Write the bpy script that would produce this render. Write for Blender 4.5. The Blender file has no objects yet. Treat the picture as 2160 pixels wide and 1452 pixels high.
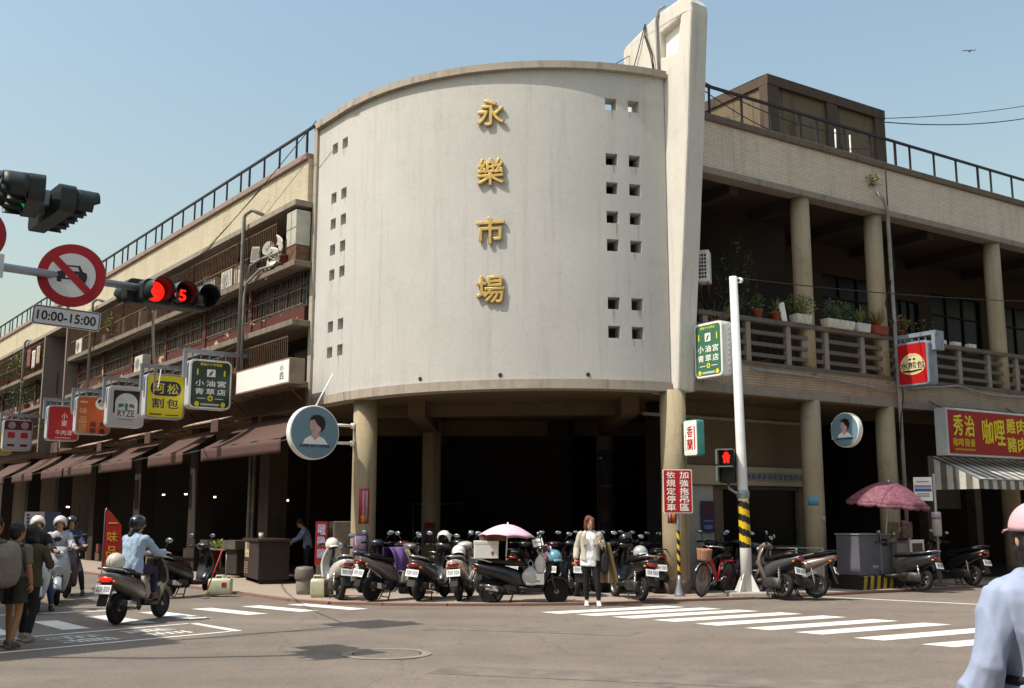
import bpy, bmesh, math, random
from mathutils import Matrix, Vector, noise
from mathutils.geometry import tessellate_polygon
R = math.radians
PI = math.pi
rnd = random.Random(11)
sc = bpy.context.scene
C = sc.collection

# ------------------------------------------------------------------ camera
cam_d = bpy.data.cameras.new('camera')
cam = bpy.data.objects.new('camera', cam_d)
C.objects.link(cam)
cam.location = (0, 0, 1.6)
TILT = math.atan(369 / 2250)
cam.rotation_euler = (PI / 2 + TILT, 0, 0)
cam_d.sensor_width = 36
cam_d.lens = 36 * 2250 / 2160
cam_d.clip_end = 2000
sc.camera = cam

# ------------------------------------------------------------------ sky, sun, exposure
SUN_EL = R(56)
SUN_H = Vector((-0.905, -0.425)).normalized()          # horizontal direction towards the sun
world = bpy.data.worlds.new('World')
sc.world = world
world.use_nodes = True
wn = world.node_tree
bg = wn.nodes['Background']
sky = wn.nodes.new('ShaderNodeTexSky')
sky.sky_type = 'NISHITA'
sky.sun_disc = False
sky.sun_elevation = SUN_EL
sky.sun_rotation = math.atan2(SUN_H.x, SUN_H.y)
sky.altitude = 0
sky.air_density = 2.1
sky.dust_density = 3.3
sky.ozone_density = 2.0
wn.links.new(sky.outputs[0], bg.inputs[0])
bg.inputs[1].default_value = 0.15
sun_d = bpy.data.lights.new('sun', 'SUN')
sun_d.energy = 4.3
sun_d.angle = R(0.55)
sun_d.color = (1.0, 0.94, 0.85)
sun = bpy.data.objects.new('sun', sun_d)
C.objects.link(sun)
sun.location = (-20, -10, 30)
sdir = Vector((SUN_H.x * math.cos(SUN_EL), SUN_H.y * math.cos(SUN_EL), math.sin(SUN_EL)))
sun.rotation_euler = (-sdir).to_track_quat('-Z', 'Y').to_euler()
sc.view_settings.view_transform = 'Standard'
sc.view_settings.look = 'None'
sc.view_settings.gamma = 1
sc.view_settings.exposure = 0.16
sc.cycles.max_bounces = 6
sc.cycles.diffuse_bounces = 3

# ------------------------------------------------------------------ materials
def lin(h):
    h = h.lstrip('#')
    o = []
    for i in (0, 2, 4):
        c = int(h[i:i + 2], 16) / 255
        o.append(c / 12.92 if c <= .04045 else ((c + .055) / 1.055) ** 2.4)
    return tuple(o) + (1,)

MATS = {}
def _nodes(name):
    m = bpy.data.materials.new(name)
    m.use_nodes = True
    nt = m.node_tree
    return m, nt, nt.nodes['Principled BSDF']

def _n(nt, t, **kw):
    n = nt.nodes.new(t)
    for k, v in kw.items():
        if k.startswith('i_'):
            n.inputs[k[2:].replace('_', ' ')].default_value = v
        else:
            setattr(n, k, v)
    return n

def _mix(nt, fac, a, b, blend='MIX'):
    n = nt.nodes.new('ShaderNodeMix')
    n.data_type = 'RGBA'
    n.blend_type = blend
    for sock, val in ((n.inputs[0], fac), (n.inputs[6], a), (n.inputs[7], b)):
        if hasattr(val, 'node'):
            nt.links.new(val, sock)
        elif isinstance(val, (int, float)):
            sock.default_value = val
        else:
            sock.default_value = val
    return n.outputs[2]

def _ramp(nt, fac, p0, p1, c0=(0, 0, 0, 1), c1=(1, 1, 1, 1)):
    n = nt.nodes.new('ShaderNodeValToRGB')
    n.color_ramp.elements[0].position = p0
    n.color_ramp.elements[1].position = p1
    n.color_ramp.elements[0].color = c0
    n.color_ramp.elements[1].color = c1
    nt.links.new(fac, n.inputs[0])
    return n.outputs[0]

def _noise(nt, vec, scale, detail=4, rough=.6, stretch=None):
    if stretch:
        mp = _n(nt, 'ShaderNodeMapping')
        mp.inputs['Scale'].default_value = stretch
        nt.links.new(vec, mp.inputs[0])
        vec = mp.outputs[0]
    n = _n(nt, 'ShaderNodeTexNoise')
    n.inputs['Scale'].default_value = scale
    n.inputs['Detail'].default_value = detail
    n.inputs['Roughness'].default_value = rough
    nt.links.new(vec, n.inputs['Vector'])
    return n.outputs[0]

def _bump(nt, bsdf, h, strength, dist=.02):
    b = _n(nt, 'ShaderNodeBump')
    b.inputs['Strength'].default_value = strength
    b.inputs['Distance'].default_value = dist
    nt.links.new(h, b.inputs['Height'])
    nt.links.new(b.outputs[0], bsdf.inputs['Normal'])

def mat(name, col, rough=.6, metal=0, var=.18, scale=6, bump=.0, emit=0, coat=0, alpha=1, trans=0):
    """plain surface with fine unevenness"""
    if name in MATS:
        return MATS[name]
    m, nt, b = _nodes(name)
    c = lin(col) if isinstance(col, str) else tuple(col) + (1,)
    tc = _n(nt, 'ShaderNodeTexCoord')
    nz = _noise(nt, tc.outputs['Object'], scale)
    dark = tuple(x * (1 - var) for x in c[:3]) + (1,)
    lite = tuple(min(1, x * (1 + var * .6)) for x in c[:3]) + (1,)
    out = _mix(nt, _ramp(nt, nz, .3, .7), dark, lite)
    nt.links.new(out, b.inputs['Base Color'])
    b.inputs['Roughness'].default_value = rough
    b.inputs['Metallic'].default_value = metal
    if coat:
        b.inputs['Coat Weight'].default_value = coat
        b.inputs['Coat Roughness'].default_value = .08
    if emit:
        b.inputs['Emission Color'].default_value = c
        b.inputs['Emission Strength'].default_value = emit
    if trans:
        b.inputs['Transmission Weight'].default_value = trans
    if bump:
        _bump(nt, b, _noise(nt, tc.outputs['Object'], scale * 6), bump)
    MATS[name] = m
    return m

def stained(name, col, stain, amount=.6, streak=True, scale=.7, rough=.9, bump=.25, grime=None, crack=0):
    """weathered plaster or concrete: cloudy tone, vertical rain streaks, dirt patches"""
    m, nt, b = _nodes(name)
    tc = _n(nt, 'ShaderNodeTexCoord')
    v = tc.outputs['Object']
    c = lin(col); s = lin(stain)
    cloud = _noise(nt, v, scale, 6, .65)
    base = _mix(nt, _ramp(nt, cloud, .3, .75), tuple(x * .86 for x in c[:3]) + (1,), c)
    fine = _noise(nt, v, 14, 5, .7)
    base = _mix(nt, .35, base, _ramp(nt, fine, .2, .8, (.55, .55, .55, 1), (1, 1, 1, 1)), 'MULTIPLY')
    if streak:
        st = _noise(nt, v, 1.0, 5, .7, (5.5, 5.5, .28))
        base = _mix(nt, _mix(nt, 1, _ramp(nt, st, .52, .8), (amount,) * 3 + (1,), 'MULTIPLY'), base, s)
    pt = _noise(nt, v, scale * 2.6, 7, .72)
    base = _mix(nt, _mix(nt, 1, _ramp(nt, pt, .55, .78), (amount * .8,) * 3 + (1,), 'MULTIPLY'), base, s)
    if grime:
        gp_ = _noise(nt, v, 3.0, 6, .75)
        base = _mix(nt, _ramp(nt, gp_, .6, .7), base, lin(grime))
    if crack:
        vo = _n(nt, 'ShaderNodeTexVoronoi', feature='DISTANCE_TO_EDGE')
        vo.inputs['Scale'].default_value = crack
        wv = _n(nt, 'ShaderNodeVectorMath', operation='ADD')
        nt.links.new(v, wv.inputs[0])
        n3 = _n(nt, 'ShaderNodeTexNoise'); n3.inputs['Scale'].default_value = 1.5
        nt.links.new(v, n3.inputs['Vector']); nt.links.new(n3.outputs[1], wv.inputs[1])
        nt.links.new(wv.outputs[0], vo.inputs['Vector'])
        base = _mix(nt, _mix(nt, 1, _ramp(nt, vo.outputs['Distance'], 0.0, .008, (1, 1, 1, 1), (0, 0, 0, 1)), (.5,) * 3 + (1,), 'MULTIPLY'), base, s)
    nt.links.new(base, b.inputs['Base Color'])
    b.inputs['Roughness'].default_value = rough
    _bump(nt, b, fine, bump, .01)
    MATS[name] = m
    return m

def tiled(name, col, joint, w, h, stain, amount=.4, rough=.55):
    """small wall tiles laid in courses in the local x-z plane"""
    m, nt, b = _nodes(name)
    tc = _n(nt, 'ShaderNodeTexCoord')
    sp = _n(nt, 'ShaderNodeSeparateXYZ'); nt.links.new(tc.outputs['Object'], sp.inputs[0])
    cb = _n(nt, 'ShaderNodeCombineXYZ')
    nt.links.new(sp.outputs[0], cb.inputs[0]); nt.links.new(sp.outputs[2], cb.inputs[1])
    br = _n(nt, 'ShaderNodeTexBrick')
    br.offset = .5
    br.inputs['Color1'].default_value = lin(col)
    br.inputs['Color2'].default_value = tuple(x * .86 for x in lin(col)[:3]) + (1,)
    br.inputs['Mortar'].default_value = lin(joint)
    br.inputs['Scale'].default_value = 1
    br.inputs['Mortar Size'].default_value = .009
    br.inputs['Mortar Smooth'].default_value = .2
    br.inputs['Bias'].default_value = 0
    br.inputs['Brick Width'].default_value = w
    br.inputs['Row Height'].default_value = h
    nt.links.new(cb.outputs[0], br.inputs['Vector'])
    st = _noise(nt, tc.outputs['Object'], 1.0, 5, .7, (3.2, 3.2, .35))
    base = _mix(nt, _mix(nt, 1, _ramp(nt, st, .5, .8), (amount,) * 3 + (1,), 'MULTIPLY'), br.outputs[0], lin(stain))
    cl = _noise(nt, tc.outputs['Object'], .6, 5, .6)
    base = _mix(nt, .35, base, _ramp(nt, cl, .3, .7, (.7, .66, .6, 1), (1, 1, 1, 1)), 'MULTIPLY')
    nt.links.new(base, b.inputs['Base Color'])
    b.inputs['Roughness'].default_value = rough
    _bump(nt, b, br.outputs['Fac'], -.4, .01)
    MATS[name] = m
    return m

def peeling(name, top, under, amount=.5, scale=2.2, rough=.85):
    m, nt, b = _nodes(name)
    tc = _n(nt, 'ShaderNodeTexCoord')
    nz = _noise(nt, tc.outputs['Object'], scale, 6, .6)
    k = _ramp(nt, nz, amount, amount + .02)
    fine = _noise(nt, tc.outputs['Object'], 12, 5, .7)
    a = _mix(nt, _ramp(nt, fine, .3, .7), tuple(x * .55 for x in lin(top)[:3]) + (1,), lin(top))
    base = _mix(nt, k, a, lin(under))
    nt.links.new(base, b.inputs['Base Color'])
    b.inputs['Roughness'].default_value = rough
    _bump(nt, b, k, .4, .01)
    MATS[name] = m
    return m

def asphalt():
    m, nt, b = _nodes('asphalt')
    tc = _n(nt, 'ShaderNodeTexCoord'); v = tc.outputs['Object']
    big = _noise(nt, v, .16, 6, .62)
    base = _mix(nt, _ramp(nt, big, .3, .7), (.185, .157, .130, 1), (.27, .232, .194, 1))
    mid = _noise(nt, v, 1.3, 6, .7)
    base = _mix(nt, .55, base, _ramp(nt, mid, .25, .75, (.72, .71, .70, 1), (1.08, 1.06, 1.04, 1)), 'MULTIPLY')
    # tyre tracks and worn lanes stretched across the junction
    tr = _noise(nt, v, 1.0, 4, .6, (.12, .9, 1))
    base = _mix(nt, .5, base, _ramp(nt, tr, .3, .7, (.68, .68, .68, 1), (1.1, 1.09, 1.08, 1)), 'MULTIPLY')
    sp = _noise(nt, v, 55, 3, .8)
    base = _mix(nt, .8, base, _ramp(nt, sp, .3, .72, (.42, .41, .40, 1), (1.5, 1.47, 1.42, 1)), 'MULTIPLY')
    gr = _noise(nt, v, 17, 4, .75)
    base = _mix(nt, .75, base, _ramp(nt, gr, .32, .68, (.72, .71, .70, 1), (1.2, 1.19, 1.17, 1)), 'MULTIPLY')
    oil = _noise(nt, v, 1.9, 5, .6)
    base = _mix(nt, _mix(nt, 1, _ramp(nt, oil, .58, .72), (.45,) * 3 + (1,), 'MULTIPLY'), base, (.06, .056, .052, 1))
    vo = _n(nt, 'ShaderNodeTexVoronoi', feature='DISTANCE_TO_EDGE')
    vo.inputs['Scale'].default_value = .35
    wv = _n(nt, 'ShaderNodeVectorMath', operation='ADD')
    n3 = _n(nt, 'ShaderNodeTexNoise'); n3.inputs['Scale'].default_value = 1.1; n3.inputs['Detail'].default_value = 6
    nt.links.new(v, n3.inputs['Vector']); nt.links.new(v, wv.inputs[0]); nt.links.new(n3.outputs[1], wv.inputs[1])
    nt.links.new(wv.outputs[0], vo.inputs['Vector'])
    base = _mix(nt, _mix(nt, 1, _ramp(nt, vo.outputs['Distance'], 0, .006, (1, 1, 1, 1), (0, 0, 0, 1)), (.45,) * 3 + (1,), 'MULTIPLY'), base, (.05, .046, .043, 1))
    nt.links.new(base, b.inputs['Base Color'])
    b.inputs['Roughness'].default_value = .82
    _bump(nt, b, sp, .6, .01)
    return m

def worn_paint(name, col, under, thr=.62):
    m, nt, b = _nodes(name)
    tc = _n(nt, 'ShaderNodeTexCoord'); v = tc.outputs['Object']
    a = _noise(nt, v, 4, 8, .8)
    s = _noise(nt, v, 45, 3, .8)
    k = _mix(nt, .5, _ramp(nt, a, thr - .1, thr + .1), _ramp(nt, s, .45, .75))
    k = _ramp(nt, k, .33, .62)
    c = lin(col)
    base = _mix(nt, k, c, lin(under))
    g = _noise(nt, v, 1.1, 5, .6)
    base = _mix(nt, .6, base, _ramp(nt, g, .3, .7, (.72, .71, .69, 1), (1, 1, 1, 1)), 'MULTIPLY')
    nt.links.new(base, b.inputs['Base Color'])
    b.inputs['Roughness'].default_value = .8
    _bump(nt, b, s, .3, .005)
    MATS[name] = m
    return m

# ------------------------------------------------------------------ mesh helpers
class MB:
    """collects shapes; build() links them as one mesh object"""
    def __init__(s, os=1):
        s.v = []; s.f = []; s.mi = []; s.sm = []; s.M = None; s.os = os
    def add(s, vs, fs, mi=0, sm=False):
        n = len(s.v)
        s.v += [tuple(s.M @ Vector(p)) for p in vs] if s.M else [tuple(p) for p in vs]
        for f in fs:
            s.f.append(tuple(i + n for i in f)); s.mi.append(mi); s.sm.append(sm)
        return s
    def box(s, x0, x1, y0, y1, z0, z1, mi=0):
        return s.add([(x0, y0, z0), (x1, y0, z0), (x1, y1, z0), (x0, y1, z0), (x0, y0, z1), (x1, y0, z1), (x1, y1, z1), (x0, y1, z1)],
                     [(0, 3, 2, 1), (4, 5, 6, 7), (0, 1, 5, 4), (1, 2, 6, 5), (2, 3, 7, 6), (3, 0, 4, 7)], mi)
    def fb(s, s0, s1, o0, o1, z0, z1, mi=0):       # facade box: along, outwards, up
        return s.box(s0, s1, s.os * o0, s.os * o1, z0, z1, mi)
    def hexa(s, p, mi=0):
        return s.add(p, [(0, 3, 2, 1), (4, 5, 6, 7), (0, 1, 5, 4), (1, 2, 6, 5), (2, 3, 7, 6), (3, 0, 4, 7)], mi)
    def prism(s, loops, d0, d1, axis='y', mi=0, smooth=False):
        """loops: outline then holes, 2-D points; extruded along the third axis"""
        def p3(p, d):
            return (p[0], d, p[1]) if axis == 'y' else ((p[0], p[1], d) if axis == 'z' else (d, p[0], p[1]))
        flat = [p for l in loops for p in l]
        tri = tessellate_polygon([[Vector((p[0], p[1], 0)) for p in l] for l in loops])
        n = len(flat)
        vs = [p3(p, d0) for p in flat] + [p3(p, d1) for p in flat]
        s.add(vs, [tuple(t) for t in tri] + [tuple(i + n for i in reversed(t)) for t in tri], mi)
        k = 0
        for l in loops:
            m = len(l)
            vv = [p3(p, d0) for p in l] + [p3(p, d1) for p in l]
            s.add(vv, [(i, (i + 1) % m, (i + 1) % m + m, i + m) for i in range(m)], mi, smooth)
            k += m
        return s
    def tube(s, pts, r, n=8, mi=0, cap=True, sq=1.0):
        """swept tube; r a number or one radius per point"""
        pts = [Vector(p) for p in pts]
        rs = r if isinstance(r, (list, tuple)) else [r] * len(pts)
        vs = []; fs = []
        up = None
        for i, p in enumerate(pts):
            d = (pts[min(i + 1, len(pts) - 1)] - pts[max(i - 1, 0)])
            if d.length < 1e-9: d = Vector((0, 0, 1))
            d.normalize()
            if up is None:
                a = Vector((0, 0, 1)) if abs(d.z) < .9 else Vector((1, 0, 0))
                x = d.cross(a).normalized()
            else:
                x = (up - d * up.dot(d)).normalized()
            up = x
            y = d.cross(x)
            for k in range(n):
                t = 2 * PI * (k + .5 * (n == 4)) / n
                vs.append(p + x * (math.cos(t) * rs[i]) + y * (math.sin(t) * rs[i] * sq))
        m = len(pts)
        for i in range(m - 1):
            for k in range(n):
                a = i * n + k; b = i * n + (k + 1) % n
                fs.append((a, b, b + n, a + n))
        s.add(vs, fs, mi, n > 4)
        if cap:
            s.add([vs[k] for k in range(n)], [tuple(range(n - 1, -1, -1))], mi)
            s.add([vs[(m - 1) * n + k] for k in range(n)], [tuple(range(n))], mi)
        return s
    def lathe(s, prof, n=16, axis='z', c=(0, 0, 0), mi=0, smooth=True, arc=2 * PI, a0=0):
        """prof: (radius, height) pairs turned round the axis through c"""
        vs = []; fs = []
        full = abs(arc - 2 * PI) < 1e-6
        m = n if full else n + 1
        for (r, h) in prof:
            for k in range(m):
                t = a0 + arc * k / n
                a, b = r * math.cos(t), r * math.sin(t)
                p = (a, b, h) if axis == 'z' else ((a, h, b) if axis == 'y' else (h, a, b))
                vs.append((p[0] + c[0], p[1] + c[1], p[2] + c[2]))
        for i in range(len(prof) - 1):
            for k in range(n):
                k2 = (k + 1) % m
                fs.append((i * m + k, i * m + k2, (i + 1) * m + k2, (i + 1) * m + k))
        s.add(vs, fs, mi, smooth)
        if full:
            if prof[0][0] > 1e-5: s.add(vs[:m], [tuple(range(m - 1, -1, -1))], mi)
            if prof[-1][0] > 1e-5: s.add(vs[-m:], [tuple(range(m))], mi)
        return s
    def ell(s, c, r, n=12, m=8, mi=0, rot=None):
        vs = []; fs = []
        r = (r,) * 3 if isinstance(r, (int, float)) else r
        for i in range(m + 1):
            a = PI * i / m
            for k in range(n):
                t = 2 * PI * k / n
                p = Vector((r[0] * math.sin(a) * math.cos(t), r[1] * math.sin(a) * math.sin(t), r[2] * math.cos(a)))
                if rot: p = rot @ p
                vs.append(p + Vector(c))
        for i in range(m):
            for k in range(n):
                a = i * n + k; b = i * n + (k + 1) % n
                if i == 0: fs.append((a, a + n, b + n))
                elif i == m - 1: fs.append((a, a + n, b))
                else: fs.append((a, a + n, b + n, b))
        return s.add(vs, fs, mi, True)
    def loft(s, secs, n=16, mi=0, p=2.6, smooth=True):
        """secs: (x, y, z, half width, half height) superellipse sections along x"""
        vs = []; fs = []
        for q in secs:
            x, yc, zc, hw, hh = q[:5]
            e = q[5] if len(q) > 5 else p
            for k in range(n):
                t = 2 * PI * k / n
                cs, sn = math.cos(t), math.sin(t)
                vs.append((x, yc + hw * math.copysign(abs(cs) ** (2 / e), cs), zc + hh * math.copysign(abs(sn) ** (2 / e), sn)))
        m = len(secs)
        for i in range(m - 1):
            for k in range(n):
                a = i * n + k; b = i * n + (k + 1) % n
                fs.append((a, b, b + n, a + n))
        s.add(vs, fs, mi, smooth)
        s.add(vs[:n], [tuple(range(n - 1, -1, -1))], mi)
        s.add(vs[-n:], [tuple(range(n))], mi)
        return s
    def grid(s, fn, nu, nv, mi=0, smooth=True):
        vs = [fn(i / nu, j / nv) for j in range(nv + 1) for i in range(nu + 1)]
        w = nu + 1
        return s.add(vs, [(j * w + i, j * w + i + 1, (j + 1) * w + i + 1, (j + 1) * w + i) for j in range(nv) for i in range(nu)], mi, smooth)
    def sheet(s, fn, nu, nv, th=.01, mi=0, smooth=True):
        """thick curved sheet: fn(u, v) -> point; th along the sheet normal"""
        def nrm(u, v):
            e = 1e-3
            a = Vector(fn(min(1, u + e), v)) - Vector(fn(max(0, u - e), v))
            b = Vector(fn(u, min(1, v + e))) - Vector(fn(u, max(0, v - e)))
            n_ = a.cross(b)
            return n_.normalized() if n_.length > 1e-12 else Vector((0, 0, 1))
        w = nu + 1; N = w * (nv + 1)
        A = []; B = []
        for j in range(nv + 1):
            for i in range(nu + 1):
                u, v = i / nu, j / nv
                p = Vector(fn(u, v)); q = nrm(u, v) * (th / 2)
                A.append(p + q); B.append(p - q)
        fs = []
        for j in range(nv):
            for i in range(nu):
                a = j * w + i
                fs.append((a, a + 1, a + 1 + w, a + w)); fs.append((a + N, a + w + N, a + 1 + w + N, a + 1 + N))
        s.add(A + B, fs, mi, smooth)
        ed = []
        for i in range(nu):
            ed.append((i, i + 1, i + 1 + N, i + N)); k = nv * w + i
            ed.append((k, k + 1, k + 1 + N, k + N))
        for j in range(nv):
            k = j * w; ed.append((k, k + w, k + w + N, k + N)); k = j * w + nu
            ed.append((k, k + w, k + w + N, k + N))
        return s.add(A + B, ed, mi)
    def mesh(s, name='m', recalc=True):
        me = bpy.data.meshes.new(name)
        me.from_pydata([tuple(p) for p in s.v], [], s.f)
        me.polygons.foreach_set('use_smooth', s.sm)
        me.polygons.foreach_set('material_index', s.mi)
        if recalc:
            bm = bmesh.new(); bm.from_mesh(me)
            bmesh.ops.remove_doubles(bm, verts=bm.verts, dist=1e-5)
            bmesh.ops.recalc_face_normals(bm, faces=bm.faces)
            bm.to_mesh(me); bm.free()
        me.update()
        return me
    def build(s, name, mats, parent=None, loc=None, rot=None, bevel=0):
        return mobj(name, s.mesh(name), mats, parent, loc, rot, bevel)

def mobj(name, me, mats, parent=None, loc=None, rot=None, bevel=0, mx=None):
    o = bpy.data.objects.new(name, me)
    C.objects.link(o)
    if mats is not None and not me.materials:
        for m in (mats if isinstance(mats, (list, tuple)) else [mats]):
            me.materials.append(m)
    if parent: o.parent = parent
    if loc: o.location = loc
    if rot: o.rotation_euler = rot
    if mx is not None: o.matrix_basis = mx
    if bevel:
        b = o.modifiers.new('soft edge', 'BEVEL')
        b.width = bevel; b.segments = 2; b.limit_method = 'ANGLE'; b.angle_limit = R(40)
    return o

def tag(o, label, cat=None, group=None, kind=None):
    o['label'] = label
    if cat: o['category'] = cat
    if group: o['group'] = group
    if kind: o['kind'] = kind
    return o

def thing(name, label, cat, loc=(0, 0, 0), rz=0, group=None, rot=None):
    o = bpy.data.objects.new(name, None)
    o.empty_display_size = .2
    C.objects.link(o)
    o.location = loc
    o.rotation_euler = rot if rot else (0, 0, rz)
    return tag(o, label, cat, group)

def struct(o):
    o['kind'] = 'structure'
    return o

def shared(cache={}):
    return cache

def evaluated(o):
    dg = bpy.context.evaluated_depsgraph_get()
    me = bpy.data.meshes.new_from_object(o.evaluated_get(dg))
    return me

def text_mesh(body, size, depth=.004, bold=.0, align='CENTER', bevel=0, spacing=1, line=1):
    """lettering in the local x-z plane, facing -y, centred on the origin"""
    cu = bpy.data.curves.new('lettering', 'FONT')
    cu.body = body
    cu.size = size
    cu.extrude = depth / 2
    cu.bevel_depth = bevel or bold * size
    cu.bevel_resolution = 2 if bevel else 0
    cu.resolution_u = 3
    cu.align_x = align
    cu.align_y = 'CENTER'
    cu.space_character = spacing
    cu.space_line = line
    o = bpy.data.objects.new('lettering', cu)
    C.objects.link(o)
    me = evaluated(o)
    bpy.data.objects.remove(o); bpy.data.curves.remove(cu)
    me.transform(Matrix.Rotation(PI / 2, 4, 'X'))
    me.materials.clear()
    return me

def text(body, size, m, parent, x=0, y=0, z=0, name='lettering', sx=1, sz=1, rz=0, tilt=0, fit=None, **kw):
    me = text_mesh(body, size, **kw)
    if fit and me.vertices:
        xs = [v.co.x for v in me.vertices]; zs = [v.co.z for v in me.vertices]
        w = max(xs) - min(xs); h = max(zs) - min(zs)
        cx = (max(xs) + min(xs)) / 2; cz = (max(zs) + min(zs)) / 2
        me.transform(Matrix.Diagonal((fit[0] / w, 1, fit[1] / h, 1)) @ Matrix.Translation((-cx, 0, -cz)))
    else:
        me.transform(Matrix.Diagonal((sx, 1, sz, 1)))
    return mobj(name, me, m, parent, (x, y, z), (0, tilt, rz))

# pinhole survey of the photograph: photo pixel + known height / plane -> metres
FPX = 2250.0
_ct, _st = math.cos(TILT), math.sin(TILT)
def ray(px, py):
    a = (px - 1080) / FPX; b = (726 - py) / FPX
    return Vector((a, _ct - b * _st, _st + b * _ct))
def gp(px, py, z=0.0):
    d = ray(px, py); k = (z - 1.6) / d.z
    return Vector((d.x * k, d.y * k, z))
def atd(px, py, Y):
    d = ray(px, py); k = Y / d.y
    return Vector((d.x * k, Y, 1.6 + d.z * k))
# ================================================================== the ground
M_asphalt = asphalt()
M_white = worn_paint('road_paint', '#e9e6da', '#8b8278', .66)
M_pave = stained('paving', '#a89888', '#6b5a50', .6, False, .9, .9, .3)
g = MB()
g.add([(-150, -60, 0), (150, -60, 0), (150, 260, 0), (-150, 260, 0)], [(0, 1, 2, 3)])
road = struct(g.build('road', M_asphalt))
road['label'] = 'worn grey asphalt junction in front of the market'

def ground_quad(name, pts, z=.004, m=None, parent=road):
    b = MB(); b.add([(p[0], p[1], z) for p in pts], [tuple(range(len(pts)))])
    return b.build(name, m or M_white, parent)

# zebra crossing to the right, stripes run with the right-hand street
Lr = [(.64, 18.86), (1.23, 18.43), (1.80, 17.97), (2.41, 17.42), (2.97, 16.80), (3.60, 16.15), (4.19, 15.55), (4.79, 14.80), (5.43, 14.06), (6.02, 13.4)]
d = Vector((.86, .51)); ax = Vector((.70, -.715))
for i, p in enumerate(Lr):
    p = Vector(p); h = ax * .22; e = p + d * 2.78
    ground_quad('crossing_stripe', [p - h, p + h, e + h, e - h])
# zebra crossing to the left
Ll = [((-4.10, 20.81), (-2.73, 19.60)), ((-4.86, 20.37), (-3.55, 19.20)), ((-5.63, 19.83), (-4.31, 18.60)), ((-6.32, 19.1), (-5.03, 17.82)),
      ((-6.94, 18.28), (-5.70, 17.05)), ((-7.42, 17.4), (-6.40, 16.15)), ((-8.1, 16.6), (-7.1, 15.3)), ((-8.7, 15.8), (-7.8, 14.5))]
for a, b in Ll:
    a, b = Vector(a), Vector(b); h = Vector((.15, .12))
    ground_quad('crossing_stripe', [a - h, b - h, b + h, a + h])
def line(a, b, w=.1, z=.004):
    a, b = Vector(a[:2]), Vector(b[:2]); n = (b - a).normalized(); n = Vector((-n.y, n.x)) * w / 2
    return ground_quad('road_line', [a - n, b - n, b + n, a + n], z)
line((-4.94, 17.02), (-3.95, 15.87), .14)
line((-7.2, 14.42), (-5.0, 17.0), .09); line((-6.3, 13.2), (-4.05, 15.82), .09)
line((-9.5, 17.9), (-6.9, 19.5), .16)
line((5.6, 23.45), (12.5, 17.65), .14)
# characters painted in the waiting box
for k, ch in enumerate(('機', '車', '待', '轉')):
    me = text_mesh(ch, .55, .001, 0)
    me.transform(Matrix.Rotation(-PI / 2, 4, 'X'))
    u = Vector((-.66, -.75)); w = Vector((.75, -.66))
    p = Vector((-4.75, 16.05)) + u * (.5 + (k // 2) * 1.15) + w * (-.27 + .52 * (k % 2) - .05)
    o = mobj('road_lettering', me, M_white, road, (p.x, p.y, .0045), (0, 0, R(-49)))
    o.scale = (.8, 1.5, 1)
# manhole and repair patches
mh = MB(); mh.lathe([(.0, .006), (.40, .006), (.40, .004)], 28, smooth=False)
mc = mh.build('manhole_cover', mat('iron_cover', '#7b7268', .8, .1, .35, 9, .8), road, (-1.50, 13.22, 0))
mr = MB()
mr.lathe([(.42, .004), (.42, .009), (.54, .009), (.54, .004)], 28, smooth=False)
mr.build('manhole_ring', mat('patch_concrete', '#8d8377', .9, 0, .3, 4, .4), road, (-1.50, 13.22, 0))
M_patch = mat('asphalt_patch', '#5d5751', .9, 0, .35, 3, .6)
ground_quad('asphalt_patch', [(-1.2, 16.2), (1.6, 15.2), (1.9, 15.8), (-.9, 16.9)], .003, mat('asphalt_patch_pale', '#766d64', .9, 0, .3, 2.5, .6))
ground_quad('asphalt_patch', [(-.9, 11.6), (3.8, 10.2), (4.0, 10.9), (-.7, 12.2)], .003, mat('asphalt_patch_pale', '#766d64'))

# pavement round the corner under the arcade
PL = Vector((-4.95, 26.2)); DL = Vector((-.6004, .7997)); NL = Vector((-.7997, -.6004))
PR = Vector((3.7, 23.0)); AR = R(56.8); DR = Vector((math.sin(AR), math.cos(AR))); NR = Vector((DR.y, -DR.x))
def LP(s, o): return PL + DL * s + NL * o
def RP(s, o): return PR + DR * s + NR * o
edge = [LP(60, 2.4), LP(3, 2.35), (-5.3, 22.9), (-4.3, 21.6), (-3.4, 20.85), (-2.4, 20.58), (-1.2, 20.45), (.2, 20.5), (1.4, 20.7), (2.4, 21.1), (3.4, 21.6), (5.0, 22.25), RP(5.2, 1.55), RP(50, 1.55)]
pv = MB()
pv.prism([[tuple(p) for p in edge] + [(60, 90), (-60, 110)]], -.05, .045, 'z')
pave = struct(pv.build('pavement', M_pave))
pave['label'] = 'low pinkish pavement under and in front of the market arcade'
PZ = .045
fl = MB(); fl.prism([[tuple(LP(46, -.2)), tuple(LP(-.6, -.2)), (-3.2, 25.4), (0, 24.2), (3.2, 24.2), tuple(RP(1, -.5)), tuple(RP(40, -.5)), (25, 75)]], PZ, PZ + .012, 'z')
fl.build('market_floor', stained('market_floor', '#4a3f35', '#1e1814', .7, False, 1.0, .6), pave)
# red-brown kerb strip
kb = MB()
pts = [Vector(p) for p in edge]
for a, b in zip(pts, pts[1:]):
    n = (b - a).normalized(); n = Vector((n.y, -n.x))
    kb.hexa([(a.x, a.y, 0), (b.x, b.y, 0), (b.x + n.x * .14, b.y + n.y * .14, 0), (a.x + n.x * .14, a.y + n.y * .14, 0),
             (a.x, a.y, .05), (b.x, b.y, .05), (b.x + n.x * .14, b.y + n.y * .14, .047), (a.x + n.x * .14, a.y + n.y * .14, .047)])
kb.build('kerb', stained('kerb_paint', '#8d6a5c', '#5b4a42', .6, False, 2), pave)

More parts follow.
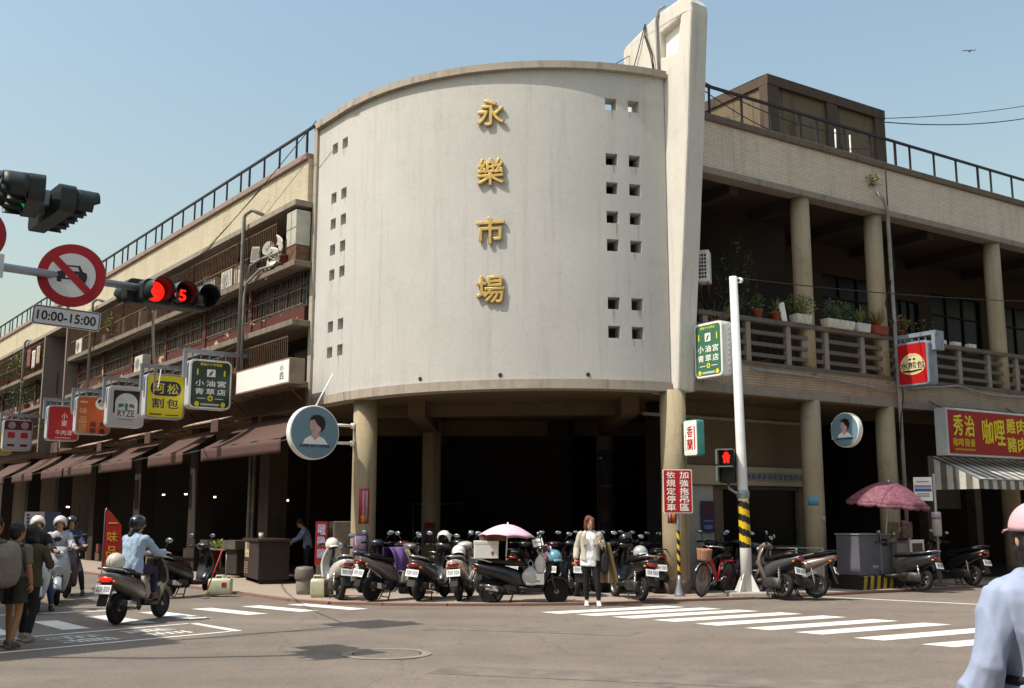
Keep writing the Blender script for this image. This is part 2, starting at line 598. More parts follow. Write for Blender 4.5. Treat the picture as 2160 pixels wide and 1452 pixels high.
# ================================================================== the market building
M_plaster = stained('drum_plaster', '#ccc9c1', '#857d73', .33, True, .38, .9, .25)
M_fin = stained('fin_plaster', '#ddd7ca', '#8d857b', .5, True, .6, .9, .2)
M_conc = stained('concrete', '#9a8f80', '#4e443b', .75, True, 1.2, .92, .35)
M_concd = stained('dark_concrete', '#73675a', '#2e2721', .8, True, 1.4, .92, .4)
M_coping = stained('coping_concrete', '#b3a797', '#5a4d43', .7, True, 2.0, .92, .35)
M_colp = stained('column_plaster', '#b0a081', '#5f513d', .65, True, 1.1, .85, .25)
M_tileL = tiled('cream_tile', '#cfc3a6', '#b3a58a', .24, .055, '#7d6c52', .45)
M_tileR = tiled('buff_tile', '#e0cdb6', '#b8a690', .24, .06, '#7d6c5a', .5)
M_beam = tiled('beam_tile', '#b8a288', '#8d7a64', .24, .06, '#665646', .6)
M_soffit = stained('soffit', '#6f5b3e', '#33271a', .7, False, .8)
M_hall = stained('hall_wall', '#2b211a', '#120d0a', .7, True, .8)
M_black = mat('dark_metal', '#1d1716', .6, .2, .3, 12)
M_rail = mat('rail_paint', '#2a2223', .55, .2, .4, 10)
M_glass = mat('window_glass', '#0f0d0c', .3, 0, .4, 2)
M_glass.node_tree.nodes['Principled BSDF'].inputs['Specular IOR Level'].default_value = .25
M_alu = mat('window_frame', '#6a645d', .6, .2, .4, 5)
M_red = peeling('red_paint', '#5e2a1e', '#b39c7c', .58, 1.5)
M_rust = mat('rusty_bar', '#6e5039', .8, .2, .5, 8)
M_pipe = mat('pvc_pipe', '#8f8a84', .5, 0, .25, 4)
M_gold = mat('gold_leaf', '#c9a862', .42, .45, .25, 20, .1)
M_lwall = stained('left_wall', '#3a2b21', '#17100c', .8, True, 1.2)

base = Vector((0, 24, 0))
MK = thing('market_building', 'two-storey concrete market hall with curved white corner wall and gold characters', 'building', base)
FW = Matrix.Translation(-base)
FL = Matrix.Translation(-base) @ Matrix(((DL.x, NL.x, 0, PL.x), (DL.y, NL.y, 0, PL.y), (0, 0, 1, 0), (0, 0, 0, 1)))
FR = Matrix.Translation(-base) @ Matrix(((DR.x, -NR.x, 0, PR.x), (DR.y, -NR.y, 0, PR.y), (0, 0, 1, 0), (0, 0, 0, 1)))
def W(): return MB()
def Lb(): return MB(1)
def Rb(): return MB(-1)
def part(name, mb, m, fr=None, parent=None, bevel=0):
    """fr: FW / FL / FR for a part of the building; parent given -> sub-part in that part's own space"""
    return mobj(name, mb.mesh(name), m, parent or MK, mx=None if parent else fr, bevel=bevel)
def onF(fr, px, py, o):
    """photo pixel -> (s, z) on the facade plane at offset o"""
    P, D, N = (PL, DL, NL) if fr == 'L' else (PR, DR, NR)
    q = P + N * o; r = ray(px, py)
    k = (q.x * -D.y + D.x * q.y) / (r.x * -D.y + D.x * r.y)
    return (r.x * k - q.x) * D.x + (r.y * k - q.y) * D.y, 1.6 + r.z * k

# ---- curved corner wall
CX, CY, RAD = .9, 28.45, 6.0
FLAT = 2.1
PH0 = -math.asin((CX - (PL.x - DL.x * FLAT)) / RAD)
PH1 = math.asin((3.45 - CX) / RAD)
UEND = FLAT + (PH1 - PH0) * RAD
def upt(u, dd=0.0):
    if u <= FLAT:
        p = PL - DL * u; n = NL
        t = max(0, (u - FLAT + .25) / .25)
    else:
        ph = PH0 + (u - FLAT) / RAD
        n = Vector((math.sin(ph), -math.cos(ph)))
        p = Vector((CX, CY)) + n * RAD
    if abs(u - FLAT) < 1e-6:
        ph = PH0; n = (NL + Vector((math.sin(ph), -math.cos(ph)))).normalized()
        p = Vector((CX, CY)) + Vector((math.sin(ph), -math.cos(ph))) * RAD
    return p + n * dd
def uX(X): return FLAT + (math.asin((X - CX) / RAD) - PH0) * RAD
ZB, ZT = 4.34, 11.5
hs = .135
hz = [10.72, 9.44, 8.78, 8.12, 7.49, 6.2, 5.57]
hu = [.9, 1.42, uX(2.2), uX(2.72)]
us = sorted(set([0, FLAT, UEND] + [round(h + k * hs, 4) for h in hu for k in (-1, 1)] + [round(FLAT + (UEND - FLAT) * i / 44, 4) for i in range(1, 44)]))
us = [u for i, u in enumerate(us) if not any(h - hs + 1e-4 < u < h + hs - 1e-4 for h in hu)]
zs = sorted(set([ZB, ZT] + [round(z + k * hs, 4) for z in hz for k in (-1, 1)]))
TH = .36
dr = W()
def hole(i, j):
    if not (0 <= i < len(us) - 1 and 0 <= j < len(zs) - 1): return None
    uc, zc = (us[i] + us[i + 1]) / 2, (zs[j] + zs[j + 1]) / 2
    return any(abs(uc - h) < hs for h in hu) and any(abs(zc - z) < hs for z in hz)
def dp(i, j, s):
    p = upt(us[i], 0 if s == 0 else -TH); return (p.x, p.y, zs[j])
for i in range(len(us) - 1):
    for j in range(len(zs) - 1):
        if hole(i, j): continue
        for s in (0, 1):
            dr.add([dp(i, j, s), dp(i + 1, j, s), dp(i + 1, j + 1, s), dp(i, j + 1, s)], [(0, 1, 2, 3)], 0, True)
        for (di, dj, a, b) in ((-1, 0, (i, j), (i, j + 1)), (1, 0, (i + 1, j), (i + 1, j + 1)), (0, -1, (i, j), (i + 1, j)), (0, 1, (i, j + 1), (i + 1, j + 1))):
            h = hole(i + di, j + dj)
            if h or h is None:
                dr.add([dp(*a, 0), dp(*b, 0), dp(*b, 1), dp(*a, 1)], [(0, 1, 2, 3)])
drum = part('curved_wall', dr, M_plaster, FW)
md = drum.modifiers.new('split', 'EDGE_SPLIT'); md.split_angle = R(35)
def sweep(d0, d1, z0, z1, ua=0, ub=UEND, n=60):
    b = W(); uu = [u for u in [ua + (ub - ua) * i / n for i in range(n + 1)]]
    uu = sorted(uu + ([FLAT] if ua < FLAT < ub else []))
    vs = []
    for u in uu:
        a, c = upt(u, d0), upt(u, d1)
        vs += [(a.x, a.y, z0), (c.x, c.y, z0), (c.x, c.y, z1), (a.x, a.y, z1)]
    fs = []
    for i in range(len(uu) - 1):
        for k in range(4):
            fs.append((i * 4 + k, i * 4 + (k + 1) % 4, i * 4 + 4 + (k + 1) % 4, i * 4 + 4 + k))
    m = len(vs)
    fs += [(0, 1, 2, 3), (m - 4, m - 3, m - 2, m - 1)]
    return b.add(vs, fs)
part('wall_coping', sweep(-.46, .12, 11.48, 11.64), M_coping, FW)
part('wall_base_band', sweep(-.4, .045, 4.33, 4.53), M_coping, FW)
ed = Lb(); ed.fb(-.02, .17, -.36, .07, 4.335, 11.645)
part('wall_edge', ed, M_coping, FL, bevel=.015)
for px, py in ((886, 812), (1056, 798), (1241, 800)):
    X = {886: -2.01, 1056: -.25, 1241: 1.62}[px]
    p = upt(uX(X), .0); n = (p - Vector((CX, CY))).normalized()
    b = W(); q = p + n * .012; r_ = p - n * .03
    b.tube([(r_.x, r_.y, 4.63), (q.x, q.y, 4.63)], .045, 12)
    part('drain_hole', b, mat('drain', '#3a302a', .9), FW)
# rain stains under the square openings
r_s = random.Random(4)
M_streak = mat('rain_stain', '#b3aa9c', .95, 0, .3, 9)
for h in hu:
    for z in hz:
        for k in range(r_s.choice((0, 0, 1, 1, 2))):
            uu = h + r_s.uniform(-.11, .11); L = r_s.uniform(.12, .42); w0 = r_s.uniform(.012, .03)
            b = W(); pts = []
            for du, zz in ((-w0, z - hs), (w0, z - hs), (w0 * .3, z - hs - L), (-w0 * .3, z - hs - L)):
                q_ = upt(uu + du, .003); pts.append((q_.x, q_.y, zz))
            b.add(pts, [(0, 1, 2, 3)]); part('rain_stain', b, M_streak, FW)
# gold characters 永樂市場
for ch, z in (('永', 10.51), ('樂', 9.14), ('市', 7.81), ('場', 6.49)):
    me = text_mesh(ch, .7, .04, .006, bevel=.014)
    xs = [v.co.x for v in me.vertices]; zz = [v.co.z for v in me.vertices]
    me.transform(Matrix.Diagonal((.64 / (max(xs) - min(xs)), 1, .62 / (max(zz) - min(zz)), 1)) @ Matrix.Translation((-(max(xs) + min(xs)) / 2, 0, -(max(zz) + min(zz)) / 2)))
    u = uX(-.46); p = upt(u, .045); ph = PH0 + (u - FLAT) / RAD
    o = mobj('gold_character', me, M_gold, drum)
    o.matrix_basis = Matrix.Translation((p.x, p.y, z)) @ Matrix.Rotation(ph, 4, 'Z')
    o['label'] = 'raised gold Chinese character ' + {'永': 'first from the top', '樂': 'second from the top', '市': 'third from the top', '場': 'lowest of the four'}[ch]

# ---- tall fin at the right end of the curved wall
Q = Vector((3.47, 23.03))
FF = Matrix.Translation(-base) @ Matrix(((DL.x, NL.x, 0, Q.x), (DL.y, NL.y, 0, Q.y), (0, 0, 1, 0), (0, 0, 0, 1)))
fin = Lb()
outer = [(-.20, 4.34), (-.30, 5.94), (-.44, 7.37), (-.60, 9.17), (-.69, 10.15), (-.80, 11.71), (-.90, 12.85), (-.88, 13.05), (-.78, 13.2), (-.62, 13.26), (.19, 13.14), (1.3, 12.74), (1.35, 12.6), (1.35, 10.0), (.7, 4.34)]
inner = [(.08, 12.62), (-.55, 12.80), (-.40, 12.02), (.09, 12.02)]
fin.prism([outer, inner], 0.0, -.55, 'y')
part('fin', fin, M_fin, FF, bevel=.05)
b = Lb(); b.prism([inner], -.16, -.2, 'y')
part('fin_panel', b, mat('white_panel', '#f2efe6', .7), FF)
# lead-in cables on the fin
b = Lb()
b.tube([(.12, .04, 11.6), (.15, .05, 12.3), (.16, .05, 13.0), (.10, .02, 13.22), (-.05, -.05, 13.28)], .028, 8)
part('conduit', b, M_pipe, FF)
b = Lb()
b.tube([(.25, .06, 11.7), (.3, .07, 12.2), (.5, .06, 12.7), (.55, .02, 13.05)], .014, 6)
b.tube([(.28, .05, 11.7), (.36, .06, 12.2), (.55, .06, 12.75), (.56, .02, 13.05), (.75, .05, 12.5), (1.1, .05, 11.75)], .012, 6)
part('cable', b, M_black, FF)

# ---- big slabs
def plan(dd, lo, ro, s1=46, s2=40):
    pts = [upt(u, dd) for u in [UEND * i / 40 for i in range(41)]]
    pts += [RP(.2, ro), RP(s2, ro), Vector((25, 75)), LP(s1, lo)]
    pts += [LP(.05, lo)]
    return [(p.x, p.y) for p in pts]
b = W(); b.prism([plan(-.1, -.05, -.12)], 4.352, 4.8, 'z')
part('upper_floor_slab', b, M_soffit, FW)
b = W(); b.prism([plan(-.37, -.02, -.15)], 9.98, 10.2, 'z')
part('roof_slab', b, M_concd, FW)
b = W()
for a, c in ((LP(46, 0), Vector((25, 75))), (Vector((25, 75)), RP(40, 0))):
    n = (c - a).normalized(); n = Vector((-n.y, n.x)) * .3
    b.hexa([(a.x, a.y, 0), (c.x, c.y, 0), (c.x + n.x, c.y + n.y, 0), (a.x + n.x, a.y + n.y, 0), (a.x, a.y, 10.7), (c.x, c.y, 10.7), (c.x + n.x, c.y + n.y, 10.7), (a.x + n.x, a.y + n.y, 10.7)])
part('rear_wall', b, M_conc, FW)
# dark market hall inside
b = W()
b.hexa([(-9, 37.5, 0), (9, 37.5, 0), (9, 37.8, 0), (-9, 37.8, 0), (-9, 37.5, 4.36), (9, 37.5, 4.36), (9, 37.8, 4.36), (-9, 37.8, 4.36)])
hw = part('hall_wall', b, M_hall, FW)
b = W(); b.box(-3.2, -.4, 37.3, 37.48, 2.5, 4.2); b.box(.5, 4.5, 37.3, 37.48, 2.6, 4.25)
part('hall_board', b, mat('hall_sign_board', '#4a3424', .7, 0, .5, 3), FW)
# interior of the drum: room behind the square openings
b = W(); b.hexa([(-6.2, 29.2, 4.8), (7, 26.6, 4.8), (7, 26.9, 4.8), (-6.2, 29.5, 4.8), (-6.2, 29.2, 10), (7, 26.6, 10), (7, 26.9, 10), (-6.2, 29.5, 10)])
part('room_wall', b, mat('room_paint', '#3a2f28', .9, 0, .3, 1), FW)
# transverse soffit beams
b = W()
b.hexa([(-3.9, 26.2, 4.08), (5.2, 25.3, 4.08), (5.2, 25.65, 4.08), (-3.9, 26.55, 4.08), (-3.9, 26.2, 4.36), (5.2, 25.3, 4.36), (5.2, 25.65, 4.36), (-3.9, 26.55, 4.36)])
b.hexa([(-5, 30.3, 3.95), (8, 30.9, 3.95), (8, 31.3, 3.95), (-5, 30.7, 3.95), (-5, 30.3, 4.36), (8, 30.9, 4.36), (8, 31.3, 4.36), (-5, 30.7, 4.36)])
b.hexa([(2.5, 24.2, 3.98), (2.9, 24.2, 3.98), (2.9, 37, 3.98), (2.5, 37, 3.98), (2.5, 24.2, 4.355), (2.9, 24.2, 4.355), (2.9, 37, 4.355), (2.5, 37, 4.355)])
b.hexa([(-2.45, 25.0, 3.98), (-2.05, 25.0, 3.98), (-2.05, 37, 3.98), (-2.45, 37, 3.98), (-2.45, 25.0, 4.355), (-2.05, 25.0, 4.355), (-2.05, 37, 4.355), (-2.45, 37, 4.355)])
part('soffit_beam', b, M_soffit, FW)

# ---- columns
def column(p, r, z0, z1, label=None, plinth=True, m=None):
    b = W(); n = 24
    prof = [(r, z0), (r * 1.0, z0 + (z1 - z0) * .3), (r * .99, z0 + (z1 - z0) * .6), (r * .985, z1)]
    b.lathe(prof, n, c=(p[0], p[1], 0))
    o = part('column', b, m or M_colp, FW)
    if label: o['label'] = label
    if plinth:
        b = W(); b.lathe([(r + .012, z0), (r + .012, z0 + .26), (r, z0 + .28)], n, c=(p[0] - base.x, p[1] - base.y, 0))
        q = mobj('plinth', b.mesh('plinth'), M_concd, o); q.matrix_basis = Matrix.Translation(base)
    return o
COL_A, COL_B, COL_C, COL_D = (-3.42, 24.86), (-2.25, 30.0), (2.7, 31.0), (3.5, 23.16)
column(COL_A, .285, PZ, 4.36, 'round plaster column under the left end of the curved wall')
column(COL_B, .265, PZ, 4.36, 'dim inner column left of the hall')
column(COL_C, .265, PZ, 4.36, 'dim inner column wrapped in blue posters')
column(COL_D, .285, PZ, 4.36, 'round plaster column below the fin')
for s in (4.22, 6.98, 9.6, 12.2, 15, 18, 21, 25, 29):
    if s != 9.6: p = RP(s, -.18); column(p, .245, PZ, 4.4)
for s in (4.22, 6.98, 12.2, 15, 18, 21, 25, 29):
    p = RP(s, -.22); column(p, .235, 5.0, 9.5, plinth=False)

# ---- right-hand facade
b = Rb(); b.fb(.3, 40, -.2, 0, 9.55, 10.72); part('parapet', b, M_tileR, FR)
b = Rb(); b.fb(.3, 40, -.28, .07, 10.7, 10.87); part('parapet_coping', b, M_concd, FR, bevel=.02)
b = Rb(); b.fb(.3, 40, -.34, .06, 9.41, 9.565); part('parapet_ledge', b, M_conc, FR, bevel=.015)
b = Rb(); b.fb(.3, 40, -.36, -.004, 4.56, 5.08); part('beam', b, M_beam, FR)
b = Rb(); b.fb(.3, 40, -.38, .05, 4.38, 4.57); part('beam_ledge', b, M_conc, FR, bevel=.012)
b = Rb(); b.fb(.3, 40, -3.2, -.1, 9.47, 9.57)
for s in (2.1, 4.22, 6.98, 9.6, 12.2, 15): b.fb(s - .14, s + .14, -3.2, -.34, 9.2, 9.465)
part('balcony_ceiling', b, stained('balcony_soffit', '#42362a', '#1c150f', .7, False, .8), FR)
# balustrade: posts and rails
b = Rb(); b.fb(.5, 40, -.16, .03, 6.1, 6.21); bal = part('balustrade_top', b, M_concd, FR, bevel=.012)
for z in (5.83, 5.56, 5.3):
    b = Rb(); b.fb(.5, 40, -.11, -.03, z, z + .09); part('balustrade_rail', b, M_concd, FR)
b = Rb(); b.fb(.5, 40, -.16, .02, 5.08, 5.17); part('balustrade_foot', b, M_concd, FR)
pm = Rb(); pm.fb(-.07, .07, -.13, -.01, 5.17, 6.1); pme = pm.mesh('balustrade_post')
for k in range(24):
    o = mobj('balustrade_post', pme, M_conc, MK)
    o.matrix_basis = FR @ Matrix.Translation((.75 + k * 1.33, 0, 0))
for s0, w in ((3.9, .3), (7.9, .35), (12.6, .3)):
    b = Rb(); b.fb(s0, s0 + w, -.14, -.06, 5.38, 5.6); b.fb(s0 + .02, s0 + w, -.12, -.05, 5.64, 5.86); part('balustrade_infill', b, M_conc, FR)
# balcony back wall with dark windows
holes = [(.9, 3.2, 6.9, 8.7), (5.2, 6.6, 5.0, 8.2), (8.2, 10.6, 6.8, 8.6), (11.4, 12.6, 5.0, 8.2), (13.2, 15.8, 6.8, 8.6), (17, 19.5, 6.8, 8.6)]
b = Rb()
loops = [[(.2, 4.8), (40, 4.8), (40, 9.5), (.2, 9.5)]] + [[(a, z0 + (.02 if z0 < 5.1 else 0)), (c, z0 + (.02 if z0 < 5.1 else 0)), (c, z1), (a, z1)] for a, c, z0, z1 in holes]
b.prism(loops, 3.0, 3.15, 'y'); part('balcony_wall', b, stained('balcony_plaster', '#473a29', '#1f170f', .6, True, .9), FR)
for a, c, z0, z1 in holes:
    b = Rb(); b.fb(a, c, -3.13, -3.1, z0, z1)
    pn = part('window_pane', b, M_glass, FR)
    b = Rb()
    for k in range(4):
        x = a + (c - a) * k / 3; b.fb(x - .025, x + .025, -3.1, -3.05, z0, z1)
    b.fb(a, c, -3.1, -3.05, z0 + (z1 - z0) * .62, z0 + (z1 - z0) * .62 + .05)
    part('window_frame', b, M_black, parent=pn)
# ground floor shop front behind the first bay
(s0, zt), (s1, zb) = onF('R', 1524, 1052, -1.6), onF('R', 1688, 1140, -1.6)
wa = [s0, s1, .95, 2.36]
b = Rb(); b.prism([[(.95, 0.05), (5.75, .05), (5.75, 4.37), (.95, 4.37)], [(wa[0], wa[2]), (wa[1], wa[2]), (wa[1], wa[3]), (wa[0], wa[3])]], 1.6, 1.75, 'y')
sf = part('shop_wall', b, stained('shop_plaster', '#74614a', '#43342a', .4, True, .9), FR)
b = Rb(); b.fb(wa[0], wa[1], -1.72, -1.69, wa[2], wa[3]); part('shop_window', b, M_glass, FR)
b = Rb()
for x in (wa[0], wa[0] + .75, wa[1] - .04): b.fb(x, x + .04, -1.69, -1.63, wa[2], wa[3])
b.fb(wa[0], wa[1], -1.69, -1.63, wa[3] - .05, wa[3]); b.fb(wa[0], wa[1], -1.66, -1.5, wa[2] - .06, wa[2])
part('shop_window_frame', b, M_alu, FR)
b = Rb(); b.fb(1.3, 5.7, -1.6, -1.45, 2.4, 2.85); part('shop_fascia', b, stained('fascia_plaster', '#b5a68d', '#75654f', .4, True, 1), FR, bevel=.01)
b = Rb(); b.fb(.97, 2.3, -1.6, -1.56, .05, 2.38); part('white_wall_panel', b, stained('white_wall', '#b8b2a6', '#7a7268', .4, True, 1), FR)
b = Rb(); b.fb(.2, 5.7, -1.6, -1.52, 3.95, 4.02); part('soffit_pipe', b, M_pipe, FR)
# inner walls of the right arcade
b = Rb(); b.fb(.955, 1.08, -2.4, -1.75, .05, 4.36); b.fb(5.76, 5.9, -7, -1.6, .05, 4.36); b.fb(5.7, 40, -7.2, -7, .05, 4.36)
b.fb(9.5, 9.7, -7, -2.4, .05, 4.36); b.fb(9.5, 30, -2.6, -2.4, 2.7, 4.36)
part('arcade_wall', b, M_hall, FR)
b = Rb(); b.fb(10.2, 13.4, -2.62, -2.55, 1.9, 2.7); b.fb(11.3, 11.75, -2.5, -2.2, .05, 2.7); b.fb(13.6, 13.9, -2.5, -2.2, .05, 2.7)
part('stall_front', b, mat('stall_board', '#5f5648', .7, 0, .4, 2), FR)
# drain pipe and cables down the right columns
b = Rb()
s7 = onF('R', 1868, 430, .12)[0]
b.tube([(s7 - .35, -.12, 9.95), (s7 - .18, -.2, 9.75), (s7, -.16, 9.5), (s7 + .02, -.16, 7), (s7 + .05, -.16, 5.0), (s7 + .05, -.16, .1)], .05, 10)
part('drain_pipe', b, M_pipe, FR)
b = Rb()
b.tube([(s7 + .12, -.09, 10.8), (s7 + .12, -.09, 9.6), (s7 + .1, -.2, 8), (s7 - .25, -.12, 7), (s7 + .1, -.2, 6.3), (s7 + .14, -.2, 4.6), (s7 + .02, -.2, 4.2), (s7 - .1, -.2, 3.4)], .016, 6)
part('cable', b, M_black, FR)
b = Rb()
a = onF('R', 1585, 778, .08); c = onF('R', 1750, 800, .08); e = onF('R', 1893, 828, .08)
b.tube([(a[0], -.08, a[1]), (c[0], -.08, c[1]), (e[0], -.08, e[1]), (e[0] + .1, -.08, e[1] - .15)], .03, 8)
a = onF('R', 1915, 822, .08); c = onF('R', 2020, 814, .08); e = onF('R', 2090, 835, .08); f = onF('R', 2160, 838, .08)
b.tube([(q[0], -.08, q[1]) for q in (a, c, e, f)] + [(20, -.08, f[1])], .028, 8)
part('conduit', b, M_pipe, FR)

# ---- roof railings
def railing(fr, smax, os, o0, lab):
    b = MB(os); b.fb(.1, smax, o0 - .03, o0 + .03, 11.56, 11.62)
    r = part('roof_railing', b, M_rail, fr); r['label'] = lab
    pmm = MB(os); pmm.fb(-.022, .022, o0 - .022, o0 + .022, 10.87, 11.56); me1 = pmm.mesh('railing_post')
    k = 0; s = .5
    while s < smax:
        o = mobj('railing_post', me1, M_rail, r, (s, 0, 0))
        if k % 4 == 0: o.scale = (1.5, 1, 1)
        s += (.62, 1.05, 1.0, 1.02)[k % 4]; k += 1
railing(FL, 45.5, 1, .1, 'dark roof railing along the left-hand street')
railing(FR, 39.5, -1, -.06, 'dark roof railing along the right-hand street')

# ---- concrete stair head on the roof
M_shed = stained('shed_plaster', '#75674f', '#241b14', 1.0, True, 1.6, grime='#2c221a')
SO = -1.45
h0, hzt = onF('R', 1617, 155, SO); h1 = onF('R', 1865, 230, SO)[0]
b = Rb(); b.fb(h0 + .06, h1 - .06, SO - 3.9, SO - .1, 10.2, hzt - .1); sh = part('stair_head', b, M_shed, FR)
b = Rb()
hm_ = h0 + (h1 - h0) * .53
for s in (h0, hm_ - .2, h1 - .42): b.fb(s, s + .42, SO - .3, SO, 10.2, hzt - .28)
b.fb(h0, h1, SO - .32, SO + .02, hzt - .28, hzt); b.fb(h0, h0 + .3, SO - 4, SO - .32, hzt - .28, hzt); b.fb(h0, h0 + .28, SO - 4, SO - 3.5, 10.2, hzt - .28)
b.fb(h0, h1, SO - .25, SO - .02, 10.2, 11.0)
b.fb(h0 - .2, h1 + 1.0, SO - .1, SO + .75, 11.05, 11.2)
part('stair_head_frame', b, stained('stair_head_concrete', '#57493c', '#1f1812', .9, True, 1.8), FR, bevel=.01)
b = Rb()
for s, z in ((6.9, 12.1), (7.5, 12.05)): b.tube([(s, 1.2, 10.87), (s, 1.2, z)], .025, 6)
b.tube([(6.7, 1.2, 11.2), (6.95, 1.2, 11.22)], .02, 6)
part('aerial_pole', b, mat('white_pole', '#d9d5cc', .5), FR)

# ---- left-hand facade
b = Lb(); b.fb(.16, 46, 0, .2, 9.56, 10.72); part('parapet', b, M_tileL, FL)
b = Lb(); b.fb(.16, 46, -.08, .28, 10.7, 10.87); part('parapet_coping', b, stained('red_coping', '#9b8579', '#4a3a33', .7, True, 2), FL, bevel=.02)
b = Lb(); b.fb(.1, 46, -.6, .56, 9.42, 9.575); part('cornice', b, M_conc, FL, bevel=.015)
M_slab = stained('slab_concrete', '#837666', '#2f261f', .95, True, 2.2, grime='#4a3c30')
def slab(z, s0, s1, o1=.56):
    b = Lb(); b.fb(s0, s1, -.7, o1, z - .15, z); return part('balcony_slab', b, M_slab, FL, bevel=.015)
for z in (8.0, 6.49, 4.95):
    slab(z, .06, 20.9); slab(z, 24.6, 46)
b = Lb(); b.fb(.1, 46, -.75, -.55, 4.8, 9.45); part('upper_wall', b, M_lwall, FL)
b = Lb(); b.fb(.1, 46, -.7, .12, 4.36, 4.79); part('fascia_beam', b, stained('brown_fascia', '#6a5542', '#2b2019', .8, True, 1.3), FL)
for s in (20.9, 24.45):
    b = Lb(); b.fb(s, s + .16, -.7, .62, 4.4, 9.42); part('party_wall', b, stained('party_wall_paint', '#8a7c70', '#4a3d36', .6, True, 1), FL)
# windows of the middle level, with peeling red spandrels
for k in range(12):
    s0 = .35 + k * 3.42 + (3.6 if k >= 6 else 0)
    s1 = s0 + 3.2
    b = Lb(); b.fb(s0, s1, -.5, .1, 6.49, 6.92); part('red_spandrel', b, M_red, FL)
    b = Lb(); b.fb(s0 + 3.2, s0 + 3.42, -.5, .14, 6.49, 7.85); part('red_pier', b, M_red, FL)
    fr_ = Lb()
    for i in range(9): x = s0 + 3.2 * i / 8; fr_.fb(x - .02, x + .02, -.03, .05, 6.92, 7.85)
    fr_.fb(s0, s1, -.03, .05, 6.92, 6.97); fr_.fb(s0, s1, -.03, .05, 7.5, 7.54); fr_.fb(s0, s1, -.03, .05, 7.8, 7.85)
    wdw = part('window', fr_, M_alu, FL)
    if k < 6:
        pm = Lb(); pm.fb(.02, .38, -.006, .006, 6.97, 7.5); pme_ = pm.mesh('pane')
        for i in range(8):
            o = mobj('pane', pme_, M_glass, wdw, (s0 + .4 * i, (.0, .015)[i % 2], 0))
            if rnd.random() < .15: o.location.y += .03
    else:
        pm = Lb(); pm.fb(s0, s1, -.006, .006, 6.97, 7.5); mobj('pane', pm.mesh('pane'), M_glass, wdw)
    b = Lb(); b.fb(s0, s1, -.02, .02, 7.54, 7.8); mobj('transom_pane', b.mesh('transom_pane'), M_glass, wdw)
# security grilles on the upper and lower level
def grille(s0, s1, z0, z1, o=.5, m=M_rust, step=.115):
    b = Lb()
    x = s0
    while x < s1:
        b.fb(x - .009, x + .009, o - .009, o + .009, z0, z1); x += step
    for z in (z0 + .04, (z0 + z1) / 2, z1 - .03): b.fb(s0, s1, o - .014, o + .014, z - .014, z + .014)
    return part('security_grille', b, m, FL)
for k in range(6):
    s0 = .4 + k * 3.42
    grille(s0 + (.9 if k == 0 else 0), s0 + 3.3, 8.0, 9.22, .5)
    grille(s0, s0 + 3.3, 4.95, 6.12, .5)
    b = Lb(); b.fb(s0 + .3, s0 + 2.9, -.55, -.5, 8.35, 9.2); part('dark_window', b, M_glass, FL)
    b = Lb(); b.fb(s0 + .2, s0 + 1.7, -.55, -.5, 5.2, 6.1); part('dark_window', b, M_glass, FL)
    b = Lb(); b.fb(s0, s0 + 3.4, -.54, -.42, 8.0, 8.32); part('red_spandrel', b, M_red, FL)
    b = Lb()
    for i in range(5): x = s0 + .3 + 2.6 * i / 4; b.fb(x - .02, x + .02, -.5, -.46, 8.35, 9.2)
    b.fb(s0 + .28, s0 + 2.92, -.498, -.455, 8.33, 8.38); b.fb(s0 + .28, s0 + 2.92, -.498, -.455, 9.17, 9.22)
    part('window_frame', b, M_alu, FL)
for k in range(6):
    s0 = .4 + k * 3.42
    grille(s0, s0 + 3.1, 6.94, 7.83, .12, mat('rusty_bar_pale', '#7d6652', .8, .2, .5, 8), .16)
for k in range(5):
    s0 = 24.9 + k * 3.9
    grille(s0, s0 + 3.6, 8.0, 9.3, .5, step=.2); grille(s0, s0 + 3.6, 4.95, 6.2, .5, step=.2)
# drain pipes with hooked tops
for s, z0, z1 in ((3.05, 5.45, 9.72), (17.3, 6.0, 9.62), (28.0, 5.4, 9.5)):
    b = Lb(); b.tube([(s, .68, z0), (s, .68, z1), (s - .05, .66, z1 + .1), (s - .35, .6, z1 + .16), (s - .42, .5, z1 + .1), (s - .42, .3, z1 + .05)], .055, 10)
    part('drain_pipe', b, M_pipe, FL)
b = Lb()
b.tube([(1.2, .58, 8.05), (2.0, .6, 8.1), (2.75, .66, 7.85), (2.85, .67, 7.5), (2.85, .68, 5.2)], .035, 8)
b.tube([(.9, .57, 8.35), (2.1, .6, 8.38), (2.6, .64, 8.3), (2.75, .66, 7.9)], .03, 8)
part('drain_pipe', b, M_pipe, FL)
# ground floor: square pillars and the back of the arcade
for k, s in enumerate((3.1, 8.3, 13.6, 18.9, 24.2, 29.5, 35, 41)):
    b = Lb(); b.fb(s - .32, s + .32, -.75, -.2, PZ, 4.37); part('pillar', b, stained('pillar_tone%d' % k, '#4a3d2c' if k == 0 else '#2c231b', '#17110d', .8, True, 1.2), FL, bevel=.02)  # arcade shade put into the colour: pillars beyond the first are darker
b = Lb(); b.tube([(3.75, -.1, PZ), (3.75, -.1, 4.4)], .06, 10); b.tube([(3.55, -.12, PZ), (3.55, -.12, 4.4)], .045, 10)
part('drain_pipe', b, mat('grimy_pipe', '#6a625b', .6, 0, .4, 3), FL)
b = Lb(); b.fb(-1, 46, -7.6, -7.4, 0, 4.36); b.fb(46, 46.2, -7.6, 0, 0, 4.4); b.fb(6.0, 6.2, -7.4, -3.0, 0, 4.36)
part('arcade_wall', b, M_hall, FL)
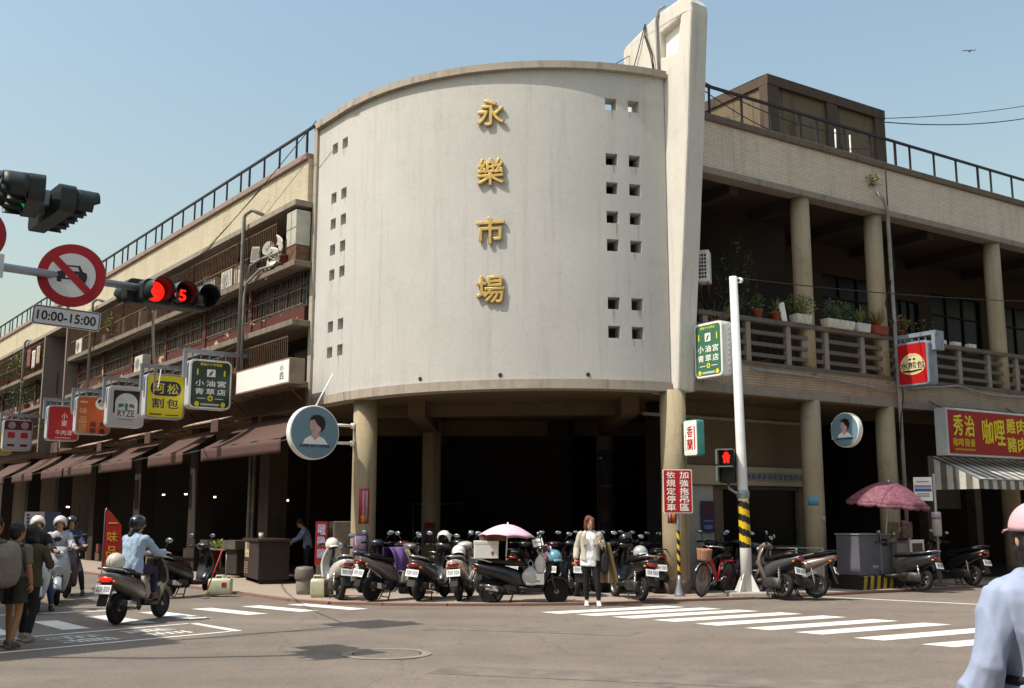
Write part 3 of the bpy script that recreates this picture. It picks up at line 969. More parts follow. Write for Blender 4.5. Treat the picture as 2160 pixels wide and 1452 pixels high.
# ================================================================== scooters
M_tyre = mat('tyre', '#171514', .85, 0, .3, 20, .3)
M_rim = mat('rim_alloy', '#8f8c88', .4, .8, .25, 8)
M_plas = mat('black_plastic', '#171616', .5, 0, .3, 10)
M_seat = mat('seat_vinyl', '#121112', .45, 0, .3, 12, .1)
M_chrome = mat('chrome', '#c9c9c8', .15, .95, .1, 6)
M_engine = mat('engine_alloy', '#4d4a47', .5, .7, .35, 10, .2)
M_exh = mat('exhaust', '#3a3533', .45, .6, .4, 8)
M_tail = mat('tail_lens', '#8f1210', .2, 0, .2, 8, coat=.6)
M_tail_on = mat('tail_lens_lit', '#ff2a1a', .3, 0, .1, 8, emit=.5)
M_amber = mat('amber_lens', '#c8681a', .25, 0, .15, 8, coat=.4)
M_lens = mat('headlight_lens', '#cfd3d2', .12, 0, .1, 5, coat=.8)
M_mirror = mat('mirror_glass', '#b9c4cb', .08, .9, .1, 3)
M_plate = mat('plate_white', '#e8e8e2', .5, 0, .08, 8)
M_ink = mat('plate_ink', '#6d6d74', .6)

def paint(hexc):
    return mat('paint_' + hexc.strip('#'), hexc, .32, .15, .14, 3, coat=.55)

SM = {}
def sm(key, fn):
    if key not in SM: SM[key] = fn(MB()).mesh(key)
    return SM[key]
def _tyre(b): return b.lathe([(.165, -.045), (.205, -.055), (.232, -.032), (.238, 0), (.232, .032), (.205, .055), (.165, .045), (.165, -.045)], 28, 'y')
def _rim(b):
    b.lathe([(.168, -.04), (.15, -.04), (.145, 0), (.15, .04), (.168, .04), (.168, -.04)], 24, 'y')
    b.lathe([(.045, -.05), (.05, -.04), (.05, .04), (.045, .05)], 14, 'y')
    for k in range(5):
        a = 2 * PI * k / 5
        b.tube([(.04 * math.cos(a), 0, .04 * math.sin(a)), (.155 * math.cos(a + .2), 0, .155 * math.sin(a + .2))], .018, 6)
    b.lathe([(.06, -.028), (.1, -.028), (.1, -.022), (.06, -.022), (.06, -.028)], 18, 'y')
    return b
def _body(v):
    def f(b):
        if v == 0:      # rounded classic
            b.loft([(-.99, 0, .745, .05, .03), (-.95, 0, .72, .13, .075), (-.8, 0, .67, .175, .115), (-.55, 0, .6, .19, .15), (-.3, 0, .53, .185, .175), (-.1, 0, .47, .16, .17), (-.02, 0, .42, .13, .13), (.0, 0, .4, .1, .1)], 20)
        else:           # sharp sporty tail
            b.loft([(-1.03, 0, .83, .035, .02), (-.98, 0, .80, .09, .055), (-.8, 0, .735, .135, .085), (-.55, 0, .66, .165, .12), (-.3, 0, .56, .18, .17), (-.1, 0, .48, .165, .17), (-.02, 0, .43, .13, .13), (.0, 0, .4, .1, .1)], 20, p=2.2)
        return b
    return f
def _seat(v):
    def f(b):
        z = 0 if v == 0 else .045
        b.loft([(-.84, 0, .82 + z, .06, .02), (-.8, 0, .825 + z, .11, .045), (-.6, 0, .8 + z, .14, .055), (-.42, 0, .785 + z * .5, .145, .05), (-.3, 0, .765, .15, .05), (-.05, 0, .755, .13, .05), (.05, 0, .74, .08, .045), (.08, 0, .73, .05, .03)], 16)
        return b
    return f
def _shield(v):
    prof = [(.30, .24, .13), (.34, .36, .17), (.40, .5, .205), (.455, .64, .215), (.45, .78, .2), (.41, .9, .165), (.385, .97, .13)]
    def at(t):
        x = t * (len(prof) - 1); i = min(int(x), len(prof) - 2); f = x - i
        return [prof[i][k] * (1 - f) + prof[i + 1][k] * f for k in range(3)]
    def f(b):
        def fn(u, w):
            x, z, hw = at(w); y = (u * 2 - 1)
            return (x + (.07 if v == 0 else .1) * (1 - abs(y) ** 2.2), y * hw, z)
        b.sheet(fn, 12, 14, .03)
        return b
    return f
def _floor(b): return b.loft([(-.12, 0, .3, .16, .05, 6), (.1, 0, .275, .17, .045, 6), (.32, 0, .275, .15, .045, 6), (.36, 0, .29, .12, .03, 6)], 16)
def _cowl(v):
    def f(b):
        if v == 0:
            b.ell((.36, 0, 1.03), (.13, .17, .085), 18, 10)
            b.ell((.43, 0, 1.02), (.11, .11, .09), 16, 10)
        else:
            b.loft([(.26, 0, 1.0, .06, .04), (.32, 0, 1.02, .16, .06), (.42, 0, 1.01, .15, .07), (.52, 0, .96, .09, .06), (.56, 0, .92, .04, .03)], 16)
            b.loft([(.4, 0, .72, .1, .12), (.5, 0, .7, .11, .1), (.58, 0, .66, .07, .06)], 14)
        return b
    return f
def _head(v):
    def f(b):
        if v == 0: b.ell((.505, 0, 1.02), (.045, .085, .075), 14, 8)
        else: b.ell((.53, 0, .95), (.045, .1, .045), 14, 8)
        return b
    return f
def _bar(b):
    b.tube([(.28, -.34, 1.02), (.34, -.2, 1.035), (.36, 0, 1.03), (.34, .2, 1.035), (.28, .34, 1.02)], .014, 8)
    for s in (-1, 1): b.tube([(.35, s * .19, 1.03), (.36, s * .3, 1.0), (.34, s * .36, .995)], .008, 6)
    return b
def _grip(s):
    return lambda b: b.tube([(.325, s * .24, 1.032), (.275, s * .355, 1.018)], .021, 10)
def _mirst(s):
    return lambda b: b.tube([(.33, s * .2, 1.04), (.325, s * .22, 1.14), (.3, s * .29, 1.22)], .008, 6)
def _mirh(s):
    return lambda b: b.ell((.3, s * .3, 1.25), (.02, .075, .045), 14, 8)
def _mirg(s):
    return lambda b: b.ell((.288, s * .3, 1.25), (.014, .066, .038), 14, 8)
def _fork(b):
    for s in (-1, 1): b.tube([(.5, s * .075, .58), (.545, s * .08, .42), (.62, s * .075, .238)], [.022, .024, .018], 8)
    b.tube([(.40, 0, .95), (.52, 0, .5)], .03, 8)
    b.box(.5, .56, -.095, .095, .44, .5)
    return b
def _ffend(b):
    def fn(u, w):
        a = R(12) + R(150) * u; y = w * 2 - 1
        r = .262 + .03 * (1 - y * y)
        return (.62 + r * math.cos(a), y * .075, .238 + r * math.sin(a))
    return b.sheet(fn, 16, 6, .012)
def _rmud(b):
    b.hexa([(-.93, -.07, .62), (-.9, -.07, .62), (-.9, .07, .62), (-.93, .07, .62), (-.98, -.085, .72), (-.9, -.085, .72), (-.9, .085, .72), (-.98, .085, .72)])
    b.hexa([(-1.05, -.075, .3), (-1.03, -.075, .3), (-1.03, .075, .3), (-1.05, .075, .3), (-.93, -.08, .64), (-.9, -.08, .64), (-.9, .08, .64), (-.93, .08, .64)])
    return b
def _plate(b): return b.box(-.13, .13, -.006, .006, -.068, .068)
def _pink(b):
    for k in range(6):
        x = -.105 + k * .036 + (.012 if k > 2 else 0)
        b.box(x, x + .008, -.009, -.006, -.035, .045); b.box(x + .017, x + .025, -.009, -.006, -.035, .045)
        b.box(x, x + .025, -.009, -.006, (.037, -.035, .0)[k % 3], (.045, -.027, .008)[k % 3])
    return b
def _exh(b):
    b.tube([(-.1, -.08, .22), (-.25, -.15, .2), (-.38, -.18, .26)], .02, 8)
    b.tube([(-.36, -.185, .26), (-.42, -.185, .275), (-.8, -.19, .33), (-.86, -.19, .34)], [.035, .06, .065, .05], 12)
    return b
def _guard(b): return b.loft([(-.74, -.25, .325, .008, .05), (-.5, -.25, .29, .01, .055)], 10)
def _eng(b):
    b.loft([(-.66, .1, .26, .05, .1), (-.45, .11, .28, .06, .11), (-.2, .11, .27, .06, .1), (-.08, .1, .27, .04, .07)], 14)
    b.loft([(-.4, 0, .3, .12, .1), (-.2, 0, .3, .13, .12), (-.05, 0, .3, .1, .08)], 12)
    b.tube([(-.62, -.12, .24), (-.62, .1, .24)], .02, 8)
    return b
def _shock(b):
    b.tube([(-.62, .15, .28), (-.56, .15, .58)], .018, 8)
    for k in range(7): b.tube([(-.612 + k * .006, .15, .34 + k * .03), (-.611 + k * .006, .15, .352 + k * .03)], .034, 10)
    return b
def _stand(b):
    for s in (-1, 1): b.tube([(-.18, s * .08, .24), (-.28, s * .12, .015), (-.33, s * .13, .01)], .013, 6)
    b.tube([(-.26, -.11, .06), (-.26, .11, .06)], .012, 6)
    return b
def _tailr(v):
    def f(b):
        if v == 0: b.ell((-.955, 0, .70), (.05, .115, .05), 16, 8)
        else: b.ell((-.985, 0, .775), (.05, .09, .035), 16, 8)
        return b
    return f
def _ind(b): return b.ell((0, 0, 0), (.035, .03, .025), 10, 6)
def _rack(v):
    def f(b):
        z = .83 if v == 0 else .9
        b.tube([(-.62, -.17, z - .05), (-.8, -.18, z), (-.98, -.12, z + .03), (-1.02, 0, z + .035), (-.98, .12, z + .03), (-.8, .18, z), (-.62, .17, z - .05)], .015, 8)
        return b
    return f

def scooter(label, x, y, rz, col='#3a3a3c', v=0, lean=0, plate=True, steer=0, lit=False, z=None, group='scooters parked at the corner', trim=None, name='scooter', stand=True):
    """x, y: middle of the wheelbase; rz: heading of the front wheel"""
    z = (PZ if z is None else z)
    t = thing(name, label, 'scooter', (x, y, z), group=group, rot=(lean, 0, rz))
    pm = paint(col)
    tm = paint(trim) if trim else M_plas
    def P(nm, me, m, par=t, loc=None, rot=None):
        o = bpy.data.objects.new(nm, me); C.objects.link(o); o.parent = par
        if not me.materials: me.materials.append(m)
        if me.materials[0] != m:
            o.material_slots[0].link = 'OBJECT'; o.material_slots[0].material = m
        if loc: o.location = loc
        if rot: o.rotation_euler = rot
        return o
    for nm, ax_ in (('front_wheel', .62), ('rear_wheel', -.62)):
        w = P(nm, sm('rim', _rim), M_rim, loc=(ax_, 0, .238))
        P('tyre', sm('tyre', _tyre), M_tyre, w)
    P('body', sm('body%d' % v, _body(v)), pm)
    P('seat', sm('seat%d' % v, _seat(v)), M_seat)
    P('leg_shield', sm('shield%d' % v, _shield(v)), pm)
    P('floorboard', sm('floor', _floor), tm)
    cw = P('handlebar_cowl', sm('cowl%d' % v, _cowl(v)), pm)
    P('headlight', sm('head%d' % v, _head(v)), M_lens, cw)
    hb = P('handlebar', sm('bar', _bar), M_plas)
    for s in (-1, 1):
        P('grip', sm('grip%d' % s, _grip(s)), M_plas, hb)
        P('mirror_stem', sm('mirst%d' % s, _mirst(s)), M_plas, hb)
        mh_ = P('mirror', sm('mirh%d' % s, _mirh(s)), M_plas)
        P('mirror_glass', sm('mirg%d' % s, _mirg(s)), M_mirror, mh_)
        zi = .66 if v == 0 else .72
        P('indicator', sm('ind', _ind), M_amber, loc=(-.93, s * .13, zi))
        P('indicator', sm('ind', _ind), M_amber, loc=(.47, s * .13, .84))
    P('fork', sm('fork', _fork), M_engine)
    P('front_fender', sm('ffend', _ffend), pm)
    P('rear_mudguard', sm('rmud', _rmud), M_plas)
    if plate:
        p = P('licence_plate', sm('plate', _plate), M_plate, loc=(-1.015, 0, .545), rot=(0, 0, 0))
        p.rotation_euler = (R(-20), 0, R(-90))
        P('lettering', sm('plateink', _pink), M_ink, p)
    ex = P('exhaust', sm('exh', _exh), M_exh)
    P('heat_guard', sm('guard', _guard), M_chrome, ex)
    P('engine', sm('eng', _eng), M_engine)
    P('shock_absorber', sm('shock', _shock), M_chrome)
    if stand: P('stand', sm('stand', _stand), M_engine)
    P('tail_light', sm('tail%d' % v, _tailr(v)), M_tail_on if lit else M_tail)
    P('grab_rail', sm('rack%d' % v, _rack(v)), M_chrome if v == 0 else M_plas)
    return t

def helmet(label, loc, col, rz=0, tilt=0, visor=True, group='helmets left on scooters'):
    t = thing('helmet', label, 'helmet', loc, group=group, rot=(0, tilt, rz))
    b = MB()
    prof = []
    def fn(u, w):
        a = -PI + 2 * PI * u; e = R(-38) + R(128) * w
        # open face in front (+x)
        face = max(0, math.cos(a)) ** 1.5
        e2 = e if w > .5 else max(e, R(-38) + R(52) * face)
        r = .135
        return (r * 1.08 * math.cos(a) * math.cos(e2), r * math.sin(a) * math.cos(e2), .115 + r * math.sin(e2))
    b.sheet(fn, 28, 14, .012)
    b.build('shell', mat('helmet_' + col.strip('#'), col, .25, 0, .08, 3, coat=.7), t)
    b = MB()
    b.sheet(lambda u, w: (.125 + .06 * w * math.cos((u - .5) * 2), (u - .5) * .2, .165 - .02 * w - .03 * (2 * u - 1) ** 2), 10, 4, .008)
    b.build('peak', mat('helmet_' + col.strip('#'), col), t)
    b = MB(); b.ell((0, 0, .11), (.115, .108, .1), 14, 8); b.build('liner', M_seat, t)
    return t

# ================================================================== people
M_skin = mat('skin', '#c49878', .55, 0, .08, 9)
M_skin2 = mat('skin_tan', '#a5754f', .55, 0, .1, 9)
M_eye = mat('eye_dark', '#17100d', .3)
M_lip = mat('lip', '#9c5346', .5)
def cloth(hexc, rough=.85, bump=.25):
    return mat('cloth_' + hexc.strip('#'), hexc, rough, 0, .16, 7, bump)
def remesh(mb, vox, it=4, fold=0, ff=7.0, seed=0):
    me = mb.mesh('tmp', True)
    o = bpy.data.objects.new('tmp', me); C.objects.link(o)
    m = o.modifiers.new('r', 'REMESH'); m.mode = 'VOXEL'; m.voxel_size = vox
    s = o.modifiers.new('s', 'SMOOTH'); s.iterations = it; s.factor = .5
    out = evaluated(o)
    bpy.data.objects.remove(o); bpy.data.meshes.remove(me)
    out.materials.clear()
    if fold:
        nr = [v.normal.copy() for v in out.vertices]
        for v, n in zip(out.vertices, nr):
            p = v.co
            q = Vector((p.x * ff, p.y * ff, p.z * ff * .55 + seed * 7.3))
            k = noise.noise(q) + .5 * noise.noise(q * 2.1)
            k = 1 - abs(k) * 2.2          # ridges like creases
            v.co = p + n * (fold * k)
    for f in out.polygons: f.use_smooth = True
    out.update()
    return out
def dirrot(d):
    return Vector(d).to_track_quat('Z', 'Y').to_matrix()

STAND = dict(pelvis=(0, 0, .90), waist=(0, 0, 1.03), chest=(0, 0, 1.23), neck=(-.01, 0, 1.39), head=(.012, 0, 1.535),
             shL=(0, .168, 1.335), elL=(-.03, .225, 1.08), wrL=(.03, .235, .84), shR=(0, -.168, 1.335), elR=(-.03, -.225, 1.08), wrR=(.03, -.235, .84),
             hiL=(0, .085, .88), knL=(.02, .1, .48), anL=(-.02, .1, .09), hiR=(0, -.085, .88), knR=(.02, -.1, .48), anR=(-.02, -.1, .09))

def hand(mb, w, e, side, curl=.6, palm=None):
    w, e = Vector(w), Vector(e)
    d = (w - e).normalized()
    n = Vector(palm) if palm else Vector((0, -side, 0))          # palm faces inwards
    n = (n - d * n.dot(d)).normalized()
    x = d.cross(n) * side                                        # towards the thumb side
    rot = Matrix((x, n, d)).transposed()
    c = w + d * .045
    mb.ell(c, (.036, .015, .05), 10, 6, rot=rot)
    for k, (off, L) in enumerate(((-.027, .058), (-.009, .07), (.009, .075), (.027, .068))):
        p0 = w + d * .08 + x * off
        a = curl * (1 - .08 * k)
        p1 = p0 + (d * math.cos(a * .6) + n * math.sin(a * .6)) * L * .45
        p2 = p1 + (d * math.cos(a * 1.5) + n * math.sin(a * 1.5)) * L * .33
        p3 = p2 + (d * math.cos(a * 2.3) + n * math.sin(a * 2.3)) * L * .25
        mb.tube([p0 - d * .02, p0, p1, p2, p3], [.009, .009, .0085, .008, .006], 6)
    t0 = w + d * .025 + x * .03
    t1 = t0 + (x * .8 + d * .6 + n * .2).normalized() * .035
    t2 = t1 + (d * .8 + x * .25 + n * .5 * curl).normalized() * .03
    mb.tube([t0 - x * .015, t0, t1, t2], [.012, .012, .01, .008], 6)

def person(label, loc, rz, pose=None, h=1.65, skin=None, top=None, trousers=None, shoes='#e9e6e0', hair=None, hairstyle='short', legs_bare=False,
           sleeve=1.0, hem=.0, jacket=None, hands=True, look=(1, 0, 0), curl=.6, vox=.016, group='people at the market corner', loose=1.0, cap=None, helm=None, palmL=None, palmR=None, shorts=None, seed=0, face=True, category='person', puff=0.0, ff=8.0, fold=.006, it=3):
    t = thing("person", label, category, loc, rz, group=group)
    sk = skin or M_skin
    J = {k: Vector(v) for k, v in STAND.items()}
    if pose:
        for k, v in pose.items(): J[k] = Vector(v)
    S = Matrix.Diagonal((h / 1.65,) * 3 + (1,))
    lk = Vector(look).normalized()
    hrot = Matrix((lk, Vector((0, 0, 1)).cross(lk).normalized(), lk.cross(Vector((0, 0, 1)).cross(lk).normalized()))).transposed()
    hd = J['head']
    def H(p): return hd + hrot @ Vector(p)
    tor = (J['neck'] - J['pelvis'])
    tr = dirrot(tor) if abs(tor.x) + abs(tor.y) > .02 else Matrix.Identity(3)
    if abs(tor.x) + abs(tor.y) > .02:
        zx = tor.normalized(); yy = Vector((0, 1, 0)); yy = (yy - zx * yy.dot(zx)).normalized()
        tr = Matrix((yy.cross(zx), yy, zx)).transposed()
    def torso(b, g, drop=0.0, lo=True):
        up = tor.normalized()
        secs = []
        pe, wa_, ch, nk = J['pelvis'], J['waist'], J['chest'], J['neck']
        if drop: secs.append((pe - Vector((0, 0, drop)) if abs(tor.x) < .1 else pe - up * drop, .112, .166))
        secs += [(pe - up * .06, .105, .155), (pe, .112, .16), (pe.lerp(wa_, .6), .102, .146), (wa_, .094, .132), (wa_.lerp(ch, .5), .1, .142), (ch, .108, .158),
                 (ch.lerp(nk, .4), .1, .166), (ch.lerp(nk, .66), .083, .158), (ch.lerp(nk, .85), .066, .112), (nk - up * .005, .054, .07), (nk + up * .015, .048, .05)]
        n = 20; vs = []; fs = []
        for c, hd_, hw in secs:
            for k in range(n):
                a_ = 2 * PI * k / n; cs, sn = math.cos(a_), math.sin(a_)
                q = Vector(((hd_ + g) * math.copysign(abs(cs) ** .85, cs), (hw + g) * math.copysign(abs(sn) ** .85, sn), 0))
                vs.append(c + tr @ q)
        m = len(secs)
        for i in range(m - 1):
            for k in range(n): fs.append((i * n + k, i * n + (k + 1) % n, (i + 1) * n + (k + 1) % n, (i + 1) * n + k))
        fs.append(tuple(range(n - 1, -1, -1))); fs.append(tuple((m - 1) * n + k for k in range(n)))
        b.add(vs, fs, 0, True)
    def arm(b, s, g, frac=1.0):
        a, e, w = J['sh' + s], J['el' + s], J['wr' + s]
        b.ell(a + Vector((0, 0, -.012)), .047 + g * .7, 10, 8)
        if frac <= .5:
            q = a.lerp(e, frac * 2); b.tube([a, a.lerp(q, .5), q], [.05 + g, .047 + g, .046 + g * 1.3], 10)
        else:
            q = e.lerp(w, frac * 2 - 1)
            b.tube([a, a.lerp(e, .5), e, e.lerp(q, .5), q], [.049 + g, .045 + g, .04 + g, .039 + g, .029 + g], 10)
            b.ell(e, .04 + g, 10, 6)
    def leg(b, s, g, frac=1.0, flare=0):
        a, k, n = J['hi' + s], J['kn' + s], J['an' + s]
        b.ell(a, .09 + g, 10, 8)
        if frac <= .5:
            q = a.lerp(k, frac * 2); b.tube([a, a.lerp(q, .5), q], [.088 + g, .08 + g, .075 + g + flare], 12)
        else:
            q = k.lerp(n, frac * 2 - 1)
            b.tube([a, a.lerp(k, .5), k, k.lerp(q, .35), q], [.085 + g, .07 + g, .052 + g, .054 + g, .036 + g + flare], 12)
            b.ell(k, .054 + g, 10, 6)
    # body: one continuous skin surface
    b = MB(); b.M = S
    torso(b, -.008)
    b.tube([J['neck'] - Vector((0, 0, .05)), J['neck'], H((-.01, 0, -.06))], [.06, .05, .05], 12)
    b.ell(H((-.005, 0, .02)), (.097, .076, .108), 18, 12, rot=hrot)
    b.ell(H((.028, 0, -.055)), (.06, .055, .068), 14, 10, rot=hrot)
    if face:
        b.ell(H((.098, 0, -.02)), (.018, .014, .026), 8, 6, rot=hrot)
        for s in (-1, 1): b.ell(H((-.005, s * .078, -.01)), (.02, .012, .03), 8, 6, rot=hrot)
        for s in (-1, 1): b.ell(H((.085, s * .032, .018)), (.014, .024, .01), 8, 6, rot=hrot)
    for s in 'LR': arm(b, s, 0); leg(b, s, -.004)
    for s, sg in (('L', 1), ('R', -1)):
        f = J['an' + s]
        b.tube([f + Vector((-.045, 0, -.05)), f + Vector((.04, 0, -.05)), f + Vector((.13, sg * .01, -.065))], [.034, .036, .026], 10)
    me = remesh(b, vox * .8, 3)
    if hands:
        hb = MB(); hb.M = S
        hand(hb, J['wrL'], J['elL'], 1, curl, palmL); hand(hb, J['wrR'], J['elR'], -1, curl, palmR)
        hm = hb.mesh('h'); bm = bmesh.new(); bm.from_mesh(me); bm.from_mesh(hm); bm.to_mesh(me); bm.free(); bpy.data.meshes.remove(hm)
        for f in me.polygons: f.use_smooth = True
    body = mobj('body', me, sk, t)
    if face:
        b = MB(); b.M = S
        for s in (-1, 1): b.ell(H((.089, s * .032, .004)), (.008, .014, .006), 8, 6, rot=hrot)
        mobj('eyes', b.mesh('eyes'), M_eye, body)
        b = MB(); b.M = S; b.ell(H((.087, 0, -.066)), (.007, .024, .006), 8, 6, rot=hrot)
        mobj('mouth', b.mesh('mouth'), M_lip, body)
    if trousers:
        b = MB(); b.M = S
        b.ell(J['pelvis'] + Vector((0, 0, .01)), (.112, .155, .115), 16, 10, rot=tr)
        for s in 'LR': leg(b, s, .006 * loose, .97, .012 * (loose - 1))
        mobj('trousers', remesh(b, vox, 3, .004, 9, seed), cloth(trousers), t)
    if shorts:
        b = MB(); b.M = S
        b.ell(J['pelvis'] + Vector((0, 0, .01)), (.115, .16, .12), 16, 10, rot=tr)
        for s in 'LR': leg(b, s, .02, .36, .015)
        mobj('shorts', remesh(b, vox, 3, .005, 9, seed), cloth(shorts), t)
    if top:
        b = MB(); b.M = S
        torso(b, .012 + puff, .075 + hem)
        for s in 'LR': arm(b, s, .008 + puff * .8, sleeve)
        mm = remesh(b, vox, it, fold * loose, ff, seed + 1)
        mobj('shirt', mm, cloth(top), t)
    if jacket:
        b = MB(); b.M = S
        torso(b, .026, .07 + hem)
        for s in 'LR': arm(b, s, .017, .97)
        mm = remesh(b, vox, 3, .011 * loose, 8, seed + 2)
        mobj('jacket', mm, cloth(jacket), t)
    if shoes:
        for s, sg in (('L', 1), ('R', -1)):
            b = MB(); b.M = S
            f = J['an' + s]
            b.tube([f + Vector((-.06, 0, -.045)), f + Vector((.03, 0, -.04)), f + Vector((.12, sg * .012, -.058)), f + Vector((.155, sg * .014, -.062))], [.042, .045, .036, .022], 12)
            b.ell(f + Vector((-.02, 0, -.01)), (.05, .042, .04), 10, 6)
            b.box(*(f.x - .095, f.x + .165, f.y - .04 + sg * .005, f.y + .04 + sg * .005, f.z - .088, f.z - .06))
            mobj('shoe', remesh(b, .01, 2), mat('shoe_' + shoes.strip('#'), shoes, .5, 0, .1, 8), t)
    if hair:
        b = MB(); b.M = S
        b.ell(H((-.022, 0, .035)), (.102, .09, .112), 16, 10, rot=hrot)
        if hairstyle == 'bob':
            for s in (-1, 1):
                b.ell(H((.0, s * .07, -.04)), (.065, .03, .1), 10, 8, rot=hrot)
                b.ell(H((.055, s * .05, .06)), (.04, .04, .05), 10, 8, rot=hrot)
            b.ell(H((-.06, 0, -.05)), (.06, .085, .1), 12, 8, rot=hrot)
        elif hairstyle == 'tail':
            b.ell(H((-.05, 0, -.06)), (.06, .075, .08), 12, 8, rot=hrot)
            b.tube([H((-.09, 0, -.06)), H((-.13, .01, -.16)), H((-.11, .02, -.3))], [.05, .045, .02], 10)
        elif hairstyle == 'nape':
            b.ell(H((-.03, 0, -.045)), (.078, .09, .1), 14, 10, rot=hrot); b.ell(H((.02, 0, -.005)), (.07, .088, .05), 14, 8, rot=hrot); b.ell(H((.03, 0, -.05)), (.06, .084, .065), 14, 8, rot=hrot)
        else:
            b.ell(H((-.05, 0, -.035)), (.058, .08, .07), 12, 8, rot=hrot)
        mobj('hair', remesh(b, .011, 2, .006, 30, seed + 4), mat('hair_' + hair.strip('#'), hair, .5, 0, .4, 40, .4), t)
    if cap:
        b = MB(); b.M = S
        b.sheet(lambda u, w: H((-.012 + .114 * math.cos(2 * PI * u) * math.cos(R(-4) + R(94) * w), .1 * math.sin(2 * PI * u) * math.cos(R(-4) + R(94) * w), .035 + .108 * math.sin(R(-4) + R(94) * w))), 28, 10, .006)
        cm = mat('cap_' + cap.strip('#'), cap, .8, 0, .1, 5, .2)
        cp = mobj('cap', b.mesh('cap'), cm, t)
        b = MB(); b.M = S
        b.sheet(lambda u, w: H((.085 + .085 * w * math.cos((u - .5) * 2.2), (u - .5) * .17 * (1 - .2 * w), .04 - .012 * w - .05 * (u - .5) ** 2)), 12, 4, .006)
        mobj('brim', b.mesh('brim'), cm, cp)
        b = MB(); b.M = S
        b.sheet(lambda u, w: H((-.012 - .1165 * math.cos((u - .5) * 1.5) * math.cos(.25 * w), .104 * math.sin((u - .5) * 1.5), .036 + .045 * w * math.sin(PI * u))), 12, 4, .004)
        mobj('cap_opening', b.mesh('cap_opening'), M_blk, cp)
        b = MB(); b.M = S
        b.sheet(lambda u, w: H((-.014 - .113 * math.cos((u - .5) * 1.1), .1 * math.sin((u - .5) * 1.1), .018 + .02 * w)), 12, 2, .005)
        mobj('cap_strap', b.mesh('cap_strap'), cm, cp)
    if helm:
        b = MB(); b.M = S
        def fn(u, w):
            a = -PI + 2 * PI * u; e = R(-45) + R(135) * w
            fc = max(0, math.cos(a)) ** 1.3
            e2 = max(e, R(-45) + R(62) * fc) if w < .6 else e
            return H((-.008 + .135 * math.cos(a) * math.cos(e2), .122 * math.sin(a) * math.cos(e2), .028 + .132 * math.sin(e2)))
        b.sheet(fn, 30, 14, .014)
        mobj('helmet', b.mesh('helmet'), mat('helmet_' + helm.strip('#'), helm, .25, 0, .08, 3, coat=.7), t)
    return t, J, S
# ================================================================== signs
def rr(w, h, r, n=6):
    pts = []
    for cx, cz, a0 in ((w / 2 - r, h / 2 - r, 0), (-w / 2 + r, h / 2 - r, 90), (-w / 2 + r, -h / 2 + r, 180), (w / 2 - r, -h / 2 + r, 270)):
        for k in range(n + 1):
            a = R(a0 + 90 * k / n); pts.append((cx + r * math.cos(a), cz + r * math.sin(a)))
    return pts
def disc(r, n=32, cx=0, cz=0, ez=1):
    return [(cx + r * math.cos(2 * PI * k / n), cz + ez * r * math.sin(2 * PI * k / n)) for k in range(n)]
def flat(t, loops, y, m, name='printed_shape', th=.003):
    b = MB(); b.prism(loops if isinstance(loops[0], list) else [loops], y - th, y, 'y')
    return b.build(name, m, t)
M_case = mat('sign_case', '#c9cbcb', .4, .1, .12, 3)
M_steel = mat('galvanised', '#9a9fa4', .42, .6, .2, 4)
M_w = mat('sign_white', '#efede4', .45, 0, .06, 3)
M_navy = mat('ink_navy', '#26204f', .5)
M_yel = mat('ink_yellow', '#e2d31e', .5, 0, .08, 3)
M_blk = mat('ink_black', '#1a1416', .5)
M_redf = mat('sign_red', '#b5141a', .42, 0, .1, 2)
RZL = math.atan2(-NL.y, -NL.x)       # blade signs on the left street read towards the junction
RZR = -AR                            # blade signs on the right street
def blade(label, p, z, rz, w, h, d, face, m_case=None, r=.14, bracket=True, border=M_w, bw=.035, name='shop_sign', group=None):
    t = thing(name, label, 'sign', (p[0], p[1], z), rz, group=group)
    b = MB(); b.prism([rr(w, h, r)], -d / 2, d / 2, 'y', smooth=True); cs = b.build('case', m_case or M_case, t, bevel=.012)
    flat(t, rr(w - .03, h - .03, r - .01), -d / 2 - .002, border, 'border')
    flat(t, rr(w - 2 * bw - .03, h - 2 * bw - .03, max(.02, r - bw)), -d / 2 - .006, face, 'face')
    if bracket:
        b = MB()
        b.box(-w / 2 - .13, w / 2 + .6, -.05, .05, h / 2 + .16, h / 2 + .27); b.box(-w / 2 - .13, -w / 2 - .04, -.06, .06, h / 2 - .5, h / 2 + .27)
        b.build('bracket', M_steel, t)
        b = MB()
        for x in (-.4, -.2, 0, .2, .4): b = MB(); b.tube([(x * w, 0, h / 2 - .01), (x * w, 0, h / 2 + .17)], .018, 6); b.build('hanger', M_steel, t)
    return t, -d / 2 - .010

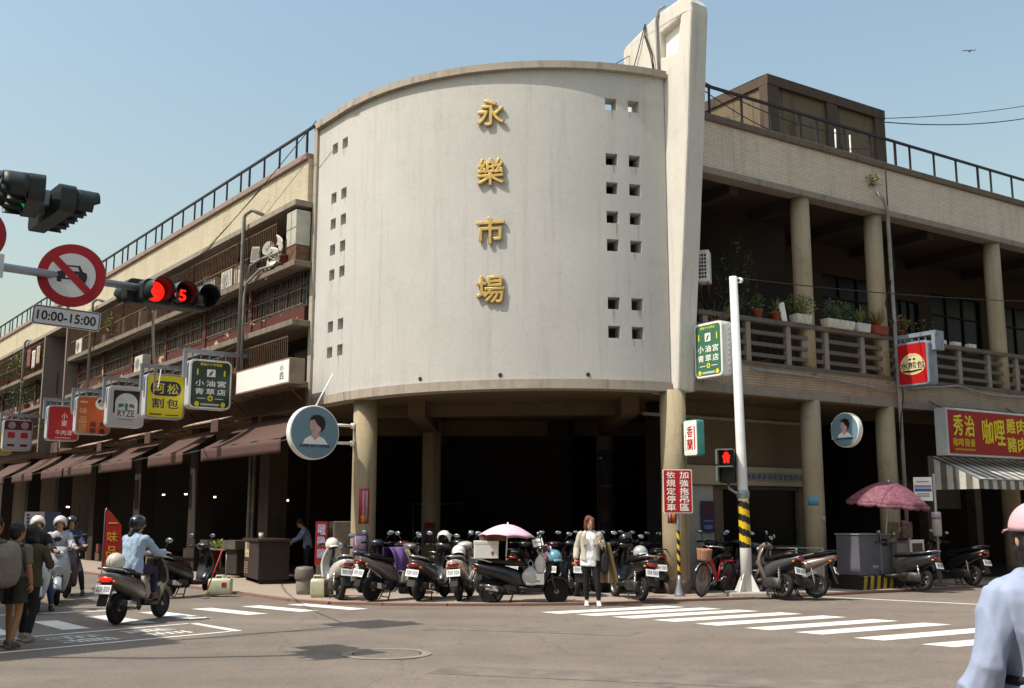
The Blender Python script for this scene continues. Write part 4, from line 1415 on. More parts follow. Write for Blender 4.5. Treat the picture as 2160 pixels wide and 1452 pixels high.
M_dkgreen = mat('sign_dark_green', '#263a2c', .4, 0, .1, 2)
M_green = mat('sign_green', '#3f7057', .4, 0, .1, 2)
def herb_shop(t, y, w, h):
    text('創始六十年老店', .075 * w, M_yel, t, 0, y, .40 * h, bold=.02)
    flat(t, rr(.2 * w, .15 * h, .01, 2), y, M_w, 'emblem').location = (0, 0, .23 * h)
    flat(t, [(-.07 * w, .0), (.0, .02), (.05 * w, .12 * h), (-.03 * w, .08 * h)], y - .003, mat('ink_grey', '#5c5a55'), 'emblem_leaf').location = (0.01, 0, .17 * h)
    for k, ch in enumerate('小油宮青草店'):
        text(ch, .1, M_w, t, (-.26 + .26 * (k % 3)) * w, y, (.02 if k < 3 else -.15) * h, fit=(.21 * w, .125 * h), bold=.014)
    for s in (-1, 1):
        e = flat(t, rr(.035 * w, .12 * h, .008, 2), y, M_yel, 'printed_line'); e.location = (s * .32 * w, 0, .24 * h)
        e = flat(t, disc(.055 * w, 16, ez=1.1), y, M_yel, 'printed_leaf'); e.location = (s * .31 * w, 0, -.405 * h)
        e = flat(t, rr(.2 * w, .012 * h, .002, 2), y, M_w, 'printed_line'); e.location = (s * .21 * w, 0, -.29 * h)
    e = flat(t, [disc(.065 * w, 20), disc(.03 * w, 20)], y, M_yel, 'printed_ring'); e.location = (0, 0, -.285 * h)
    e = flat(t, rr(.44 * w, .04 * h, .01, 2), y, mat('print_pale', '#b9c0b4', .5), 'printed_line'); e.location = (0, 0, -.41 * h)

def lp(s, o): p = LP(s, o); return (p.x, p.y)
def rp(s, o): p = RP(s, o); return (p.x, p.y)
SZ, SH, SW, SD = 5.04, 1.28, 1.13, .32
# dark green herb shop
t, y = blade('dark green hanging lightbox with white and yellow characters, nearest of the left row', lp(2.9, 1.53), SZ, RZL, SW, SH, SD, M_dkgreen)
herb_shop(t, y, SW, SH)
# yellow
t, y = blade('yellow hanging lightbox with navy oval and navy characters', lp(6.3, 1.53), SZ, RZL, SW, SH, SD, M_yel, border=M_steel)
flat(t, rr(.88, .42, .2), y, M_navy, 'printed_oval').location = (0, 0, .22)
for x, ch in ((-.2, '阿'), (.2, '松')): text(ch, .3, M_yel, t, x, y - .003, .22, fit=(.33, .30), bold=.014)
for x, ch in ((-.21, '割'), (.21, '包')): text(ch, .3, M_navy, t, x, y, -.2, fit=(.34, .28), bold=.014)
flat(t, rr(.36, .045, .01, 2), y, mat('ink_olive', '#5e5a1c'), 'printed_line').location = (-.26, 0, -.52)
flat(t, rr(.4, .03, .01, 2), y, mat('ink_olive', '#5e5a1c'), 'printed_line').location = (.2, 0, -.53)
# white with black arch
t, y = blade('white hanging lightbox with black panel and pale arch emblem', lp(9.85, 1.53), SZ, RZL, SW, SH, SD, mat('sign_grey_white', '#b9b4b2', .4, 0, .06, 2), border=M_case)
flat(t, [(-.4, -.2), (.4, -.2), (.4, .5), (-.4, .5)], y, M_blk, 'printed_panel')
arch = [(-.34, -.35), (.34, -.35), (.34, .12)] + [(.34 * math.cos(R(a)), .12 + .3 * math.sin(R(a))) for a in range(10, 180, 10)] + [(-.34, .12)]
flat(t, arch, y - .003, mat('sign_pale', '#c9c8c4', .4), 'printed_arch')
M_teal = mat('ink_teal', '#3d6a70', .5); M_mar = mat('ink_maroon', '#4c1a22', .5)
flat(t, [(-.035, -.1), (.035, -.1), (.05, .1), (-.05, .1)], y - .006, M_teal, 'printed_emblem')
for s in (-1, 1): flat(t, [(s * .07, 0), (s * .25, -.04), (s * .24, .08), (s * .1, .1)], y - .006, M_teal, 'printed_emblem')
text('RYZE', .24, M_mar, t, 0, y - .006, -.21, fit=(.52, .2), bold=.014)
flat(t, rr(.5, .03, .01, 2), y - .006, mat('ink_soft', '#8d8884'), 'printed_line').location = (0, 0, -.4)
# orange
M_or = mat('sign_orange', '#cc5a1c', .42, 0, .1, 2); M_br = mat('ink_brown', '#4d1710', .5); M_pale = mat('ink_pale', '#e3c39a', .5)
t, y = blade('orange hanging lightbox with round portrait and brown characters', lp(13.35, 1.53), SZ, RZL, SW, SH, SD, M_or, border=M_steel)
for k, ch in enumerate('一味品'): text(ch, .2, M_pale, t, -.33, y, .44 - k * .3, fit=(.24, .05 if k == 0 else .22))
flat(t, rr(.24, .3, .03, 2), y, mat('ink_faded', '#d98a52'), 'printed_block').location = (-.34, 0, -.44)
for i, wd in enumerate(('碗粿', '魚羹')):
    for k, ch in enumerate(wd): text(ch, .2, M_br, t, .0 + i * .3, y, -.3 - k * .22, fit=(.2, .19), bold=.014)
flat(t, disc(.2), y, M_w, 'printed_disc').location = (.24, 0, .4)
flat(t, disc(.13, 20, ez=.8), y - .003, M_blk, 'printed_hair').location = (.24, 0, .46)
flat(t, disc(.09, 20), y - .005, mat('print_skin', '#d9b59a'), 'printed_face').location = (.24, 0, .39)
# red
t, y = blade('red hanging lightbox with thin white characters, before the brick-red balcony', lp(17.1, 1.53), SZ, RZL, SW, SH, SD, M_redf, border=M_steel)
for ch, z in (('小', .27), ('東', .0)): text(ch, .24, M_w, t, .02, y, z, fit=(.2, .22))
for k, ch in enumerate('牛肉湯'): text(ch, .16, M_w, t, -.18 + .2 * k, y, -.34, fit=(.17, .18))
flat(t, disc(.11, 20), y, mat('print_pink', '#d6a3a0'), 'printed_disc').location = (.32, 0, .43)
flat(t, rr(.55, .03, .01, 2), y, M_pale, 'printed_line').location = (0, 0, -.53)
# maroon and white
t, y = blade('maroon and white hanging lightbox farthest along the left row', lp(24.2, 1.53), SZ, RZL, SW, SH, SD, mat('sign_lilac', '#b6a8a8', .4, 0, .06, 2), border=M_steel)
flat(t, [(-.53, .22), (.53, .22), (.53, .6), (-.53, .6)], y, mat('sign_maroon', '#5e1420', .45), 'printed_band')
for x in (-.25, .25):
    flat(t, disc(.15, 20), y - .003, mat('print_dusty', '#b08a8c'), 'printed_disc').location = (x, 0, .41)
    flat(t, rr(.28, .24, .03, 2), y, M_redf, 'printed_block').location = (x, 0, .0)
    flat(t, rr(.28, .1, .02, 2), y, M_mar, 'printed_block').location = (x, 0, -.42)
blade('small yellow edged lightbox at the far left end of the row', lp(27.8, 1.53), SZ, RZL, SW, SH, SD, mat('sign_mustard', '#b59a1c', .5), border=M_steel)

# long white lightboxes lying along the left facade
rows = [(-.62, 2.6), (2.95, 6.1), (6.45, 9.65), (10.0, 13.15), (13.5, 16.9), (17.25, 20.5)]
lab = ['long blank white lightbox beside the curved wall', 'white lightbox partly behind the dark green sign', 'white lightbox partly behind the yellow sign', 'white lightbox partly behind the arch emblem sign', 'white lightbox partly behind the orange sign', 'white lightbox partly behind the thin-lettered red sign']
RZF = math.atan2(-DL.y, -DL.x)
for (s0, s1), lb in zip(rows, lab):
    c = LP((s0 + s1) / 2, .72)
    t = thing('lightbox_sign', lb, 'sign', (c.x, c.y, 5.1), RZF, group='long white lightboxes on the left facade')
    w = s1 - s0
    b = MB(); b.box(-w / 2, w / 2, -.18, .22, -.31, .31); b.build('case', mat('case_brown', '#8d7a67', .6, .1, .3, 3), t, bevel=.01)
    flat(t, [(-w / 2 + .04, -.27), (w / 2 - .03, -.27), (w / 2 - .03, .27), (-w / 2 + .04, .27)], -.182, M_w, 'face')
    for ch, z in (('小', .1), ('四', -.1)): text(ch, .2, mat('ink_greybrown', '#6b635c'), t, w / 2 - .42, -.187, z, fit=(.2, .17), bold=.014)
    for k in (-.3, .3): b = MB(); b.tube([(w * k, .1, -.3), (w * k, .5, -.65)], .02, 6); b.build('strut', M_rust, t)

# round portrait signs
M_blue = mat('sign_greyblue', '#6d8a96', .42, 0, .06, 2)
def portrait_sign(label, p, z, rz, dia, d, arm):
    t = thing('round_sign', label, 'sign', (p[0], p[1], z), rz)
    r = dia / 2
    b = MB(); b.lathe([(r, -d / 2), (r, d / 2)], 48, 'y'); b.build('case', M_w, t, bevel=.015)
    y = -d / 2 - .003
    flat(t, disc(r * .95, 48), y, M_blue, 'face', .004); y -= .006
    k = r / .6
    pk = mat('print_rosy', '#c9a3a0', .5)
    sc2 = lambda l: [(a * k, c * k) for a, c in l]
    flat(t, sc2([(-.29, -.26), (-.24, -.15), (-.12, -.08), (.1, -.08), (.22, -.13), (.32, -.26)]), y, M_w, 'printed_shirt')
    flat(t, sc2([(-.1, -.08), (-.07, .02), (.09, .02), (.1, -.08), (.0, -.17)]), y - .003, pk, 'printed_neck')
    flat(t, sc2([(-.13, .28), (-.14, .12), (-.1, .02), (0, -.03), (.1, .02), (.17, .12), (.15, .3), (0, .34)]), y - .005, pk, 'printed_face')
    flat(t, sc2([(-.16, .24), (-.1, .34), (-.04, .38), (.1, .39), (.21, .33), (.25, .2), (.22, .08), (.14, .0), (.14, .1), (.06, .16), (0, .24), (-.02, .28), (-.1, .27)]), y - .008, M_blk, 'printed_hair')
    flat(t, sc2([(-.045, .03), (-.02, .03), (-.02, .06), (-.045, .05)]), y - .008, mat('print_lip', '#8d5a5c'), 'printed_mouth')
    text('SUPER RAY COFFEE', .09 * k, M_navy, t, .0, y - .004, -.3 * k, fit=(.72 * k, .055 * k), bold=.02)
    b = MB()
    for zz in (.2 * k, -.2 * k):
        b.tube([(r * .75, 0, zz), (r + arm, 0, zz)], .035, 10); b.tube([(r + arm - .02, 0, zz - .06), (r + arm - .02, 0, zz + .06)], .05, 10)
    b.build('arm', M_w, t)
    return t
tA = portrait_sign('large round grey-blue sign with portrait on the left column', (-4.49, 24.06), 3.52, R(36.9), 1.22, .2, .42)
b = MB(); b.tube([(.05, 0, .6), (.62, .3, 1.42)], .018, 8); b.build('stay_rod', M_w, tA)
pR = RP(4.22, .88)
portrait_sign('small round grey-blue sign with portrait on the right column', (pR.x, pR.y), 3.62, RZR, .8, .16, .0).rotation_euler = (0, 0, RZR)
# mirrored arm side for the right-hand sign: arm runs back to its column
for o in bpy.data.objects['round_sign.001'].children:
    if o.name.startswith('arm'): o.rotation_euler = (0, 0, PI); o.location = (-.0, 0, 0)

# green herb-shop sign on the right, beside the lamp post
c = RP(.45, .52)
t, y = blade('green lightbox with white characters beside the fin and lamp post', (c.x, c.y), 5.2, RZR, .86, 1.2, .3, M_green, bracket=False, r=.12)
herb_shop(t, y, .86, 1.2)
b = MB(); 
for z in (.38, -.4): b.tube([(-.42, 0, z), (-.75, .05, z)], .02, 6)
b.build('bracket', M_rust, t)
b = MB()
for k in range(8):
    x = -.36 + k * .1; b.tube([(x, .02, .59), (x + .03, .0, .68)], .006, 4); b.tube([(x, .02, -.59), (x + .02, .0, -.66)], .006, 4)
for k in range(10): z = -.5 + k * .11; b.tube([(.42, .02, z), (.5, .0, z + .03)], .006, 4)
b.build('bird_spikes', M_rust, t)
# fried bun sign
c = RP(7.25, .66)
t, y = blade('red lightbox with cream bun picture on the drain pipe', (c.x, c.y), 5.42, RZR, .92, 1.1, .34, M_redf, mat('case_bluegrey', '#8f9aa4', .4, .2), bracket=False, r=.1, border=mat('case_bluegrey', '#8f9aa4'))
b = MB(); b.box(-.62, .62, -.05, .05, .68, .78); b.box(.5, .6, -.06, .3, .3, .78); b.box(-.55, -.45, -.04, .04, -.6, .75); b.build('bracket', mat('case_bluegrey', '#8f9aa4'), t)
b = MB()
for x in (-.3, -.1, .1, .3): b = MB(); b.tube([(x, 0, .54), (x, 0, .7)], .018, 6); b.build('hanger', M_steel, t)
M_bun = mat('print_cream', '#dccb94', .5, 0, .08, 4)
bun = [(.36 * math.cos(R(a)), (-.08 + (.2 if math.sin(R(a)) < 0 else .34) * math.sin(R(a)))) for a in range(0, 360, 10)]
flat(t, bun, y, M_bun, 'printed_bun')
for x, ch in ((-.24, '水'), (0, '煎'), (.24, '包')): text(ch, .2, M_navy, t, x, y - .003, -.04, fit=(.23, .17), bold=.014)
flat(t, [(-.28, -.2), (-.02, -.22), (.28, -.18), (.28, -.15), (-.02, -.17), (-.28, -.16)], y - .003, M_blk, 'printed_brush')
for x in (-.06, .06): flat(t, rr(.07, .05, .01, 2), y - .003, M_navy, 'printed_line').location = (x, 0, .11)
for x, z in ((-.05, .2), (.0, .23), (.05, .2), (-.02, .18), (.03, .25)): flat(t, disc(.012, 8), y - .003, M_br, 'printed_dot').location = (x, 0, z)
# small incense shop sign on the column below the fin
c = RP(.0, .32)
t, y = blade('small white sign with red brush characters and teal sides below the fin', (c.x, c.y), 3.3, RZR, .42, .76, .2, M_w, mat('case_teal', '#4f9a93', .45), bracket=False, r=.05)
for ch, z in (('香', .13), ('蘭', -.14)): text(ch, .2, M_redf, t, -.01, y, z, fit=(.18, .24), bold=.014)
flat(t, rr(.03, .5, .005, 2), y, M_redf, 'printed_line').location = (.13, 0, .0)
flat(t, rr(.02, .36, .005, 2), y, mat('ink_tealsmall', '#7fa8a4'), 'printed_line').location = (-.14, 0, -.1)
b = MB()
for z in (.13, -.17): b.tube([(-.2, 0, z), (-.42, .0, z)], .025, 8); b.box(-.44, -.4, -.04, .04, z - .04, z + .04)
b.build('bracket', mat('case_teal', '#4f9a93'), t)
# curry shop sign
c = RP(10.8, .62)
t = thing('shop_sign', 'big red lightbox with yellow characters over the striped awning', 'sign', (c.x, c.y, 3.78), PI / 2 - AR)
b = MB(); b.box(-2.65, 3.2, -.15, .2, -.6, .6); b.build('case', M_case, t, bevel=.012)
flat(t, [(-2.6, -.55), (2.2, -.55), (2.2, .55), (-2.6, .55)], -.155, mat('sign_red_deep', '#9c1412', .42, 0, .12, 2), 'face')
flat(t, [(2.25, -.55), (3.16, -.55), (3.16, .55), (2.25, .55)], -.155, M_yel, 'face')
for ch, x in (('秀', -2.2), ('治', -1.72)): text(ch, .4, M_yel, t, x, -.162, .17, fit=(.42, .55), bold=.02)
for k, ch in enumerate('咖啡簡餐'): text(ch, .14, M_yel, t, -2.34 + k * .24, -.162, -.26, fit=(.2, .2))
flat(t, rr(.85, .05, .01, 2), -.16, mat('ink_ochre', '#c08a1c'), 'printed_line').location = (-1.95, 0, -.44)
for ch, x in (('咖', -.95), ('哩', -.42)): text(ch, .4, M_yel, t, x, -.162, .05, fit=(.46, .66), bold=.014)
for ch, x, z in (('雞', .1, .25), ('肉', .58, .25), ('豬', .1, -.24), ('肉', .58, -.24)): text(ch, .3, M_yel, t, x, -.162, z, fit=(.42, .4), bold=.02)
text('飯', .4, M_yel, t, 1.1, -.162, .05, fit=(.46, .66), bold=.014)
for q_ in ([(-2.64, -.1, -.1), (-2.5, -.16, -.5)], [(-2.2, .2, .6), (-2.2, .7, .9)], [(1.2, .2, .6), (1.2, .7, .9)]): b = MB(); b.tube(q_, .018, 6); b.build('strut', M_rust, t)
# striped awning
c = RP(11.0, .45)
t = thing('striped_awning', 'grey and white striped awning under the red curry sign', 'awning', (c.x, c.y, 2.45), PI / 2 - AR)
st = [mat('awning_grey', '#6d675f', .8), mat('awning_white', '#c9c4b8', .8)]
b = MB(); n = 30
for k in range(n):
    x0, x1 = -2.7 + 5.6 * k / n, -2.7 + 5.6 * (k + 1) / n
    b.add([(x0, .4, .75), (x1, .4, .75), (x1, -1.0, .12), (x0, -1.0, .12)], [(0, 1, 2, 3)], k % 2)
    b.add([(x0, -1.0, .12), (x1, -1.0, .12), (x1, -1.01, -.12), (x0, -1.01, -.12)], [(0, 1, 2, 3)], k % 2)
cv = b.build('canopy', st, t); cv.modifiers.new('thickness', 'SOLIDIFY').thickness = .008
b = MB()
for k in range(8):
    y0, y1 = .4 - 1.4 * k / 8, .4 - 1.4 * (k + 1) / 8
    b.add([(-2.7, y0, .75 - .63 * k / 8), (-2.7, y1, .75 - .63 * (k + 1) / 8), (-2.7, y1, -.12), (-2.7, y0, -.12)], [(0, 1, 2, 3)], k % 2)
sp = b.build('side_panel', st, t); sp.modifiers.new('thickness', 'SOLIDIFY').thickness = .008
b = MB(); b.tube([(-2.7, -1, .12), (2.9, -1, .12)], .02, 6); b.tube([(-2.68, .4, .0), (-2.68, -1, .1)], .018, 6); b.build('frame', M_steel, t)

# ---- brown awnings of the left arcade
M_awn = stained('awning_brown', '#5a4037', '#33241f', .6, False, .8, .85, .15)
aw = [(-.95, 4.0, 'widest brown awning nearest the round portrait sign'), (5.35, 8.3, 'brown awning, second from the curved wall'), (9.85, 13.3, 'brown awning, third from the curved wall'), (14.2, 17.7, 'brown awning, fourth from the curved wall'), (17.9, 21.0, 'brown awning, fifth from the curved wall'), (22.5, 26, 'brown awning, sixth from the curved wall'), (27.5, 32, 'brown awning at the far left end')]
for s0, s1, lb in aw:
    c = LP((s0 + s1) / 2, 0)
    t = thing('awning', lb, 'awning', (c.x, c.y, 3.06), RZF, group='brown awnings along the left arcade')
    w = s1 - s0
    def fn(u, v): return ((u - .5) * w, -.1 - 1.12 * v, 1.08 - .7 * v - .05 * math.sin(PI * v) - .015 * math.sin(u * w * 5) * v)
    b = MB(); b.sheet(fn, 24, 8, .01); cn = b.build('canopy', M_awn, t)
    b = MB(); b.sheet(lambda u, v: ((u - .5) * w, -1.22 - .015 * math.sin(u * w * 5), .38 - .33 * v), 24, 3, .008); b.build('valance', M_awn, t)
    b = MB(); b.tube([(-w / 2 + .02, -1.19, .33), (w / 2 - .02, -1.19, .33)], .022, 8); b.tube([(-w / 2 + .05, -.1, .6), (-w / 2 + .05, -1.2, .33)], .018, 6); b.tube([(w / 2 - .05, -.1, .6), (w / 2 - .05, -1.2, .33)], .018, 6); b.build('frame', M_steel, t)
# roller boxes above the awnings
for s0, s1, lb in ((3.2, 6.0, 'pale roller cover above the second awning'), (8.6, 11.8, 'pale roller cover above the third awning'), (13.6, 17, 'pale roller cover above the fourth awning')):
    c = LP((s0 + s1) / 2, .9)
    t = thing('awning_roller', lb, 'awning', (c.x, c.y, 4.0), RZF, group='roller covers over the awnings')
    w = s1 - s0
    b = MB(); b.sheet(lambda u, v: ((u - .5) * w, -.35 * v + .2, .3 - .12 * v), 6, 3, .03); b.build('cover', mat('roller_cover', '#b39a86', .7, 0, .2, 3), t)
    b = MB(); b.box(w / 2 - .5, w / 2, -.2, -.12, -.12, .2); b.build('end_flap', M_awn, t)
    for k in (-w / 2, w / 2 - .1): b = MB(); b.tube([(k, .0, .1), (k, .95, .3)], .02, 6); b.build('strut', M_rust, t)
# ================================================================== street furniture
def helix_pole(b, r0, r1, z0, z1, turns, n=20, m=40):
    vs = []; 
    for j in range(m + 1):
        f = j / m; r = r0 + (r1 - r0) * f
        for k in range(n):
            a = 2 * PI * k / n; vs.append((r * math.cos(a), r * math.sin(a), z0 + (z1 - z0) * f))
    for j in range(m):
        for k in range(n):
            q = int(math.floor((j / m * turns * 2) + (k / n) * 2)) % 2
            b.add([vs[j * n + k], vs[j * n + (k + 1) % n], vs[(j + 1) * n + (k + 1) % n], vs[(j + 1) * n + k]], [(0, 1, 2, 3)], q, True)
M_hy = mat('hazard_yellow', '#d9b417', .55, 0, .15, 5); M_hb = mat('hazard_black', '#17130f', .6, 0, .2, 6)
M_postw = mat('post_white', '#d6d6d2', .5, 0, .12, 2)
# white lamp post with hazard stripes
LPX, LPY = 4.83, 22.42
t = thing('lamp_post', 'tall white post with yellow and black spiral stripes by the zebra crossing', 'post', (LPX, LPY, PZ), rot=(0, R(-.6), 0))
b = MB(); b.tube([(0, 0, .08), (0, 0, .97), (0, 0, 1.93), (0, 0, 2.3), (0, 0, 6.7)], [.12, .115, .11, .105, .085], 20); b.build('pole', M_postw, t)
b = MB(); helix_pole(b, .118, .114, .97, 1.93, 3.4); b.build('hazard_sleeve', [M_hy, M_hb], t)
b = MB(); b.box(-.42, .42, -.36, .36, -.03, .09); b.build('footing', stained('footing', '#b1a99d', '#6b635a', .5, False, 2), t, bevel=.03)
for k in range(4):
    b = MB(); a = R(45 + 90 * k); c_, s_ = math.cos(a), math.sin(a)
    b.prism([[(.1, .09), (.3, .09), (.11, .45)]], -.012, .012, 'y')
    b.build('gusset', M_postw, t, rot=(0, 0, a))
b = MB(); b.lathe([(.122, 1.98), (.135, 2.0), (.135, 2.12), (.12, 2.14)], 20); b.build('collar', M_steel, t)
b = MB(); b.tube([(.07, 0, 6.66), (.16, -.02, 6.66), (.2, -.02, 6.62), (.17, -.02, 6.57), (.08, 0, 6.57)], .018, 8); b.ell((.17, -.02, 6.62), .04, 10, 6); b.build('insulator', M_w, t)
# pedestrian signal on its arm
t = thing('pedestrian_signal', 'pedestrian signal showing a red figure beside the white post', 'traffic light', (LPX - .34, LPY - .03, 2.7), R(-20))
b = MB(); b.box(-.14, .16, -.06, .22, -.36, .34); b.build('housing', mat('signal_black', '#15120f', .5, 0, .2, 6), t, bevel=.02)
for z in (.0, -.35):
    b = MB(); b.box(-.19, -.15, -.3, .08, z + .02, z + .33); b.box(-.15, .15, -.3, -.06, z + .31, z + .335); b.build('visor', mat('signal_green_grey', '#5f6f66', .5), t)
flat(t, [(-.12, .03), (.12, .03), (.12, .3), (-.12, .3)], -.062, M_blk, 'lens')
M_led = mat('led_red', '#ff1a12', .4, 0, .02, 5, emit=2.0)
fig = [(-.035, .05), (-.01, .05), (0, .13), (.01, .05), (.035, .05), (.04, .14), (.055, .2), (.03, .225), (.03, .26), (0, .285), (-.03, .26), (-.03, .225), (-.055, .2), (-.04, .14)]
flat(t, [(a * 1.5, .0 + c) for a, c in fig], -.066, M_led, 'red_figure')
flat(t, [(-.12, -.33), (.12, -.33), (.12, -.05), (-.12, -.05)], -.062, M_blk, 'lens')
b = MB(); b.tube([(0, .1, -.36), (.02, .1, -.48), (.15, .08, -.56), (.3, .05, -.58)], .03, 10); b.build('arm', M_steel, t)

# red towing-zone sign on a striped pole
t = thing('towing_sign', 'red panel with two white character columns on striped pole', 'sign', (3.42, 22.3, PZ), R(6))
b = MB(); b.tube([(0, 0, .3), (0, 0, 2.5)], .03, 12); b.build('pole', M_steel, t)
b = MB(); helix_pole(b, .034, .034, .42, 1.32, 4.2, 12, 40); b.build('hazard_sleeve', [M_hy, M_hb], t)
b = MB(); b.lathe([(.12, 0), (.11, .03), (.04, .3), (.032, .42)], 16); b.build('base', M_steel, t)
b = MB(); b.prism([rr(.62, .9, .03, 4)], -.05, -.035, 'y'); pn = b.build('panel', M_w, t, (0, 0, 2.12)); 
flat(t, rr(.58, .86, .02, 3), -.052, M_redf, 'panel_face').location = (0, 0, 2.12)
for i, wd in enumerate(('加強拖吊區', '依規定停車')):
    for k, ch in enumerate(wd): text(ch, .16, M_w, t, .14 - .28 * i, -.056, 2.12 + .33 - k * .165, fit=(.19, .145), bold=.014)

# ---- mast arm with signs and signals on the left
A0 = Vector((-9.6, 11.35, 4.9)); AD = Vector((.735, .678, 0))
t = thing('signal_mast', 'grey mast arm reaching over the street at upper left', 'mast', (A0.x, A0.y, 0), math.atan2(AD.y, AD.x))
b = MB(); b.tube([(0, 0, 0), (0, 0, 5.8)], [.14, .1], 16); b.build('pole', M_steel, t)
b = MB(); b.tube([(0, 0, 5.0), (2.0, 0, 4.93), (6.8, 0, 4.92)], [.075, .065, .05], 12); b.build('arm', M_steel, t)
b = MB(); b.tube([(0, 0, 5.6), (1.5, -1.5, 5.5), (3.2, -2.6, 5.42)], .05, 10); b.build('side_arm', M_steel, t)
RA = math.atan2(AD.y, AD.x)
M_sg = mat('signal_grey', '#222a28', .5, 0, .2, 5)
M_sgin = mat('visor_inside', '#0d0b0a', .8)
def signal_head(label, p, rz, n, lit=None, digits=None, group='vehicle signals at upper left', lamp=.15):
    t = thing('traffic_light', label, 'traffic light', p, rz, group=group)
    w = .36 * n
    b = MB(); b.prism([rr(w, .36, .1)], .0, .2, 'y'); b.build('housing', M_sg, t, bevel=.02)
    for k in range(n):
        x = (k - (n - 1) / 2) * .36
        def vis(u, v):
            a = R(-52) + R(284) * u; L = .30 * v
            return (lamp * 1.12 * math.cos(a), -L * (1 if math.sin(a) > -.2 else .75), lamp * 1.12 * math.sin(a))
        b = MB(); b.sheet(vis, 24, 4, .008); b.build('visor', M_sg, t, (x, 0, 0))
        on = lit and k == lit[0]
        b = MB(); b.lathe([(.0, -.05), (lamp * .7, -.035), (lamp, 0)], 24, 'y'); b.build('lens', lit[1] if on else mat('lens_dark', '#241a17', .3, 0, .2, 10, coat=.5), t, (x, 0, 0))
        if digits and k == 1: text(digits, .2, M_led, t, x, -.056, -.01, fit=(.2, .17), bold=.02)
    b = MB(); b.box(-.05, .05, .2, .3, -.1, .1); b.build('clamp', M_steel, t)
    return t
sp_ = A0 + AD * 6.27
signal_head('three-lamp signal on the mast arm with its red lamp lit', (sp_.x + .07, sp_.y - .2, 4.86), RA, 3, (0, mat('lamp_red', '#ff2015', .4, 0, .05, 8, emit=1.1)), '15')
bk = signal_head('signal facing away behind the lit red signal', (sp_.x - .35, sp_.y + .1, 4.9), RA + PI, 3)
signal_head('four-lamp signal with visors turned away to the right', (-5.31, 12.1, 5.17), math.atan2(.77, -.63), 4).scale = (.88, .88, .88)
signal_head('signal cut by the left edge with a small green glow', (-5.52, 11.65, 5.22), R(-60), 3, (1, mat('lamp_green', '#1fc060', .4, 0, .05, 8, emit=.3)), lamp=.17).scale = (.85, .85, .85)
# no-cars disc and its time plate
dq = A0 + AD * 4.69
t = thing('prohibition_sign', 'round red-bordered no-cars sign on the mast arm', 'sign', (dq.x + .05, dq.y - .09, 4.93), RA - R(22))
b = MB(); b.lathe([(.445, -.01), (.445, .01)], 48, 'y'); b.build('plate', M_steel, t)
M_rr = mat('sign_red_reflect', '#a01218', .4, 0, .08, 2); M_gw = mat('sign_white_reflect', '#cfccc8', .45, 0, .05, 2)
flat(t, disc(.44, 48), -.0115, M_rr, 'red_ring'); flat(t, disc(.31, 40), -.0145, M_gw, 'white_field')
b = MB(); b.box(-.05, .05, -.022, -.019, -.33, .33); b.build('slash', M_rr, t, rot=(0, R(-45), 0))
car = [(-.2, -.02), (-.19, .04), (-.14, .055), (-.11, .14), (.1, .14), (.14, .055), (.19, .04), (.2, -.02), (.18, -.1), (.13, -.1), (.13, -.06), (-.13, -.06), (-.13, -.1), (-.18, -.1)]
flat(t, [car, [(-.095, .06), (.095, .06), (.075, .12), (-.075, .12)], [(-.08, -.04), (.08, -.04), (.08, .01), (-.08, .01)]], -.0185, M_blk, 'car_symbol', .0025)
t = thing('time_plate', 'white time plate hanging below the no-cars sign', 'sign', (dq.x + .02, dq.y - .09, 4.33), RA - R(22))
b = MB(); b.prism([rr(.88, .27, .03, 4)], -.008, .008, 'y'); b.build('plate', M_gw, t)
flat(t, [rr(.86, .25, .03, 4), rr(.84, .23, .025, 4)], -.0095, M_blk, 'border')
text('10:00-15:00', .2, M_blk, t, 0, -.0105, 0, fit=(.76, .13), bold=.015)
b = MB(); b.tube([(0, .01, .1), (0, .03, .6)], .02, 6); b.build('hanger', M_steel, t)
t.rotation_euler = (0, R(3), RA - R(12))
dq = A0 + AD * 3.38
t = thing('prohibition_sign', 'red-bordered round sign cut off by the left edge', 'sign', (dq.x + .04, dq.y - .06, 5.3), RA - R(15))
b = MB(); b.lathe([(.4, -.01), (.4, .01)], 40, 'y'); b.build('plate', M_steel, t)
flat(t, disc(.395, 48), -.0115, M_rr, 'red_ring'); flat(t, disc(.29, 40), -.0145, mat('sign_cream', '#d9d2b4', .45), 'white_field')
b = MB(); b.box(-.04, .04, -.022, -.019, -.3, .3); b.build('slash', M_rr, t, rot=(0, R(-45), 0))
t = thing('supplementary_plate', 'white supplementary plate cut off by the left edge', 'sign', (dq.x + .02, dq.y - .08, 4.9), RA - R(15))
b = MB(); b.box(-.42, .42, -.008, .008, -.16, .16); b.build('plate', M_gw, t)
text('機車左轉', .2, M_blk, t, 0, -.01, 0, fit=(.74, .2))
